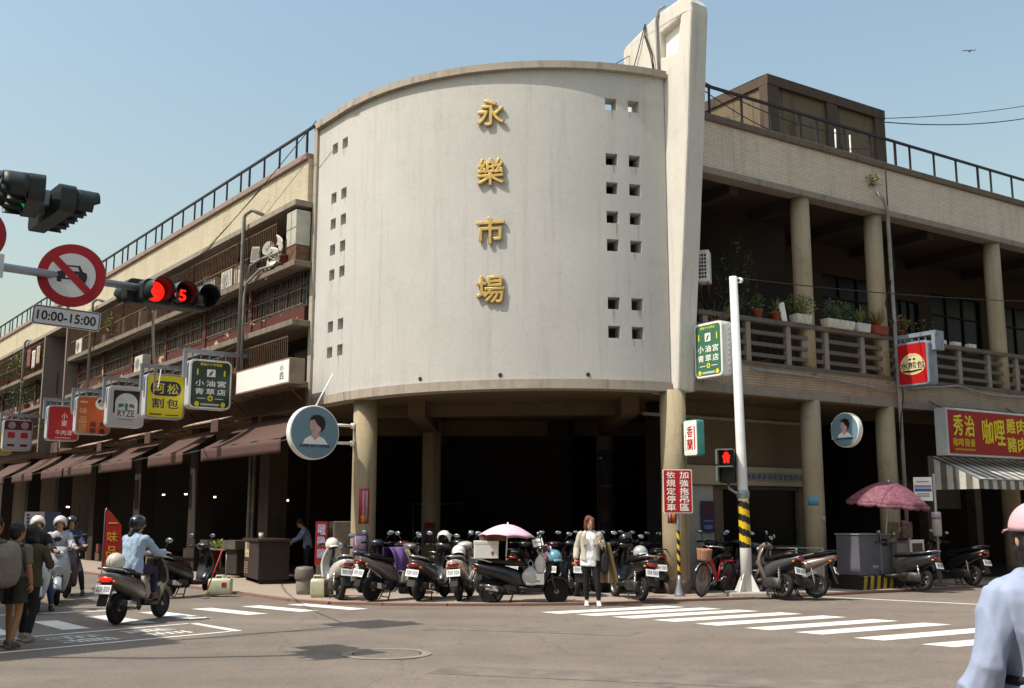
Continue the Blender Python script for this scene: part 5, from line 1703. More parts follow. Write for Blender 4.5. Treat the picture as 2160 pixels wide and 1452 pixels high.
# house added outside the frame on the left to cast shade on the road
cc = Vector((-10.4, 11.5)); e1 = Vector((-.57, .82)); e2 = Vector((-.64, -.77))
t = thing('shade_house', 'plain three-storey house added left of the frame to cast shade', 'building', (cc.x, cc.y, 0))
b = MB(); q = [Vector((0, 0)), e1 * 45, e1 * 45 + e2 * 16, e2 * 16]
b.prism([[tuple(p) for p in q]], 0, 10, 'z'); b.build('wall', stained('house_plaster', '#8d8272', '#574b3f', .5, True, .5), t)
for k in range(10):
    for z in (3.6, 6.7):
        b = MB(); p = e1 * (2 + k * 4.2); n_ = Vector((e1.y, -e1.x)) * .03
        b.hexa([(p.x, p.y, z), (p.x + e1.x * 1.8, p.y + e1.y * 1.8, z), (p.x + e1.x * 1.8 + n_.x, p.y + e1.y * 1.8 + n_.y, z), (p.x + n_.x, p.y + n_.y, z),
                (p.x, p.y, z + 1.5), (p.x + e1.x * 1.8, p.y + e1.y * 1.8, z + 1.5), (p.x + e1.x * 1.8 + n_.x, p.y + e1.y * 1.8 + n_.y, z + 1.5), (p.x + n_.x, p.y + n_.y, z + 1.5)])
        b.build('window', M_glass, t)

# ---- overhead wires
def wire(label, a, c, sag=.3, r=.012, n=14, name='overhead_wire', m=None):
    a, c = Vector(a), Vector(c); b = MB()
    pts = []
    for i in range(n + 1):
        u = i / n; p = a.lerp(c, u); pts.append((p.x - a.x, p.y - a.y, p.z - a.z - 4 * sag * u * (1 - u)))
    b.tube(pts, r, 6)
    o = b.build(name, m or mat('wire_black', '#1c1a1a', .6), None, tuple(a))
    return tag(o, label, 'wire', 'overhead wires')
e = RP(30, .3)
wire('wire running from the white post to the right-hand facade', (LPX + .1, LPY, 6.66 + PZ), RP(17, .1).to_3d() + Vector((0, 0, 8.2)), .15)
wire('upper of two wires in the sky on the right', atd(1866, 250, 30), atd(2300, 195, 36), .2)
wire('lower of two wires in the sky on the right', atd(1866, 258, 30), atd(2300, 218, 36), .35, .016)
wire('thin wire sloping down from the fin to the roof railing', (3.9, 23.5, 12.0), RP(6, -.2).to_3d() + Vector((0, 0, 11.45)), .25)
wire('second thin wire drooping from the fin past the stair head', (3.9, 23.5, 11.9), RP(7.5, -.6).to_3d() + Vector((0, 0, 11.5)), .6)
wire('wire from the curved wall coping up to the fin', (1.6, 23.3, 11.6), (3.3, 24.2, 12.9), .05, .01)
pa = onF('L', 655, 265, .6); pb = onF('L', 415, 535, .75)
wire('slanting wire across the left parapet', LP(pa[0], .45).to_3d() + Vector((0, 0, 11.4)), LP(8.2, .62).to_3d() + Vector((0, 0, 8.9)), .1)
wire('second slanting wire lower on the left parapet', LP(2.6, .4).to_3d() + Vector((0, 0, 10.5)), LP(7.4, .62).to_3d() + Vector((0, 0, 9.2)), .05, .008)
pc = A0 + AD * 5.9
wire('pale hanging cable below the red signal', (pc.x, pc.y, 4.6), LP(7.0, 1.4).to_3d() + Vector((0, 0, 6.05)), .9, .02, m=mat('cable_grey', '#a8a29a', .6))
b = MB(); b.tube([(0, 0, 0), (.02, 0, -.35), (.0, .05, -.6)], .016, 6)

# ---- bus stop
bp = Vector((10.05, 25.6))
t = thing('bus_stop', 'slim bus stop pole with timetable panel near the striped awning', 'bus stop', (bp.x, bp.y, PZ), R(-12))
b = MB(); b.tube([(0, 0, 0), (0, 0, 2.62)], .03, 10); b.build('pole', mat('post_grey', '#a5a19a', .5, .2), t)
b = MB(); b.prism([rr(.42, .56, .02, 3)], -.02, 0, 'y'); b.build('panel', M_w, t, (-.26, 0, 2.26))
flat(t, [(-.45, 2.2), (-.07, 2.2), (-.07, 2.27), (-.45, 2.27)], -.022, mat('print_blue', '#4a62a8'), 'printed_band'); flat(t, [(-.45, 2.29), (-.07, 2.29), (-.07, 2.35), (-.45, 2.35)], -.022, mat('print_mauve', '#a08aa8'), 'printed_band')
for z in (2.42, 2.13, 2.08): flat(t, [(-.4, z), (-.12, z), (-.12, z + .025), (-.4, z + .025)], -.022, mat('ink_soft', '#8d8884'), 'printed_line')
b = MB(); b.lathe([(.1, 1.15), (.11, 1.2), (.11, 1.68), (.1, 1.72)], 16); b.build('timetable_drum', mat('timetable', '#b8b2a6', .5), t)
b = MB(); b.lathe([(.113, 1.55), (.113, 1.64)], 16); b.build('timetable_band', mat('print_mauve', '#a08aa8'), t)
b = MB(); b.lathe([(.16, 0), (.14, .05), (.035, .08)], 14); b.build('foot', M_concd, t)

# ---- grey cabinet on a striped plinth
c = RP(4.72, .8)
t = thing('utility_cabinet', 'grey metal street cabinet standing on a black and yellow plinth', 'cabinet', (c.x, c.y, PZ), PI / 2 - AR)
b = MB(); b.box(-.56, .56, -.3, .34, .3, 1.2); b.build('housing', mat('cabinet_grey', '#6c6b74', .55, .2, .15, 2), t, bevel=.015)
b = MB(); b.box(.18, .2, -.312, -.298, .32, 1.18); b.box(-.58, .58, -.33, .36, 1.2, 1.23); b.build('door_edge', mat('cabinet_edge', '#8b8a92', .5), t)
for x in (-.07, .02): b = MB(); b.lathe([(0, -.32), (.04, -.318), (.045, -.3)], 14, 'y'); b.build('badge', mat('badge_grey', '#9b9aa0', .4), t, (x, 0, .48))
b = MB()
n = 12
for k in range(n):
    x0 = -.74 + 1.36 * k / n; x1 = -.74 + 1.36 * (k + 1) / n
    b.hexa([(x0, -.42, 0), (x1, -.42, 0), (x1, .4, 0), (x0, .4, 0), (x0 + .08, -.40, .29), (x1 + .08, -.40, .29), (x1 + .08, .4, .29), (x0 + .08, .4, .29)], k % 2)
b.build('plinth', [M_hb, mat('hazard_dull', '#a88f2a', .7, 0, .3, 4)], t)

# ---- food cart with a pink parasol
c = RP(5.75, .95)
t = thing('food_cart', 'vendor cart hung with pictures under the dusty pink parasol', 'cart', (c.x, c.y, PZ), PI / 2 - AR)
b = MB(); b.box(-.45, .5, -.3, .4, .45, 1.0); b.build('counter', mat('cart_metal', '#8d8a84', .4, .4, .2, 3), t, bevel=.01)
b = MB(); b.box(-.02, .48, -.34, -.305, .42, 1.08); b.build('front_panel', M_w, t)
flat(t, [(.04, .55), (.42, .55), (.42, 1.0), (.04, 1.0)], -.342, mat('photo_brown', '#5a4636', .5, 0, .6, 14), 'picture')
for x, w_ in ((-.5, .42), (.05, .36)):
    b = MB(); b.box(x, x + w_, -.1, -.07, 1.12, 1.48); b.build('picture_board', mat('photo_collage', '#7a6d5e', .5, 0, .7, 18), t)
for x in (-.38, .4):
    b = MB(); b.lathe([(.2, -.02), (.22, -.02), (.22, .02), (.2, .02), (.2, -.02)], 20, 'y'); b.lathe([(0, -.02), (.04, -.02), (.04, .02), (0, .02)], 10, 'y')
    for k in range(8): a = PI * k / 4; b.tube([(0, 0, 0), (.2 * math.cos(a), 0, .2 * math.sin(a))], .006, 4)
    b.build('wheel', M_tyre, t, (x, -.25, .22))
for x in (-.42, .46): b = MB(); b.tube([(x, .3, .0), (x, .3, .5)], .02, 6); b.build('leg', M_steel, t)
flat(t, disc(.03, 10), -.346, M_redf, 'printed_dot').location = (.24, 0, .49)
def parasol(label, p, dia, ht, drop, col, tilt=(0, 0, 0), n=8, polelen=None, scallop=.0, group=None, var=.12, vs=5):
    t = thing('parasol', label, 'parasol', p, group=group, rot=tilt)
    r = dia / 2
    def fn(u, v):
        a = 2 * PI * u
        k = (u * n) % 1; sag = 1 - .09 * math.sin(PI * k) * v
        return (r * v * sag * math.cos(a), r * v * sag * math.sin(a), ht - drop * (v ** 1.7) + .02 * math.sin(PI * k) * v)
    b = MB(); b.sheet(fn, n * 6, 8, .005); b.build('canopy', mat('parasol_' + col.strip('#'), col, .7, 0, var, vs, .1), t)
    if scallop:
        b = MB(); b.sheet(lambda u, v: (r * (1 - .09 * math.sin(PI * ((u * n) % 1))) * math.cos(2 * PI * u), r * (1 - .09 * math.sin(PI * ((u * n) % 1))) * math.sin(2 * PI * u), ht - drop + .02 * math.sin(PI * ((u * n) % 1)) - scallop * v * (.6 + .4 * abs(math.sin(PI * u * n * 2)))), n * 8, 2, .004); b.build('valance', mat('parasol_' + col.strip('#'), col), t)
    for k in range(n):
        b = MB(); a = 2 * PI * k / n
        b.tube([(r * v * math.cos(a), r * v * math.sin(a), ht - drop * v ** 1.7 - .012) for v in (.02, .35, .7, 1)], .006, 5); b.build('rib', M_steel, t)
    b = MB(); b.tube([(0, 0, ht - (polelen or ht)), (0, 0, ht + .04)], .014, 8); b.build('pole', M_w, t)
    return t
c = RP(5.05, 1.0)
parasol('large dusty pink parasol over the vendor cart', (c.x + .05, c.y + .1, PZ), 1.9, 2.42, .5, '#84505c', (R(5), R(4), 0), 10, scallop=.1, var=.5, vs=13)
# bird
t = thing('bird', 'small dark bird flying at upper right', 'bird', tuple(atd(2046, 108, 40)), R(30), rot=(R(20), R(-35), R(30)))
b = MB(); b.loft([(-.2, 0, 0, .01, .01), (-.1, 0, 0, .035, .035), (.05, 0, 0, .05, .05), (.14, 0, .01, .035, .035), (.2, 0, .01, .01, .01)], 10); b.build('body', mat('feather', '#2a2a30', .8), t)
for s in (-1, 1):
    b = MB(); b.sheet(lambda u, v: (.08 - .16 * u - .12 * v, s * (.03 + .42 * v), .12 * v * (1 - .5 * v) + .02), 4, 6, .006); b.build('wing', mat('feather', '#2a2a30'), t)
t.scale = (.62, .62, .62)
# ================================================================== scooters in place
def park(label, rear_px, heading, col, v=0, lean=0, off=.62, **kw):
    """rear_px: where the rear tyre meets the ground in the photograph"""
    p = gp(rear_px[0], rear_px[1], PZ if kw.get('z') is None else kw['z'])
    a = R(heading)
    return scooter(label, p.x + off * math.cos(a), p.y + off * math.sin(a), a, col, v, R(lean), **kw)
S_A = park('white scooter with a cream helmet on its mirror, parked before the left column', (716, 1266), 112, '#d9d8d2', 0, 6)
S_B = park('grey scooter draped with a purple cloth', (783, 1268), 52, '#6e6a66', 1, 4)
S_C = park('dark grey scooter with a white helmet, right of the purple cloth', (882, 1268), 70, '#3b3a3c', 0, 5)
S_D = park('cream scooter parked left of the loaded black scooter', (968, 1268), 82, '#c9c2b4', 0, -4)
pE = gp(1036, 1276, 0)
S_E = scooter('black loaded scooter standing side-on under the pink umbrella', pE.x + .62, pE.y + .06, R(3), '#141416', 0, R(-3), z=0, trim='#141416')
S_F = park('black scooter leaning by the pillar with a shiny helmet on its seat', (1352, 1268), 108, '#19191b', 0, 7)
dark = [((1215, 1258), 95, '#1d1d22', 0, 'black scooter half hidden behind the standing woman'), ((1160, 1256), 84, '#3a1d2c', 1, 'dark plum scooter behind the front wheel of the loaded scooter'),
        ((1382, 1252), 98, '#222226', 1, 'black scooter in the shade beside the striped sign pole'), ((1300, 1252), 88, '#20242a', 0, 'dark scooter deep in the arcade shade right of the woman'),
        ((1085, 1254), 78, '#1d2021', 1, 'black scooter hidden behind the pink umbrella')]
dark += [((760, 1250), 80, '#26313f', 0, 'dark blue scooter behind the purple-draped one'), ((845, 1252), 95, '#4a1f1f', 1, 'dark red scooter in the second row behind the white helmet'), ((925, 1250), 70, '#26262a', 0, 'black scooter in the second row left of the cream scooter'),
         ((1010, 1251), 88, '#8d8a84', 1, 'silver scooter in the second row behind the white box'), ((1262, 1250), 102, '#5a5a5e', 1, 'grey scooter in the second row behind the woman'), ((1335, 1247), 85, '#2b2f3a', 0, 'dark blue scooter in the second row near the pillar')]
for px, hd_, col, v, lb in dark: park(lb, px, hd_, col, v, 3)
park('grey scooter leaning right of the white post, plate tilted', (1652, 1262), 118, '#4a4a4f', 1, 12)
park('silver-brown scooter pointing left under the right column', (1722, 1262), 152, '#7d6f68', 1, 8)
park('black scooter behind the white post, hidden by the leaning ones', (1590, 1248), 100, '#1b1b1d', 0, 4)
park('dark scooter beside the food cart with bright tail', (1948, 1246), 128, '#2a2a2c', 0, 5)
park('dark scooter in the deep shade at the far right', (2052, 1236), 122, '#1e1e20', 1, 5)
park('black scooter by the red bicycle', (1520, 1246), 95, '#202023', 1, 5)
# far left, behind the moving scooter
park('dark scooter stopped beyond the rider in pale blue', (352, 1262), 62, '#26262a', 0, 0, group='scooters on the left street', z=0)

# ---- helmets
def on(t, x, y, z):
    bpy.context.view_layer.update()
    return t.matrix_world @ Vector((x, y, z))
helmet('cream helmet hung on the white scooter', on(S_A, .1, .12, .93), '#ded9c8', R(-60), R(20))
helmet('white helmet perched on the dark grey scooter', on(S_C, .32, -.02, 1.08), '#e9e6da', R(-100), R(-10))
helmet('white helmet on the seat of the cream scooter', on(S_D, -.1, .05, .8), '#e2e0dc', R(-90), R(10))
helmet('shiny silver helmet on the seat of the leaning black scooter', on(S_F, -.35, -.02, .8), '#a9aca9', R(-70), R(15))
helmet('black glossy helmet on the handlebar of the leaning black scooter', on(S_F, .35, .0, 1.05), '#1c1c1e', R(-80), R(0))
helmet('teal helmet hanging in front of the loaded black scooter', on(S_E, .55, -.12, .78), '#5f93a0', R(-60), R(30))
# ---- purple cloth and tan jacket on the grey scooter
def drape(label, t, x, y, z, w, l, col, cat='cloth', name='cloth', sway=.0, rz=0):
    p = on(t, x, y, z)
    o = thing(name, label, cat, tuple(p), t.rotation_euler.z + rz)
    def fn(u, v):
        a = (v - .32)
        xx = (u - .5) * w * (1 + .12 * math.sin(v * 5))
        if a < 0: return (xx, .16 * math.cos(a / .32 * PI / 2 + PI) * -1 * 0 + .12 + .35 * a * 0 - a * .1, .03 + a * l * .9)
        return (xx + .02 * math.sin(9 * u), -.14 * math.sin(min(1, a * 3) * PI / 2) - .03 * math.sin(11 * u + 2 * v) + sway * a, .05 * math.cos(min(1, a * 3) * PI / 2) - a * l)
    b = MB(); b.sheet(fn, 26, 20, .012); b.build('fold', cloth(col), o)
    return o
drape('purple cloth draped over the grey scooter', S_B, -.05, -.02, .98, .42, .62, '#6d4f86', rz=R(0))
drape('tan cloth hanging beside the purple one', S_B, .22, -.02, .93, .2, .75, '#9a865a', rz=R(8))

# ---- load of the black scooter
t = thing('carton', 'white box strapped on the tail of the loaded black scooter', 'box', tuple(on(S_E, -.72, 0, .86)), R(3))
b = MB(); b.box(-.23, .23, -.19, .19, 0, .32); b.build('body', mat('carton_white', '#dcdad2', .7, 0, .06, 4), t, bevel=.01)
b = MB(); b.box(-.235, .235, -.195, .195, .27, .33); b.build('lid', mat('carton_white', '#dcdad2'), t, bevel=.008)
flat(t, disc(.03, 10, ez=1.4), -.192, mat('print_orange_brown', '#9c5a2c'), 'printed_mark').location = (.12, 0, .1)
t = thing('carton', 'brown carton stacked above the white box', 'box', tuple(on(S_E, -.62, .02, 1.19)), R(14))
b = MB(); b.box(-.2, .25, -.15, .15, 0, .14); b.build('body', mat('carton_brown', '#6b4a32', .8, 0, .2, 4), t, bevel=.008)
b = MB(); b.box(-.21, .26, -.02, .02, -.002, .143); b.build('tape', mat('tape_tan', '#8d7350', .5), t)
q = on(S_E, -.36, -.02, 0)
parasol('pale pink umbrella shading the loaded black scooter', (q.x, q.y, .52), 1.12, .98, .24, '#e3bccb', (R(-3), R(3), 0), 8, .62)
def bag(label, p, w, h, col, rz=0):
    t = thing('plastic_bag', label, 'bag', tuple(p), rz)
    b = MB()
    def fn(u, v):
        a = 2 * PI * u; r = w / 2 * (.55 + .6 * math.sin(PI * min(1, v * 1.1)) ** .7) * (1 - .75 * v ** 5) * (1 + .08 * math.sin(5 * a + 4 * v))
        return (r * math.cos(a), r * .7 * math.sin(a), h * v)
    b.sheet(fn, 26, 14, .004); b.build('bag_body', mat('plastic_' + col.strip('#'), col, .35, 0, .15, 9), t)
    b = MB()
    for s in (-1, 1): b.tube([(s * .03, 0, h * .97), (s * .05, 0, h + .06), (0, 0, h + .12)], .008, 6)
    b.build('handle', mat('plastic_' + col.strip('#'), col), t)
    return t
bag('whitish plastic bag on the floorboard of the loaded scooter', on(S_E, .12, -.12, .35), .3, .36, '#b9b9b6')
bag('second pale plastic bag hanging from the loaded scooter', on(S_E, .3, -.16, .58), .18, .36, '#c9c6bf')
bag('pink plastic bag by the handlebar of the loaded scooter', on(S_E, .42, -.1, .78), .17, .22, '#c98a98')
t = thing('price_card', 'white card propped on the floorboard of the loaded scooter', 'card', tuple(on(S_E, .2, -.2, .37)), R(3)); b = MB(); b.box(-.17, .17, -.01, .01, 0, .2); b.build('card', M_w, t)
flat(t, rr(.1, .03, .005, 2), -.011, mat('ink_soft', '#8d8884'), 'printed_line').location = (.04, 0, .06)
t = thing('price_card', 'small white card above the handlebar of the loaded scooter', 'card', tuple(on(S_E, .28, -.14, 1.08)), R(10), rot=(R(-15), R(-12), R(10))); b = MB(); b.box(-.1, .1, -.006, .006, 0, .15); b.build('card', M_w, t)
flat(t, rr(.12, .02, .005, 2), -.007, mat('ink_soft', '#8d8884'), 'printed_line').location = (0, 0, .08)

# ---- red bicycle
bA, bB = gp(1474, 1260, PZ), gp(1540, 1253, PZ)
hd_ = math.atan2(bA.y - bB.y, bA.x - bB.x)
mid = (bA + bB) / 2
t = thing('bicycle', 'red bicycle with a wicker basket between the sign pole and the white post', 'bicycle', (mid.x, mid.y, PZ), rot=(R(-5), 0, hd_))
M_bred = mat('bike_red', '#b3141a', .35, 0, .1, 5, coat=.4)
for nm, x in (('front_wheel', .52), ('rear_wheel', -.52)):
    b = MB(); b.lathe([(.30, -.018), (.325, -.02), (.335, 0), (.325, .02), (.30, .018), (.30, -.018)], 36, 'y'); w_ = b.build(nm, M_tyre, t, (x, 0, .335))
    b = MB()
    for k in range(18): a = 2 * PI * k / 18; b.tube([(.02 * math.cos(a + .5), .02 * (-1) ** k, .02 * math.sin(a + .5)), (.3 * math.cos(a), 0, .3 * math.sin(a))], .003, 4)
    b.lathe([(.02, -.04), (.025, 0), (.02, .04)], 10, 'y'); b.lathe([(.305, -.012), (.295, -.012), (.295, .012), (.305, .012), (.305, -.012)], 30, 'y'); b.build('spokes', M_rim, w_)
b = MB()
BB_, HD, ST, RA_, FA = (-.08, 0, .3), (.36, 0, .82), (-.2, 0, .72), (-.52, 0, .335), (.52, 0, .335)
b.tube([BB_, HD], .02, 8); b.tube([(BB_[0] + .03, 0, .42), (.34, 0, .9)], .018, 8); b.tube([BB_, ST], .018, 8)
for s in (-1, 1):
    b.tube([BB_, (RA_[0], s * .05, RA_[2])], .011, 6); b.tube([(ST[0], 0, .62), (RA_[0], s * .05, RA_[2])], .011, 6); b.tube([(.38, s * .03, .72), (FA[0], s * .05, FA[2])], .013, 6)
b.tube([(.33, 0, .98), (.38, 0, .72)], .022, 8)
b.build('frame', M_bred, t)
b = MB(); b.tube([(.2, -.28, 1.0), (.3, -.2, 1.02), (.34, 0, 1.0), (.3, .2, 1.02), (.2, .28, 1.0)], .012, 8); b.build('handlebar', M_chrome, t)
b = MB(); b.loft([(-.38, 0, .8, .09, .03), (-.28, 0, .81, .1, .035), (-.15, 0, .8, .05, .03), (-.06, 0, .79, .02, .015)], 12); b.tube([(-.21, 0, .65), (-.23, 0, .8)], .013, 6); b.build('saddle', M_seat, t)
b = MB()
for s in (-1, 1): b.tube([(-.25, s * .05, .68), (-.75, s * .06, .7)], .009, 6)
for k in range(5): x = -.3 - k * .1; b.tube([(x, -.055, .69), (x, .055, .69)], .007, 6)
b.tube([(-.7, -.06, .7), (-.52, -.06, .34)], .007, 6); b.build('carrier', M_bred, t)
for nm, x in (('front_fender', .52), ('rear_fender', -.52)):
    b = MB(); b.sheet(lambda u, v: (x + .36 * math.cos(R(30) + R(130) * u), (v - .5) * .05, .335 + .36 * math.sin(R(30) + R(130) * u)), 14, 2, .004); b.build(nm, M_chrome, t)
b = MB(); b.lathe([(.085, -.04), (.09, -.045), (.085, -.05)], 18, 'y', (-.08, 0, .3)); b.tube([(-.08, -.06, .3), (.06, -.07, .22), (.06, -.14, .22)], .01, 6); b.tube([(-.08, .06, .3), (-.2, .07, .38), (-.2, .14, .38)], .01, 6); b.build('crank', M_chrome, t)
b = MB(); b.sheet(lambda u, v: (.5 + (.11 + .03 * v) * math.cos(2 * PI * u), (.13 + .03 * v) * math.sin(2 * PI * u), .72 + .24 * v), 24, 6, .012); b.lathe([(0, .72), (.1, .72)], 16, c=(.5, 0, 0)); b.build('basket', mat('wicker', '#a87a5c', .75, 0, .4, 40, .6), t)

# ================================================================== people in place
wpos = gp(1246, 1279, 0)
person('woman in pale grey jacket, white shirt and black leggings standing at the crossing', (wpos.x, wpos.y, .004), R(-92),
       dict(elR=(-.04, -.25, 1.08), wrR=(.05, -.285, .86), shL=(0, .17, 1.335), elL=(.02, .24, 1.1), wrL=(.2, .2, 1.2), anR=(-.02, -.07, .09), knR=(.01, -.085, .48), anL=(.06, .15, .09), knL=(.07, .13, .48), pelvis=(0, -.02, .9), hiR=(0, -.1, .89), hiL=(0, .07, .875), head=(.02, -.012, 1.535)),
       h=1.63, top='#e8e9ec', trousers='#121114', shoes='#eeece6', hair='#6a3420', hairstyle='bob', jacket=None, look=(.97, .22, -.05), hem=.09, vox=.013, sleeve=.2, loose=.9, curl=1.0)
W_ = bpy.data.objects['person']
# open jacket: left and right halves and sleeves
def jacket_open(t, J, S, col, gap=.075, drop=.06):
    b = MB(); b.M = S
    pe, wa_, ch, nk = (Vector(J[k]) for k in ('pelvis', 'waist', 'chest', 'neck'))
    rows = [(pe + Vector((0, 0, -drop)), .142, .19), (pe, .142, .188), (wa_, .13, .168), (ch, .137, .186), (ch.lerp(nk, .45), .125, .192), (ch.lerp(nk, .75), .1, .16), (nk + Vector((-.01, 0, .01)), .07, .085)]
    def at(v):
        x = v * (len(rows) - 1); i = min(int(x), len(rows) - 2); f = x - i
        a, c = rows[i], rows[i + 1]
        return a[0].lerp(c[0], f), a[1] + (c[1] - a[1]) * f, a[2] + (c[2] - a[2]) * f
    def fn(u, v):
        c, d_, w = at(v)
        g = (.42 + .1 * math.sin(v * 3)) if v < .9 else .5
        a = g + (2 * PI - 2 * g) * u
        k = 1 + .03 * math.sin(a * 7 + v * 9) + .02 * math.sin(v * 22)
        return c + Vector((d_ * k * math.cos(a), w * k * math.sin(a), 0))
    b.sheet(fn, 40, 26, .014)
    me = b.mesh('jacket')
    for s in 'LR':
        b2 = MB(); b2.M = S
        a, e, w = Vector(J['sh' + s]), Vector(J['el' + s]), Vector(J['wr' + s])
        b2.ell(a + Vector((0, 0, -.012)), .064, 12, 8); b2.tube([a, a.lerp(e, .5), e, e.lerp(w, .5), e.lerp(w, .93)], [.066, .062, .056, .054, .047], 12); b2.ell(e, .056, 10, 6)
        sm_ = remesh(b2, .012, 2, .008, 9, 3)
        bm = bmesh.new(); bm.from_mesh(me); bm.from_mesh(sm_); bm.to_mesh(me); bm.free()
    for f in me.polygons: f.use_smooth = True
    o = mobj('jacket', me, cloth(col), t)
    for z in (1.0, 1.2):
        p_ = MB(); p_.M = S
        for s in (-1, 1): p_.box(.115, .15, s * .1 - .045, s * .1 + .045, z - .06, z + .05)
        if z > 1.1: mobj('pocket', p_.mesh('pocket'), cloth(col), o)
    return o
JW = {k: Vector(v) for k, v in STAND.items()}
JW.update({k: Vector(v) for k, v in dict(elR=(-.04, -.25, 1.08), wrR=(.05, -.285, .86), shL=(0, .17, 1.335), elL=(.02, .24, 1.1), wrL=(.2, .2, 1.2)).items()})
jacket_open(W_, JW, Matrix.Diagonal((1.63 / 1.65,) * 3 + (1,)), '#b9b4a4')
# her bag and the coat over her arm
t = thing('shoulder_bag', 'black shoulder bag on the woman at the crossing', 'bag', (wpos.x + .27, wpos.y - .02, .8), R(-92))
b = MB(); b.loft([(-.2, 0, .0, .04, .16), (-.1, 0, -.02, .07, .2), (.1, 0, -.02, .07, .2), (.2, 0, 0, .04, .15)], 14); b.build('bag_body', cloth('#151416'), t)
b = MB(); b.tube([(-.12, 0, .16), (-.06, -.06, .42), (0, -.06, .56), (.06, -.05, .42), (.12, 0, .16)], .016, 6); b.build('strap', cloth('#151416'), t)
t = thing('draped_coat', 'long beige coat with pale hem stripes hanging from the woman\'s arm', 'coat', (wpos.x + .33, wpos.y + .1, .42), R(-92))
b = MB(); b.sheet(lambda u, v: (.05 * math.sin(u * 14 + 2 * v) + .02, (u - .5) * (.40 - .2 * v) - .06 * v, .74 * v), 24, 12, .03); b.build('coat_body', cloth('#8f7a55'), t)
b = MB()
for k in (.4, .52): b.sheet(lambda u, v: (.05 * math.sin((k + u * .05) * 14 + .4 * v) - .0 + .04, (k + u * .05 - .5) * .28, .2 * v), 2, 4, .012)
b.build('coat_stripe', cloth('#c9c0ac'), t)

# rider on the moving scooter
ra, rb_ = gp(248, 1317, 0), gp(333, 1303, 0)
RH = math.atan2(rb_.y - ra.y, rb_.x - ra.x); mid = (ra + rb_) / 2
RIDE = dict(pelvis=(-.28, 0, .86), waist=(-.27, 0, .99), chest=(-.22, 0, 1.19), neck=(-.185, 0, 1.35), head=(-.155, 0, 1.5),
            shL=(-.2, .165, 1.295), elL=(.0, .25, 1.07), wrL=(.22, .28, 1.06), shR=(-.2, -.165, 1.295), elR=(.0, -.25, 1.07), wrR=(.22, -.28, 1.06),
            hiL=(-.25, .09, .84), knL=(.12, .16, .77), anL=(.18, .13, .42), hiR=(-.25, -.09, .84), knR=(.12, -.16, .77), anR=(.18, -.13, .42))
scooter('grey scooter ridden away by the person in pale blue jacket', mid.x, mid.y, RH, '#6a655c', 0, 0, z=.002, lit=True, group='scooters on the left street', stand=False)
person('rider in pale blue jacket, dark purple jeans and black helmet on moving scooter', (mid.x, mid.y, .002), RH, RIDE, h=1.65, jacket='#9fb4c8', trousers='#2c2440', shoes='#5a3a30', hair='#2b1a14', hairstyle='tail', helm='#151416', look=(.95, -.3, 0), hem=.03, vox=.013, loose=1.2, palmL=(0, 0, -1), palmR=(0, 0, -1))
helmet('pale helmet carried on the tail of the moving scooter', tuple(Vector((mid.x - .72 * math.cos(RH), mid.y - .72 * math.sin(RH), .83))), '#cfc8b8', RH, R(0))
# waiting riders facing the camera at far left
def waiting(label, slabel, px, heading, col, v, hel, jk, tr, foot=1):
    p = gp(px[0], px[1], 0); a = R(heading)
    x, y = p.x - .62 * math.cos(a), p.y - .62 * math.sin(a)
    scooter(slabel, x, y, a, col, v, 0, z=.002, plate=False, group='scooters on the left street', stand=False)
    ps = dict(RIDE); s = 'L' if foot > 0 else 'R'
    ps['kn' + s] = (.02, foot * .24, .5); ps['an' + s] = (-.02, foot * .3, .09)
    person(label, (x, y, .002), a, ps, h=1.65, jacket=jk, trousers=tr, shoes='#4a3a34', helm=hel, hair='#1a1412', look=(1, .1 * foot, -.05), vox=.016, palmL=(0, 0, -1), palmR=(0, 0, -1))
waiting('waiting rider in black top and white helmet facing the junction at far left', 'white scooter waiting at the far left with its apron to the camera', (74, 1296), -62, '#c3cdcc', 0, '#e3ddcf', '#1f1f24', '#3d4a66', 1)
waiting('waiting rider in pale top behind the white scooter', 'silver scooter waiting behind the white one at far left', (118, 1278), -66, '#a9abb0', 1, '#d9c9c6', '#b9b7ba', '#2a2a33', -1)
waiting('third waiting rider in dark clothes and dark helmet at far left', 'dark scooter third in the waiting row at far left', (138, 1262), -70, '#3a2c3c', 0, '#23242c', '#33405c', '#22222a', 1)
# pedestrians seen from behind, far left
wk = dict(anL=(.1, .1, .09), knL=(.08, .1, .48), anR=(-.12, -.1, .1), knR=(.0, -.1, .48))
p1 = gp(20, 1368, 0)
person('pedestrian from behind with big grey rucksack and bare legs at the left edge', (p1.x, p1.y, .004), R(78), dict(wk, elL=(.1, .24, 1.1), wrL=(.25, .12, 1.15)), h=1.54, skin=M_skin2, top='#6d6656', shorts='#3a342c', shoes='#5a4638', hair='#1b1412', hairstyle='short', look=(.9, -.3, 0), vox=.013, sleeve=.45, curl=1.0)
t = thing('rucksack', 'big drab grey rucksack on the bare-legged pedestrian', 'bag', (p1.x - .03, p1.y - .2, .76), R(78))
b = MB(); b.loft([(-.17, 0, .26, .12, .2), (-.14, 0, .27, .19, .27), (-.02, 0, .28, .2, .29), (.06, 0, .28, .18, .28)], 18); mobj('bag_body', remesh(b, .015, 4, .01, 7, 2), cloth('#80786a'), t)
b = MB()
for s in (-1, 1): b.tube([(.05, s * .1, .5), (.14, s * .11, .52), (.24, s * .11, .42), (.2, s * .12, .15), (.06, s * .12, .05)], .018, 6)
b.build('strap', cloth('#3c342c'), t)
b = MB(); b.tube([(.02, .1, .55), (-.02, -.02, .56), (-.05, -.12, .5)], .02, 6); b.build('red_strap', cloth('#a8342c'), t)
p2 = gp(52, 1354, 0)
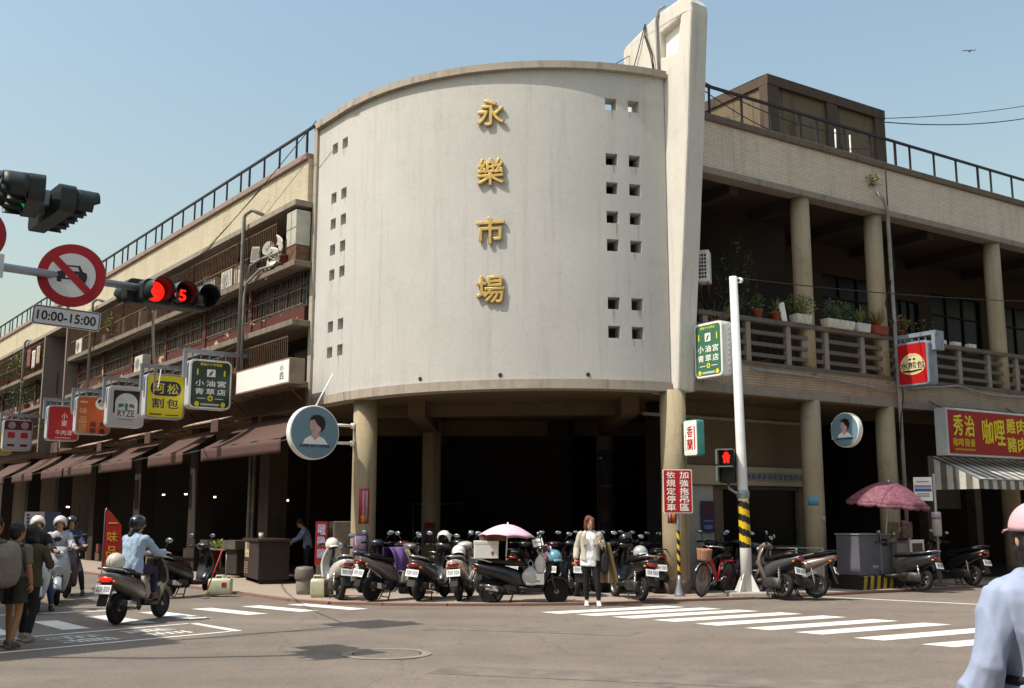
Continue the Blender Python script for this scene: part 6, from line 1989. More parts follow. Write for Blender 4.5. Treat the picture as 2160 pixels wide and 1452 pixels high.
person('pedestrian from behind in olive jacket and dark trousers at the left edge', (p2.x, p2.y, .004), R(85), dict(wk, elR=(.06, -.27, 1.1), wrR=(.24, -.18, 1.06)), h=1.5, jacket='#4a4026', trousers='#1d1a1a', shoes='#8d8478', hair='#17110e', hairstyle='bob', look=(.9, .2, 0), hem=.05, loose=1.3)
p3 = gp(-30, 1372, 0)
person('pedestrian cut off by the left edge holding a phone', (p3.x, p3.y, .004), R(60), dict(wk, elR=(.1, -.25, 1.1), wrR=(.3, -.14, 1.16)), h=1.62, skin=M_skin2, top='#4d4a44', shorts='#2a2622', shoes='#3a302a', hair='#17110e', sleeve=.4, curl=1.1)
# near man at the right edge seen from behind
cloth('#98a5bf', .8, .04)
MAN, MJ, MS = person('man from behind in pale blue shirt and pink cap at the right edge', (2.085, 4.3, .0), R(94), dict(shL=(0, .155, 1.315), elL=(-.03, .262, 1.05), wrL=(.05, .315, .81), shR=(0, -.155, 1.315), elR=(-.02, -.25, 1.05), wrR=(.1, -.24, .85)),
       h=1.64, top='#98a5bf', trousers='#3a3a44', shoes='#3a3630', hair='#15110f', hairstyle='nape', cap='#d3abb2', look=(.99, .05, .02), vox=.007, hem=.04, loose=1.0, seed=5, sleeve=1.0, puff=.026, ff=5.5, fold=.016, it=6)
b = MB(); b.M = MS
b.sheet(lambda u, v: (-.01 + (.066 + .012 * (1 - v)) * math.cos(2 * PI * u), (.07 + .012 * (1 - v)) * math.sin(2 * PI * u), 1.365 + .045 * v - .012 * math.cos(2 * PI * u)), 28, 3, .008)
mobj('collar', b.mesh('collar'), cloth('#98a5bf'), MAN)
t = thing('waist_strap', 'black bag strap round the waist of the man in the pink cap', 'strap', (2.085, 4.3, 0), R(94))
b = MB(); b.lathe([(.13, -.018), (.135, 0), (.13, .018), (.122, 0), (.13, -.018)], 32, c=(0, 0, .99)); ob = b.build('band', cloth('#15141a'), t); ob.scale = (1.1, 1.42, 1)
# vendor in pink
pv_ = RP(6.35, .7)
person('vendor in pink top and pink hat standing by the food cart', (pv_.x, pv_.y, PZ), R(200), dict(elL=(.1, .22, 1.1), wrL=(.3, .14, 1.1), elR=(.1, -.22, 1.1), wrR=(.3, -.14, 1.05)), h=1.5, top='#c4879a', trousers='#2a2428', shoes='#3a302c', hair='#17110e', cap='#d0457a', look=(.9, 0, -.3), vox=.018)
# person bending in the stall
pst = LP(1.8, -.9)
person('stallholder in pale blue shirt working behind the dark counter', (pst.x, pst.y, PZ), R(-160), dict(neck=(.12, 0, 1.36), head=(.2, 0, 1.48), chest=(.06, 0, 1.21), shL=(.1, .17, 1.3), shR=(.1, -.17, 1.3), elL=(.24, .22, 1.1), wrL=(.42, .16, 1.0), elR=(.24, -.22, 1.1), wrR=(.42, -.16, 1.0)), h=1.6, top='#8f98b4', trousers='#2a2a30', shoes='#2a2624', hair='#15110f', look=(.8, 0, -.5), vox=.018)
# ================================================================== plants
M_leaf = [mat('leaf_green', '#4c6a2e', .6, 0, .4, 8), mat('leaf_dark', '#2f4722', .6, 0, .4, 8), mat('leaf_yellow', '#8a8a3a', .6, 0, .3, 8), mat('leaf_orange', '#a86a2c', .6, 0, .3, 8)]
M_stem = mat('stem', '#4d3d28', .8)
M_terra = mat('terracotta', '#93462c', .8, 0, .2, 6)
M_foam = mat('foam_white', '#cfcab8', .8, 0, .15, 4, .2)
def leaves(b, r, n, c, rad, size, kinds=(0, 1), strap=False, flat_=1.0):
    for _ in range(n):
        while True:
            q = Vector((r.uniform(-1, 1), r.uniform(-1, 1), r.uniform(-1, 1)))
            if q.length < 1: break
        p = Vector(c) + Vector((q.x * rad[0], q.y * rad[1], q.z * rad[2]))
        d = (q * .7 + Vector((r.uniform(-1, 1), r.uniform(-1, 1), r.uniform(-.6, .9)))).normalized()
        s_ = d.cross(Vector((r.uniform(-1, 1), r.uniform(-1, 1), 1))).normalized()
        L = size * r.uniform(.6, 1.3); w = L * .3
        up = s_.cross(d).normalized()
        b.add([p, p + d * L * .5 + s_ * w + up * L * .08, p + d * L - up * L * .12, p + d * L * .5 - s_ * w + up * L * .08], [(0, 1, 2), (0, 2, 3)], r.choice(kinds), False)
def straps(b, r, n, c, L, kinds=(0,), spread=.6):
    for _ in range(n):
        a = r.uniform(0, 2 * PI); t_ = r.uniform(.15, 1) * spread; l = L * r.uniform(.6, 1.1)
        d = Vector((math.cos(a), math.sin(a), 0)); sd = Vector((-d.y, d.x, 0)) * .012
        pts = [Vector(c) + d * (l * t_ * u) + Vector((0, 0, l * (u - .55 * t_ * u * u))) for u in (0, .35, .7, 1)]
        k = r.choice(kinds)
        for i in range(3):
            w0, w1 = (1, 1.1, .8, .1)[i], (1, 1.1, .8, .1)[i + 1]
            b.add([pts[i] - sd * w0, pts[i] + sd * w0, pts[i + 1] + sd * w1, pts[i + 1] - sd * w1], [(0, 1, 2, 3)], k)
def plant(label, p, kind='bush', h=.5, w=.3, pot='terra', kinds=(0, 1), seed=0, n=170, ps=.13, group='potted plants on the balcony rail', rz=0, flowers=None):
    r = random.Random(seed)
    t = thing('potted_plant' if pot else 'wild_plant', label, 'plant', p, rz, group=group)
    ph = 0
    if pot == 'terra':
        ph = ps * 1.5; b = MB(); b.lathe([(ps * .7, 0), (ps * .95, ph * .8), (ps * 1.05, ph * .8), (ps * 1.05, ph), (ps * .9, ph), (ps * .85, ph * .85), (0, ph * .85)], 18); b.build('pot', M_terra, t)
    elif pot in ('foam', 'box', 'redbox', 'longfoam'):
        L = {'foam': .26, 'box': .25, 'redbox': .27, 'longfoam': .5}[pot]; ph = .22
        b = MB(); b.hexa([(-L * .92, -.12, 0), (L * .92, -.12, 0), (L * .92, .12, 0), (-L * .92, .12, 0), (-L, -.14, ph), (L, -.14, ph), (L, .14, ph), (-L, .14, ph)])
        if pot in ('foam', 'longfoam'):
            for k in range(3 if pot == 'foam' else 5): x = -L + (k + .5) * 2 * L / (3 if pot == 'foam' else 5); b.tube([(x, -.13, .02), (x, -.142, ph * .96)], .05, 8, sq=.3)
        b.build('planter', {'foam': M_foam, 'longfoam': M_foam, 'box': mat('planter_white', '#c9cac6', .6), 'redbox': M_terra}[pot], t, bevel=.012)
    b = MB()
    for k in range(6):
        a = r.uniform(0, 2 * PI); b.tube([(0, 0, ph * .8), (w * .3 * math.cos(a), w * .3 * math.sin(a), ph + h * .4), (w * .7 * math.cos(a), w * .7 * math.sin(a), ph + h * .85)], [.008, .006, .003], 5)
    b.build('stem', M_stem, t)
    b = MB()
    if kind == 'bush': leaves(b, r, n, (0, 0, ph + h * .5), (w, w, h * .55), .085, kinds)
    elif kind == 'strap': straps(b, r, n // 3, (0, 0, ph * .9), h * 1.2, kinds, .8)
    elif kind == 'long': leaves(b, r, n, (0, 0, ph + h * .5), (w * 1.7, w * .7, h * .5), .08, kinds); straps(b, r, 20, (0, 0, ph), h, kinds)
    b.build('foliage', M_leaf, t)
    if flowers:
        b = MB()
        for _ in range(14): b.ell((r.uniform(-w, w), r.uniform(-w, w) * .7, ph + h * r.uniform(.5, 1.05)), .018, 6, 4)
        b.build('flowers', mat('petal_pink', '#b0607c', .7), t)
    return t
def rail(px, o=-.06): s = onF('R', px, 675 + (px - 1553) * .131, o)[0]; p = RP(s, o); return (p.x, p.y, 6.215)
PZR = PI / 2 - AR
plant('small terracotta pot with upright leaves, leftmost on the balcony rail', rail(1598), 'bush', .3, .16, 'terra', (0, 1), 1, 90)
plant('terracotta pot with thin twigs beside the white board on the rail', rail(1636), 'strap', .35, .14, 'terra', (1, 2), 2, 70)
plant('cream foam planter with bushy green leaves on the rail', rail(1690), 'long', .5, .3, 'foam', (0, 1, 2), 3, 230, rz=PZR)
plant('long cream foam planter with small pink flowers on the rail', rail(1768), 'long', .5, .32, 'longfoam', (0, 1), 4, 200, rz=PZR, flowers=True)
plant('white planter box with grassy leaves on the rail', rail(1816), 'strap', .42, .2, 'box', (0, 1, 2), 5, 170, rz=PZR)
plant('red-brown planter box with orange strappy leaves on the rail', rail(1853), 'strap', .5, .22, 'redbox', (2, 3, 0), 6, 190, rz=PZR)
plant('trailing plant beside the drain pipe on the rail', rail(1897), 'long', .4, .2, 'terra', (0, 3, 2), 7, 130, flowers=True)
q = RP(2.35, -.6); plant('tall dark shrub standing on the balcony behind the white post', (q.x, q.y, 5.0), 'bush', 2.9, .55, 'terra', (0, 1), 8, 420, .2)
q = RP(3.0, -.5); plant('bushy shrub on the balcony behind the terracotta pots', (q.x, q.y, 5.0), 'bush', 1.6, .45, 'terra', (0, 1), 18, 300, .2)
q = RP(9.0, -.4); plant('flowering shrub on the balcony right of the drain pipe', (q.x, q.y, 5.0), 'bush', 1.6, .4, 'terra', (0, 1, 2), 9, 260, .18, flowers=True)
s_, z_ = onF('R', 1840, 390, .05); q = RP(s_, .06)
t = plant('tuft of weeds sprouting from the pipe on the right parapet', (q.x, q.y, z_ - .05), 'bush', .3, .2, None, (0, 2), 10, 110, group='weeds on the walls')
# bare twigs at the left end of the balcony
q = RP(1.15, -.1); t = thing('dry_branches', 'tangle of dry bare branches on the balcony beside the fin', 'plant', (q.x, q.y, 5.9))
r = random.Random(3); b = MB()
for k in range(26):
    a = r.uniform(0, 2 * PI); p = [Vector((0, 0, 0))]
    for i in range(4): p.append(p[-1] + Vector((math.cos(a) * .16 + r.uniform(-.08, .08), math.sin(a) * .1 + r.uniform(-.05, .05), r.uniform(.02, .24))))
    b.tube(p, [.014, .011, .008, .005, .002], 5)
b.build('twigs', mat('dry_wood', '#7d6c58', .9, 0, .3, 9), t)
# bricks and a board on the rail
for i, px in enumerate((1985, 2016, 2048)):
    x, y, z = rail(px); t = thing('foam_block', 'pale foam block on the rail, %s right of the bun sign' % ('first', 'second', 'third')[i], 'block', (x, y, z), PZR, group='foam blocks on the rail')
    b = MB(); b.box(-.17, .17, -.07, .07, 0, .11); b.build('block', M_foam, t, bevel=.015)
x, y, z = rail(1655); t = thing('white_board', 'white board leaning against the first upper column', 'board', (x, y, z), PZR, rot=(0, R(-12), PZR)); b = MB(); b.box(-.09, .09, -.02, .02, 0, .46); b.build('panel', M_w, t)
# ---- air conditioners
def aircon(label, p, rz, w=.8, h=.55, d=.3, grid=False, col='#c9c4b6'):
    t = thing('air_conditioner', label, 'air conditioner', p, rz, group='outdoor air conditioners')
    m = mat('aircon_' + col.strip('#'), col, .55, 0, .2, 4)
    b = MB(); b.box(-w / 2, w / 2, -d / 2, d / 2, 0, h); b.build('case', m, t, bevel=.015)
    if grid:
        b = MB()
        for i in range(3):
            for k in range(7): x = -w * .28 + i * w * .2; z = h * .1 + k * h * .115; b.box(x, x + w * .15, -d / 2 - .004, -d / 2 + .01, z, z + h * .08)
        b.build('grille', M_blk, t)
    else:
        b = MB(); b.lathe([(0, -d / 2 - .006), (.2, -d / 2 - .006), (.2, -d / 2)], 24, 'y', (-w * .12, 0, h / 2)); b.build('fan', M_blk, t)
        b = MB()
        for k in range(5): b.lathe([(.04 * k + .03, -d / 2 - .012), (.04 * k + .036, -d / 2 - .012)], 24, 'y', (-w * .12, 0, h / 2))
        b.build('fan_guard', m, t)
    b = MB()
    for s in (-1, 1): b.tube([(s * w * .3, 0, -.02), (s * w * .3, d, -.02)], .015, 4); b.tube([(s * w * .3, -d * .3, -.02), (s * w * .3, d, -.3)], .012, 4)
    b.build('bracket', M_rust, t)
    return t
s_, z_ = onF('R', 1495, 595, .1); q = RP(s_, -.05); aircon('white window air conditioner beside the fin on the right balcony', (q.x, q.y, z_), PZR - R(50), .3, .72, .4, True, '#d6d3ca')
for s, o, z, lb in ((12.2, .3, 6.5, 'small air conditioner on the middle ledge behind the arm signal'), (4.6, .35, 8.02, 'dusty air conditioner inside the upper cage left of the drain pipe'), (6.0, .3, 8.02, 'second dusty air conditioner inside the upper cage'), (19.4, .4, 8.02, 'air conditioner in the far upper cage'), (8.2, .35, 4.97, 'air conditioner in the lower cage above the yellow sign')):
    q = LP(s, o); aircon(lb, (q.x, q.y, z), RZF)
# ---- junk on the corner balcony
JN = 'junk on the corner balcony'
def junk(name, label, cat, s, o, z, rot=(0, 0, 0)):
    q = LP(s, o); return thing(name, label, cat, (q.x, q.y, z), group=JN, rot=(rot[0], rot[1], RZF + rot[2]))
t = junk('metal_locker', 'pale metal locker at the end of the junk balcony beside the curved wall', 'locker', .42, .3, 8.0); b = MB(); b.box(-.28, .28, -.2, .2, .42, 1.32); b.build('body', mat('locker_pale', '#b8b3a4', .6, .1, .25, 3), t, bevel=.01)
b = MB(); b.box(-.004, .004, -.206, -.2, .45, 1.3); b.box(-.28, .28, -.206, -.2, .86, .87); b.build('door_gap', M_blk, t)
b = MB(); b.box(-.27, .27, -.18, .18, 0, .42); b.build('stand', M_rust, t)
for i, (s, z, w, h, rx, ry, lb) in enumerate(((1.25, 8.35, .5, .35, 20, 14, 'crumpled white sheet on top of the junk pile'), (1.5, 8.15, .6, .3, -15, -20, 'white board stuck slanting in the junk pile'), (1.05, 8.62, .42, .3, 10, 35, 'upper white sheet against the pale locker'), (1.75, 8.05, .35, .4, 5, 60, 'narrow white plank at the foot of the junk pile'))):
    t = junk('white_sheet', lb, 'board', s, .52, z, (R(rx), R(ry), 0)); b = MB(); b.sheet(lambda u, v: ((u - .5) * w, .03 * math.sin(6 * u + 4 * v), (v - .5) * h + .03 * math.sin(5 * u)), 8, 6, .015); b.build('sheet', mat('sheet_white', '#c6c1b4', .7, 0, .2, 5), t)
t = junk('electric_fan', 'old round fan in the cage of the junk balcony', 'fan', 1.75, .5, 8.62, (R(-10), 0, R(20)))
b = MB(); b.lathe([(.2, -.04), (.21, 0), (.2, .04)], 24, 'y')
for k in range(16): a = 2 * PI * k / 16; b.tube([(0, -.05, 0), (.2 * math.cos(a), -.03, .2 * math.sin(a))], .004, 4)
b.build('guard', mat('fan_grey', '#9a948a', .5, .3), t)
b = MB(); b.tube([(0, .05, 0), (0, .05, -.6)], .025, 8); b.build('stand', mat('fan_grey', '#9a948a'), t)
t = junk('flat_box', 'pale flat box hung outside the cage of the junk balcony', 'box', 2.35, .62, 8.35, (0, R(8), R(15))); b = MB(); b.box(-.16, .16, -.03, .03, 0, .42); b.build('panel', mat('box_grey', '#a8a296', .6), t)
b = MB(); b.box(-.13, .13, -.035, -.03, .05, .37); b.build('recess', mat('box_dark', '#77716a', .6), t)
r = random.Random(5)
for i in range(9):
    t = junk('junk_stick', '%s loose stick from the locker in the junk pile' % ('first', 'second', 'third', 'fourth', 'fifth', 'sixth', 'seventh', 'eighth', 'ninth')[i], 'stick', .7 + i * .16, r.uniform(.4, .55), 8.02, (R(r.uniform(-30, 30)), R(r.uniform(-60, 60)), 0))
    b = MB(); b.tube([(0, 0, 0), (0, 0, r.uniform(.3, .7))], .015, 5); b.build('stick', (M_rust, M_pipe, mat('wood_old', '#6a5038', .8))[i % 3], t)
t = junk('plastic_tub', 'reddish plastic tub under the pale locker', 'tub', .75, .45, 8.0); b = MB(); b.lathe([(.14, 0), (.18, .22), (.19, .22), (.17, .2), (.13, .02), (0, .02)], 18); b.build('tub', mat('tub_red', '#7a3222', .6), t)
# odds and ends stored in the cages of the left wing
r = random.Random(12)
kinds_ = [('carton', '#8a6f4c', 'brown carton'), ('plastic_crate', '#7a2f26', 'red crate'), ('storage_box', '#a39d90', 'grey box'), ('blue_bucket', '#4a5f78', 'bluish box'), ('board', '#6a5238', 'brown board'), ('pale_box', '#c2bca9', 'pale box')]
n_ = 0
for lev, z in (('upper', 8.0), ('lower', 4.95)):
    for i in range(13):
        s = 2.6 + i * 1.42 + r.uniform(-.3, .3); o = r.uniform(.15, .36)
        nm, col, wd = kinds_[(i * 5 + (lev == 'lower') * 2) % 6]
        q = LP(s, o); t = thing(nm, '%s stored in the %s cage, %s from the curved wall' % (wd, lev, ('first', 'second', 'third', 'fourth', 'fifth', 'sixth', 'seventh', 'eighth', 'ninth', 'tenth', 'eleventh', 'twelfth', 'thirteenth')[i]), 'box', (q.x, q.y, z), RZF + r.uniform(-.3, .3), group='odds and ends in the cages')
        w, h, d_ = r.uniform(.25, .7), r.uniform(.25, .85), r.uniform(.15, .26)
        b = MB(); b.box(-w / 2, w / 2, -d_ / 2, d_ / 2, 0, h); b.build('box_body', mat('stored_' + col.strip('#'), col, .8, 0, .3, 4), t, bevel=.01)
        b = MB(); b.box(-w / 2 - .01, w / 2 + .01, -d_ / 2 - .01, d_ / 2 + .01, h, h + .03); b.build('lid', mat('stored_' + kinds_[(i + 3) % 6][1].strip('#'), kinds_[(i + 3) % 6][1], .8, 0, .3, 4), t)
for i, (s, z, h, w, ks, lb) in enumerate(((9.2, 8.0, .9, .35, (0, 1), 'dark potted plant in the upper cage above the yellow sign'), (15.2, 8.0, .8, .4, (0, 2), 'potted plant in the upper cage above the orange sign'), (11.0, 4.95, .8, .4, (1, 0), 'potted plant in the lower cage above the arch sign'), (19.6, 4.95, .8, .4, (0, 2), 'potted plant in the lower cage beside the dark recess'))):
    q = LP(s, .4); plant(lb, (q.x, q.y, z), 'bush', h, w, 'terra', ks, 60 + i, 200, .13, group='plants in the left cages')
for i, (s0, s1, z) in enumerate(((4, 12, 9.3), (12, 20.5, 9.28), (3.5, 10, 7.82), (10, 20, 7.8), (2.5, 9, 6.3), (9, 20, 6.28))):
    wire('slack cable along the left wing, %s from the top right' % ('first', 'second', 'third', 'fourth', 'fifth', 'sixth')[i], LP(s0, .62).to_3d() + Vector((0, 0, z)), LP(s1, .62).to_3d() + Vector((0, 0, z - .03)), .16, .014)
# hanging laundry and greenery on the far left balconies
for i, (s, z, col) in enumerate(((25.6, 8.4, '#a8917c'), (26.4, 8.3, '#c2b5ac'), (27.3, 8.45, '#7c4a40'))):
    q = LP(s, .62); t = thing('laundry', ('tan', 'pale', 'reddish')[i] + ' garment hanging on the far left balcony', 'laundry', (q.x, q.y, z), RZF, group='laundry on the far balconies'); b = MB()
    b.sheet(lambda u, v: ((u - .5) * .5 * (1.2 - .5 * v if v < .3 else 1), .03 * math.sin(9 * u), -.8 * v + .7), 10, 10, .012); b.build('garment', cloth(col), t)
    b = MB(); b.tube([(-.22, 0, .72), (0, 0, .82), (.22, 0, .72)], .008, 5); b.build('hanger', M_rust, t)
for i, (s, z, h, w, ks, lb) in enumerate(((29.0, 8.0, 1.0, .6, (0, 2), 'pale green climber on the far left upper balcony'), (31.5, 8.0, .8, .6, (0, 1), 'dark shrub on the far left upper balcony'), (27.5, 6.5, 1.0, .8, (0, 1, 2), 'brownish hanging plant on the far left middle ledge'), (30.5, 6.3, 1.2, .9, (0, 1), 'spreading shrub on the far left middle ledge'), (33, 4.95, 1.3, .8, (0, 1), 'green shrub low on the far left balcony'), (29.4, 4.95, 1.0, .7, (0, 2), 'yellow-green shrub low on the far left balcony'), (23.2, 4.95, .7, .4, (0, 1), 'potted shrub in the dark recess on the left'))):
    q = LP(s, .5); plant(lb, (q.x, q.y, z), 'bush', h, w, 'terra', ks, 30 + i, 260, .15, group='plants on the far left balconies')

# ================================================================== posters
def wrap(label, c, r, a0, a1, z0, z1, m, name='poster', extras=(), group='posters on the columns'):
    """sheet of paper wrapped round a column; angles measured from the camera-facing side"""
    t = thing(name, label, 'poster', (c[0], c[1], z0))
    def mk(b0, b1, y0, y1, k): 
        b = MB(); b.sheet(lambda u, v: ((r + k) * math.sin(R(b0 + (b1 - b0) * u)), -(r + k) * math.cos(R(b0 + (b1 - b0) * u)), y0 - z0 + (y1 - y0) * v), 10, 2, .003); return b
    mk(a0, a1, z0, z1, .004).build('paper', m, t)
    for i, (b0, b1, y0, y1, mm) in enumerate(extras): mk(b0, b1, y0, y1, .008 + .003 * i).build('print', mm, t)
    return t
M_pred = mat('poster_red', '#a3221f', .6, 0, .2, 9); M_ppk = mat('poster_pink', '#b98a98', .6); M_por = mat('poster_orange', '#c9862c', .6); M_ppu = mat('poster_purple', '#6a4a78', .6, 0, .2, 8); M_pli = mat('poster_lilac', '#b5a5bd', .6, 0, .4, 12)
wrap('red poster with pink columns on the left column', COL_A, .287, -14, 32, 1.5, 2.28, M_pred, extras=((2, 12, 1.55, 2.24, M_ppk), (16, 26, 1.55, 2.24, M_ppk), (-2, 14, 1.52, 1.68, M_por)))
wrap('purple poster low on the left column', COL_A, .287, -38, 32, .78, 1.28, M_ppu, extras=((-28, 22, .92, 1.22, M_pli), (-36, 30, .8, .9, mat('poster_blue', '#4a4a8a', .6))))
wrap('red poster strip on the column below the fin, under the towing sign', COL_D, .287, -42, 4, 1.52, 1.85, M_pred, extras=((-36, -28, 1.54, 1.83, M_ppk), (-20, -10, 1.54, 1.83, M_por)))
wrap('blue poster with a raised arm on the inner right column', COL_C, .267, -50, 40, 2.55, 3.55, mat('poster_skyblue', '#4a5f86', .6, 0, .15, 2), extras=((-20, -4, 2.95, 3.25, mat('poster_skin', '#8a5a40', .6)), (-8, 14, 2.58, 2.98, mat('poster_skin', '#8a5a40')), (-46, -26, 3.3, 3.36, M_w)))
wrap('greyish picture poster below the blue one on the inner right column', COL_C, .267, -50, 44, .7, 2.5, mat('poster_grey', '#7a7272', .6, 0, .35, 2), extras=((-26, 8, 1.95, 2.2, mat('poster_skin', '#8a5a40')), (-40, 30, .9, 1.5, mat('poster_mauve', '#6b5f6e', .6, 0, .3, 4))))
wrap('small reddish notices low on the inner left column', COL_B, .267, -40, 30, .9, 1.5, mat('notice_grey', '#6d5a5e', .6, 0, .5, 9), extras=((-30, 20, 1.35, 1.5, M_pred),))
cR1 = RP(4.22, -.18)
wrap('pale blue notice on the first right column', (cR1.x, cR1.y), .247, -48, 8, 1.92, 2.12, mat('notice_blue', '#5f9bc0', .6))
wrap('torn white scrap on the first right column', (cR1.x, cR1.y), .247, 26, 62, 1.5, 1.66, mat('scrap_white', '#b5aaa8', .7, 0, .5, 14))
s_, z_ = onF('R', 1493, 1090, -1.5); q = RP(s_, -1.5)
t = thing('poster', 'dark blue poster with red picture on the shop wall', 'poster', (q.x, q.y, z_), PZR); b = MB(); b.box(-.2, .2, -.012, .0, -.36, .36); b.build('paper', mat('poster_navy', '#2a2c58', .5), t)
flat(t, [(-.08, .0), (.12, .0), (.12, .3), (-.08, .3)], -.014, mat('poster_brick', '#5e1c1a', .5), 'print'); flat(t, rr(.3, .04, .01, 2), -.014, mat('ink_bluegrey', '#6d74a0'), 'print').location = (0, 0, -.1); flat(t, rr(.26, .1, .01, 2), -.014, mat('ink_bluegrey', '#6d74a0'), 'print').location = (0, 0, -.24)
t = thing('shop_lettering_board', 'faded lettering strip on the shop fascia', 'sign', tuple(RP(4.3, -1.44).to_3d() + Vector((0, 0, 2.62))), PZR); b = MB(); b.box(-1.1, 1.1, -.01, 0, -.1, .1); b.build('board', mat('faded_board', '#8f8474', .7, 0, .3, 4), t)
b = MB()
for k in range(11): b.box(-1.0 + k * .185, -1.0 + k * .185 + .13, -.014, -.01, -.06, .06)
b.build('faded_mark', mat('faded_blue', '#5a6678', .7, 0, .5, 14), t)

# ================================================================== stalls and goods on the left
def crate(label, p, rz, w, d, h, col, name='crate', group=None, cat='crate'):
    t = thing(name, label, cat, p, rz, group=group); m = mat('crate_' + col.strip('#'), col, .6, 0, .2, 5)
    b = MB(); b.box(-w / 2, w / 2, -d / 2, d / 2, 0, .015); b.build('base', m, t)
    for s in (-1, 1):
        b = MB(); b.box(-w / 2, w / 2, s * d / 2 - .012, s * d / 2 + .012, 0, h); b.build('side', m, t)
        b = MB(); b.box(s * w / 2 - .012, s * w / 2 + .012, -d / 2 + .014, d / 2 - .014, 0, h); b.build('side', m, t)
    return t
def jerrycan(label, p, rz, w=.34, h=.36, d=.24, col='#c3c6a8', mark=None):
    t = thing('jerrycan', label, 'jerrycan', p, rz, group='plastic jerrycans by the stalls')
    b = MB(); b.loft([(-w / 2, 0, h * .45, d / 2, h * .42, 5), (-w * .45, 0, h * .46, d / 2, h * .46, 5), (w * .45, 0, h * .46, d / 2, h * .46, 5), (w / 2, 0, h * .45, d / 2, h * .42, 5)], 20)
    b.build('body', mat('hdpe_' + col.strip('#'), col, .45, 0, .18, 5), t)
    b = MB(); b.tube([(-.1, 0, h * .9), (-.09, 0, h * 1.06), (.06, 0, h * 1.06), (.08, 0, h * .9)], .018, 8); b.build('handle', mat('hdpe_' + col.strip('#'), col), t)
    b = MB(); b.lathe([(.03, h * .9), (.03, h * 1.0), (0, h * 1.0)], 12, c=(w * .35, 0, 0)); b.build('cap', mark or M_pred, t)
    if mark: flat(t, rr(.1, .1, .01, 2), -d / 2 - .001, mark, 'label').location = (.1, 0, h * .55)
    return t
p = gp(464, 1254, PZ); jerrycan('large pale jerrycan with a red label beside the mop', tuple(p), R(5), .46, .36, .3, '#c0c4a6', M_pred)
p = gp(671, 1260, PZ); jerrycan('pale jerrycan in front of the white scooter', tuple(p), R(0), .28, .4, .26, '#bfbfa0')
p = gp(690, 1258, PZ); jerrycan('second pale jerrycan with dark print by the white scooter', tuple(p), R(10), .26, .38, .24, '#c6c8b0', M_blk)
p = gp(641, 1254, PZ); t = thing('water_barrel', 'grey plastic barrel with a lid beside the jerrycans', 'barrel', tuple(p))
b = MB(); b.lathe([(.15, 0), (.17, .1), (.17, .34), (.16, .36)], 20); b.build('barrel_body', mat('barrel_grey', '#8a8378', .6, 0, .2, 4), t)
b = MB(); b.lathe([(.19, .3), (.2, .34), (.2, .5), (.17, .56), (0, .58)], 20); b.build('lid', mat('barrel_lid', '#6d665c', .6, 0, .2, 4), t)
p = gp(432, 1258, PZ); t = thing('mop', 'red-handled mop leaning on the vegetable table', 'mop', tuple(p), R(0), rot=(R(-8), R(17), 0))
b = MB(); b.tube([(0, 0, .05), (0, 0, 1.05)], .014, 8); b.build('handle', mat('mop_red', '#b02a2a', .5), t); b = MB(); b.lathe([(.11, 0), (.06, .08), (.015, .12)], 12); b.build('mop_head', mat('mop_head', '#8d7a5c', .9, 0, .4, 20), t)
# vegetable table
q = LP(5.4, -.1)
t = thing('market_table', 'low market table with greens in the shade on the left', 'table', (q.x, q.y, PZ), RZF)
b = MB(); b.box(-1.0, 1.0, -.35, .35, .7, .74); b.build('table_top', mat('table_steel', '#8f8a80', .4, .5), t)
for x in (-.9, .9):
    for y in (-.28, .28): b = MB(); b.tube([(x, y, 0), (x, y, .7)], .02, 6); b.build('leg', M_steel, t)
r = random.Random(8)
for i in range(5):
    t = thing('vegetable_bunch', 'bunch of greens, number %s from the mop on the market table' % ('one', 'two', 'three', 'four', 'five')[i], 'vegetables', tuple(LP(4.8 + i * .32, .0 + .1 * (i % 2)).to_3d() + Vector((0, 0, PZ + .74))), group='greens on the market table')
    b = MB(); leaves(b, r, 70, (0, 0, .1), (.16, .16, .1), .1, (0, 2)); b.build('foliage', M_leaf, t)
    b = MB(); b.tube([(-.1, 0, .02), (.1, 0, .03)], .02, 6); b.build('stalks', mat('stalk', '#9aa06a', .6), t)
q = LP(4.1, .0); t = thing('steel_hood', 'grey metal tray unit beside the dark stall cabinet', 'stall', (q.x, q.y, PZ), RZF)
b = MB(); b.box(-.45, .45, -.3, .35, .75, .98); b.build('tray', mat('dull_steel', '#6d6860', .5, .5, .3, 4), t); b = MB(); b.box(-.35, .35, -.2, .3, .1, .75); b.build('body', mat('dark_board', '#2a221c', .8), t)
# dark stall cabinet with menu boards
q = LP(1.55, .35)
t = thing('stall_cabinet', 'dark wooden stall cabinet with pale menu boards and louvred vents', 'stall', (q.x, q.y, PZ), RZF - R(14))
M_dw = mat('dark_wood', '#2a1d16', .75, 0, .3, 4)
b = MB(); b.box(-1.15, .95, -.35, .4, .1, 1.02); b.build('body', M_dw, t, bevel=.01)
b = MB(); b.box(-1.2, 1.0, -.4, .45, 1.02, 1.07); b.build('counter_top', mat('counter_dark', '#3a2c22', .5, 0, .2, 3), t)
flat(t, [(-1.05, .6), (-.45, .6), (-.45, .99), (-1.05, .99)], -.352, mat('menu_cream', '#c3b48c', .6, 0, .1, 4), 'menu_board')
flat(t, [(-.77, .8), (-.47, .8), (-.47, .98), (-.77, .98)], -.356, mat('menu_grey', '#6b6259', .6), 'menu_paper')
for i, (x, z, h) in enumerate(((-.93, .85, .14), (-.95, .66, .1), (-.66, .68, .08), (-.6, .88, .08))): flat(t, rr(.04, h, .01, 2), -.356, M_blk, 'menu_mark').location = (x, 0, z)
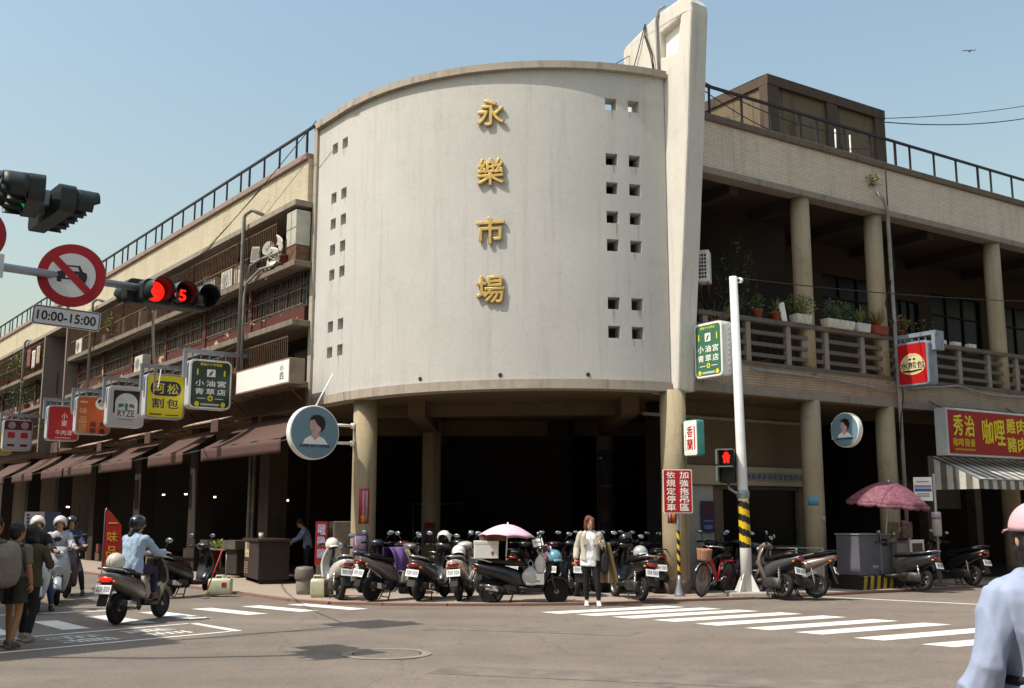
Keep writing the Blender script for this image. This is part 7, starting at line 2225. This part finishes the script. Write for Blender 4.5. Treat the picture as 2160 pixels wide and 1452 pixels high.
for sx in (-.98, -.68):
    for k in range(5): b = MB(); b.box(sx - .02, sx + .2, -.37, -.35, .2 + k * .06, .235 + k * .06); b.build('louvre', mat('louvre', '#8a7a68', .6), t)
for x in (-1.05, .85): b = MB(); b.box(x - .04, x + .04, -.3, .3, 0, .1); b.build('foot', M_dw, t)
t = thing('cup', 'pale cup on the stall counter', 'cup', tuple(LP(2.0, .3).to_3d() + Vector((0, 0, PZ + 1.07)))); b = MB(); b.lathe([(.05, 0), (.065, .13), (.06, .13), (.045, .02), (0, .02)], 14); b.build('cup_body', M_w, t); b = MB(); b.lathe([(.067, .125), (.067, .14)], 14); b.build('cup_rim', M_case, t)
# vending machine-like unit and red vertical sign left of the column
q = LP(-.9, -.5)
t = thing('gas_stove_unit', 'beige machine in the shade left of the column', 'machine', (q.x, q.y, PZ), RZF - R(20))
b = MB(); b.box(-.5, .5, -.3, .3, .1, 1.5); b.build('body', mat('machine_beige', '#6a6252', .6, 0, .3, 4), t, bevel=.02)
for x in (-.22, .2): b = MB(); b.lathe([(0, -.31), (.14, -.315), (.16, -.3)], 18, 'y'); b.build('dial', M_blk, t, (x, 0, 1.2))
b = MB(); b.box(-.4, .4, -.31, -.3, .4, .95); b.build('panel', mat('panel_grey', '#4d473e', .6), t)
p = gp(664, 1250, PZ) + Vector((.0, .6, 0))
t = thing('vertical_sign', 'red vertical board with white characters beside the beige machine', 'sign', tuple(p), R(10)); b = MB(); b.box(-.13, .13, -.02, .02, .55, 1.5); b.build('board', M_pred, t)
for k in range(3): flat(t, rr(.17, .2, .03, 2), -.023, M_pli, 'printed_block').location = (0, 0, 1.34 - k * .27)
b = MB(); b.box(-.1, .1, -.1, .1, 0, .55); b.build('base', mat('base_beige', '#6d6450', .7), t)
# red feather flag
p = gp(232, 1243, PZ)
t = thing('feather_flag', 'red feather flag with yellow characters behind the rider', 'flag', tuple(p), R(14))
b = MB(); b.tube([(-.2, 0, 0), (-.2, 0, 1.72), (-.17, 0, 1.8)], .012, 8); b.build('pole', M_steel, t)
b = MB(); b.prism([[(-.19, .42), (.17, .42), (.17, 1.4), (.08, 1.52), (-.05, 1.68), (-.19, 1.8)]], -.006, .006, 'y'); b.build('banner', mat('flag_red', '#a81a16', .7, 0, .1, 4), t)
M_fy = mat('flag_yellow', '#d9a02a', .6)
for ch, z, f in (('一', 1.46, (.2, .03)), ('味', 1.15, (.22, .24)), ('品', .82, (.22, .24))): text(ch, .2, M_fy, t, -.01, -.009, z, fit=f, bold=.01)
flat(t, [(-.17, .46), (.15, .46), (.15, .58), (-.17, .58)], -.008, mat('flag_orange', '#b5561c', .6), 'printed_band')
b = MB(); b.lathe([(.2, 0), (.18, .06), (.03, .08)], 16, c=(-.2, 0, 0)); b.build('foot', M_concd, t)
# boards and trays behind
p = gp(258, 1240, PZ); t = thing('standing_board', 'narrow pale board standing right of the red flag', 'board', tuple(p + Vector((0, .5, 0))), R(12)); b = MB(); b.box(-.09, .09, -.02, .02, .35, 1.12); b.build('board', mat('board_pale', '#a89f96', .6), t); b = MB(); b.box(-.03, .03, -.05, .05, 0, .35); b.build('foot', M_dw, t)
for i, (px, py, hgt, col, lb) in enumerate(((62, 1240, 1.72, '#b5a8a6', 'white notice board with red and dark writing above the left crowd'), (98, 1238, 1.72, '#3d4258', 'blue-grey notice board beside the white one'))):
    p = gp(px, py, PZ); t = thing('notice_board', lb, 'board', tuple(p), R(20)); b = MB(); b.box(-.21, .21, -.02, .02, hgt - .4, hgt); b.build('board', mat('board_' + col.strip('#'), col, .6), t)
    b = MB(); b.tube([(0, .02, 0), (0, .02, hgt - .4)], .02, 6); b.build('pole', M_steel, t)
    if i == 0:
        for k in range(4): flat(t, rr(.05, .05, .01, 2), -.022, M_navy, 'printed_mark').location = (-.13, 0, hgt - .07 - k * .08); flat(t, rr(.06, .05, .01, 2), -.022, M_pred, 'printed_mark').location = (.08, 0, hgt - .07 - k * .08)
# dim goods deeper in the arcades
r = random.Random(21)
ORD = ['first', 'second', 'third', 'fourth', 'fifth', 'sixth', 'seventh', 'eighth', 'ninth', 'tenth', 'eleventh', 'twelfth', 'thirteenth', 'fourteenth', 'fifteenth', 'sixteenth']
cols = ['#5a4630', '#6a2c22', '#3d4a3a', '#7a6a48', '#4a4a55', '#80603a', '#5e5a50']
for i in range(16):
    s = 7 + i * 1.55 + r.uniform(-.3, .3); q = LP(s, -.5 + r.uniform(-.4, .5))
    for k in range(r.choice((1, 2, 3))):
        crate('crate in the dark left arcade, %s level of stack %s from the cabinet' % (('bottom', 'second', 'third')[k], ORD[i]), (q.x, q.y, PZ + .013 + k * .32), RZF + r.uniform(-.2, .2), .55, .4, .3, cols[(i + k) % 7], group='crates in the left arcade')
for i, x in enumerate((-1.6, -.2, .9, 1.7)):
    t = thing('market_stall', 'dim stall in the market hall, %s from the left' % ('first', 'second', 'third', 'fourth')[i], 'stall', (x * 1.5, 34.5 + (i % 2), PZ), R(5 * i))
    b = MB(); b.box(-.7, .7, -.35, .35, .0, .8); b.build('counter', mat('stall_%d' % i, cols[i], .8, 0, .3, 3), t); b = MB(); b.box(-.8, .8, -.45, .4, 2.0, 2.06); b.build('canopy', mat('stall_top%d' % i, cols[6 - i], .8), t)
    for sx in (-.75, .75): b = MB(); b.tube([(sx, 0, .0), (sx, 0, 2.0)], .02, 6); b.build('post', M_steel, t)
# lit fluorescent tubes and lamps in the dark
M_tube = mat('tube_light', '#ffe2a8', .5, 0, .02, 3, emit=6)
for i, (px, py, Y, L, lb) in enumerate(((595, 1056, 29, .36, 'short lit tube beside the first pillar'), (422, 1049, 36, .25, 'small lit tube deep in the left arcade'), (448, 1049, 37, .25, 'second small lit tube deep in the left arcade'), (392, 1043, 40, .1, 'lit bulb deep in the left arcade'), (345, 1044, 42, .1, 'farther lit bulb in the left arcade'), (143, 1070, 44, .12, 'lit lamp behind the waiting riders'), (127, 1119, 46, .5, 'greenish lit tube low behind the waiting riders'))):
    p = atd(px, py, Y); t = thing('lamp', lb, 'lamp', tuple(p), R(-10)); b = MB(); b.tube([(-L / 2, 0, 0), (L / 2, 0, 0)], .022, 8); b.build('tube', M_tube, t)
    b = MB(); b.box(-L / 2 - .02, L / 2 + .02, -.02, .02, .024, .05); b.build('holder', M_case, t)
p = atd(310, 1038, 38); t = thing('lantern', 'pair of dim red lanterns deep in the left arcade', 'lantern', tuple(p))
for z in (0, .42):
    b = MB(); b.lathe([(.05, -.16), (.14, -.08), (.15, 0), (.14, .08), (.05, .16)], 14); b.build('shade', mat('lantern_red', '#a01c12', .6), t, (0, 0, z))
b = MB(); b.tube([(0, 0, -.3), (0, 0, .9)], .01, 5); b.build('cord', M_pred, t)
# metal hurdles at the right
for i, (px, lb) in enumerate(((1655, 'left of two white steel barriers behind the leaning scooters'), (1712, 'right of two white steel barriers behind the leaning scooters'))):
    p = gp(px, 1246, PZ); t = thing('steel_barrier', lb, 'barrier', tuple(p), R(-4), group='steel barriers'); b = MB()
    b.tube([(-.28, 0, .0), (-.28, 0, .92), (.28, 0, .92), (.28, 0, 0)], .018, 6); b.build('frame', mat('barrier_white', '#b5b2aa', .5, .2), t)
    b = MB(); b.box(-.26, .26, -.01, .01, .18, .72); b.build('infill', mat('infill_grey', '#8a8882', .5, .1), t)
# unseen houses added behind and beside the viewpoint to block sky and bounce sunlight
for lb, pts, hh in (('unseen plain house added across the junction behind the viewpoint', [(-24, -5), (10, -5), (10, -18), (-24, -18)], 12.5), ('unseen plain house added across the right-hand street', [tuple(RP(4, 14.5)), tuple(RP(48, 14.5)), tuple(RP(48, 26)), tuple(RP(4, 26))], 12.0)):
    c = Vector(pts[0]); t = thing('added_house', lb, 'building', (c.x, c.y, 0))
    b = MB(); b.prism([[(x - c.x, y - c.y) for x, y in pts]], 0, hh, 'z'); b.build('wall', stained('opposite_plaster_' + lb[-5:], '#b5a690', '#7d6f5f', .5, True, .5), t)
    a, e = Vector(pts[0]), Vector(pts[1]); d_ = (e - a).normalized(); n_ = Vector((-d_.y, d_.x)) * .03
    for k in range(8):
        for z in (4.2, 7.6):
            p = d_ * (1.5 + k * 4); b = MB(); u_ = d_ * 2
            b.hexa([(p.x, p.y, z), (p.x + u_.x, p.y + u_.y, z), (p.x + u_.x + n_.x, p.y + u_.y + n_.y, z), (p.x + n_.x, p.y + n_.y, z), (p.x, p.y, z + 1.5), (p.x + u_.x, p.y + u_.y, z + 1.5), (p.x + u_.x + n_.x, p.y + u_.y + n_.y, z + 1.5), (p.x + n_.x, p.y + n_.y, z + 1.5)])
            b.build('window', M_glass, t)
# houses farther down the left-hand street
for i, (s0, s1, o0, o1, hh, lb) in enumerate(((46.6, 58, -10, .2, 9.2, 'plain house continuing the left-hand street beyond the market'), (59, 78, 2, 18, 11, 'plain house closing the far end of the left-hand street'))):
    c = LP(s0, o1); t = thing('street_house', lb, 'building', (c.x, c.y, 0))
    pts = [LP(s0, o1), LP(s1, o1), LP(s1, o0), LP(s0, o0)]
    b = MB(); b.prism([[(p.x - c.x, p.y - c.y) for p in pts]], 0, hh, 'z'); b.build('wall', stained('street_plaster%d' % i, '#9a8d7a', '#5a4e42', .6, True, .5), t)
    for k in range(5):
        for z in (1.2, 4.2, 7.0):
            if i == 0: p, u_, n_ = LP(s0 + .8 + k * 2.1, o1) - c, DL * 1.3, NL * .03
            else: p, u_, n_ = LP(s0, o0 + 1.5 + k * 2.8) - c, NL * 1.5, -DL * .03
            b = MB(); b.hexa([(p.x, p.y, z), (p.x + u_.x, p.y + u_.y, z), (p.x + u_.x + n_.x, p.y + u_.y + n_.y, z), (p.x + n_.x, p.y + n_.y, z), (p.x, p.y, z + 1.3), (p.x + u_.x, p.y + u_.y, z + 1.3), (p.x + u_.x + n_.x, p.y + u_.y + n_.y, z + 1.3), (p.x + n_.x, p.y + n_.y, z + 1.3)])
            b.build('window', M_glass, t)
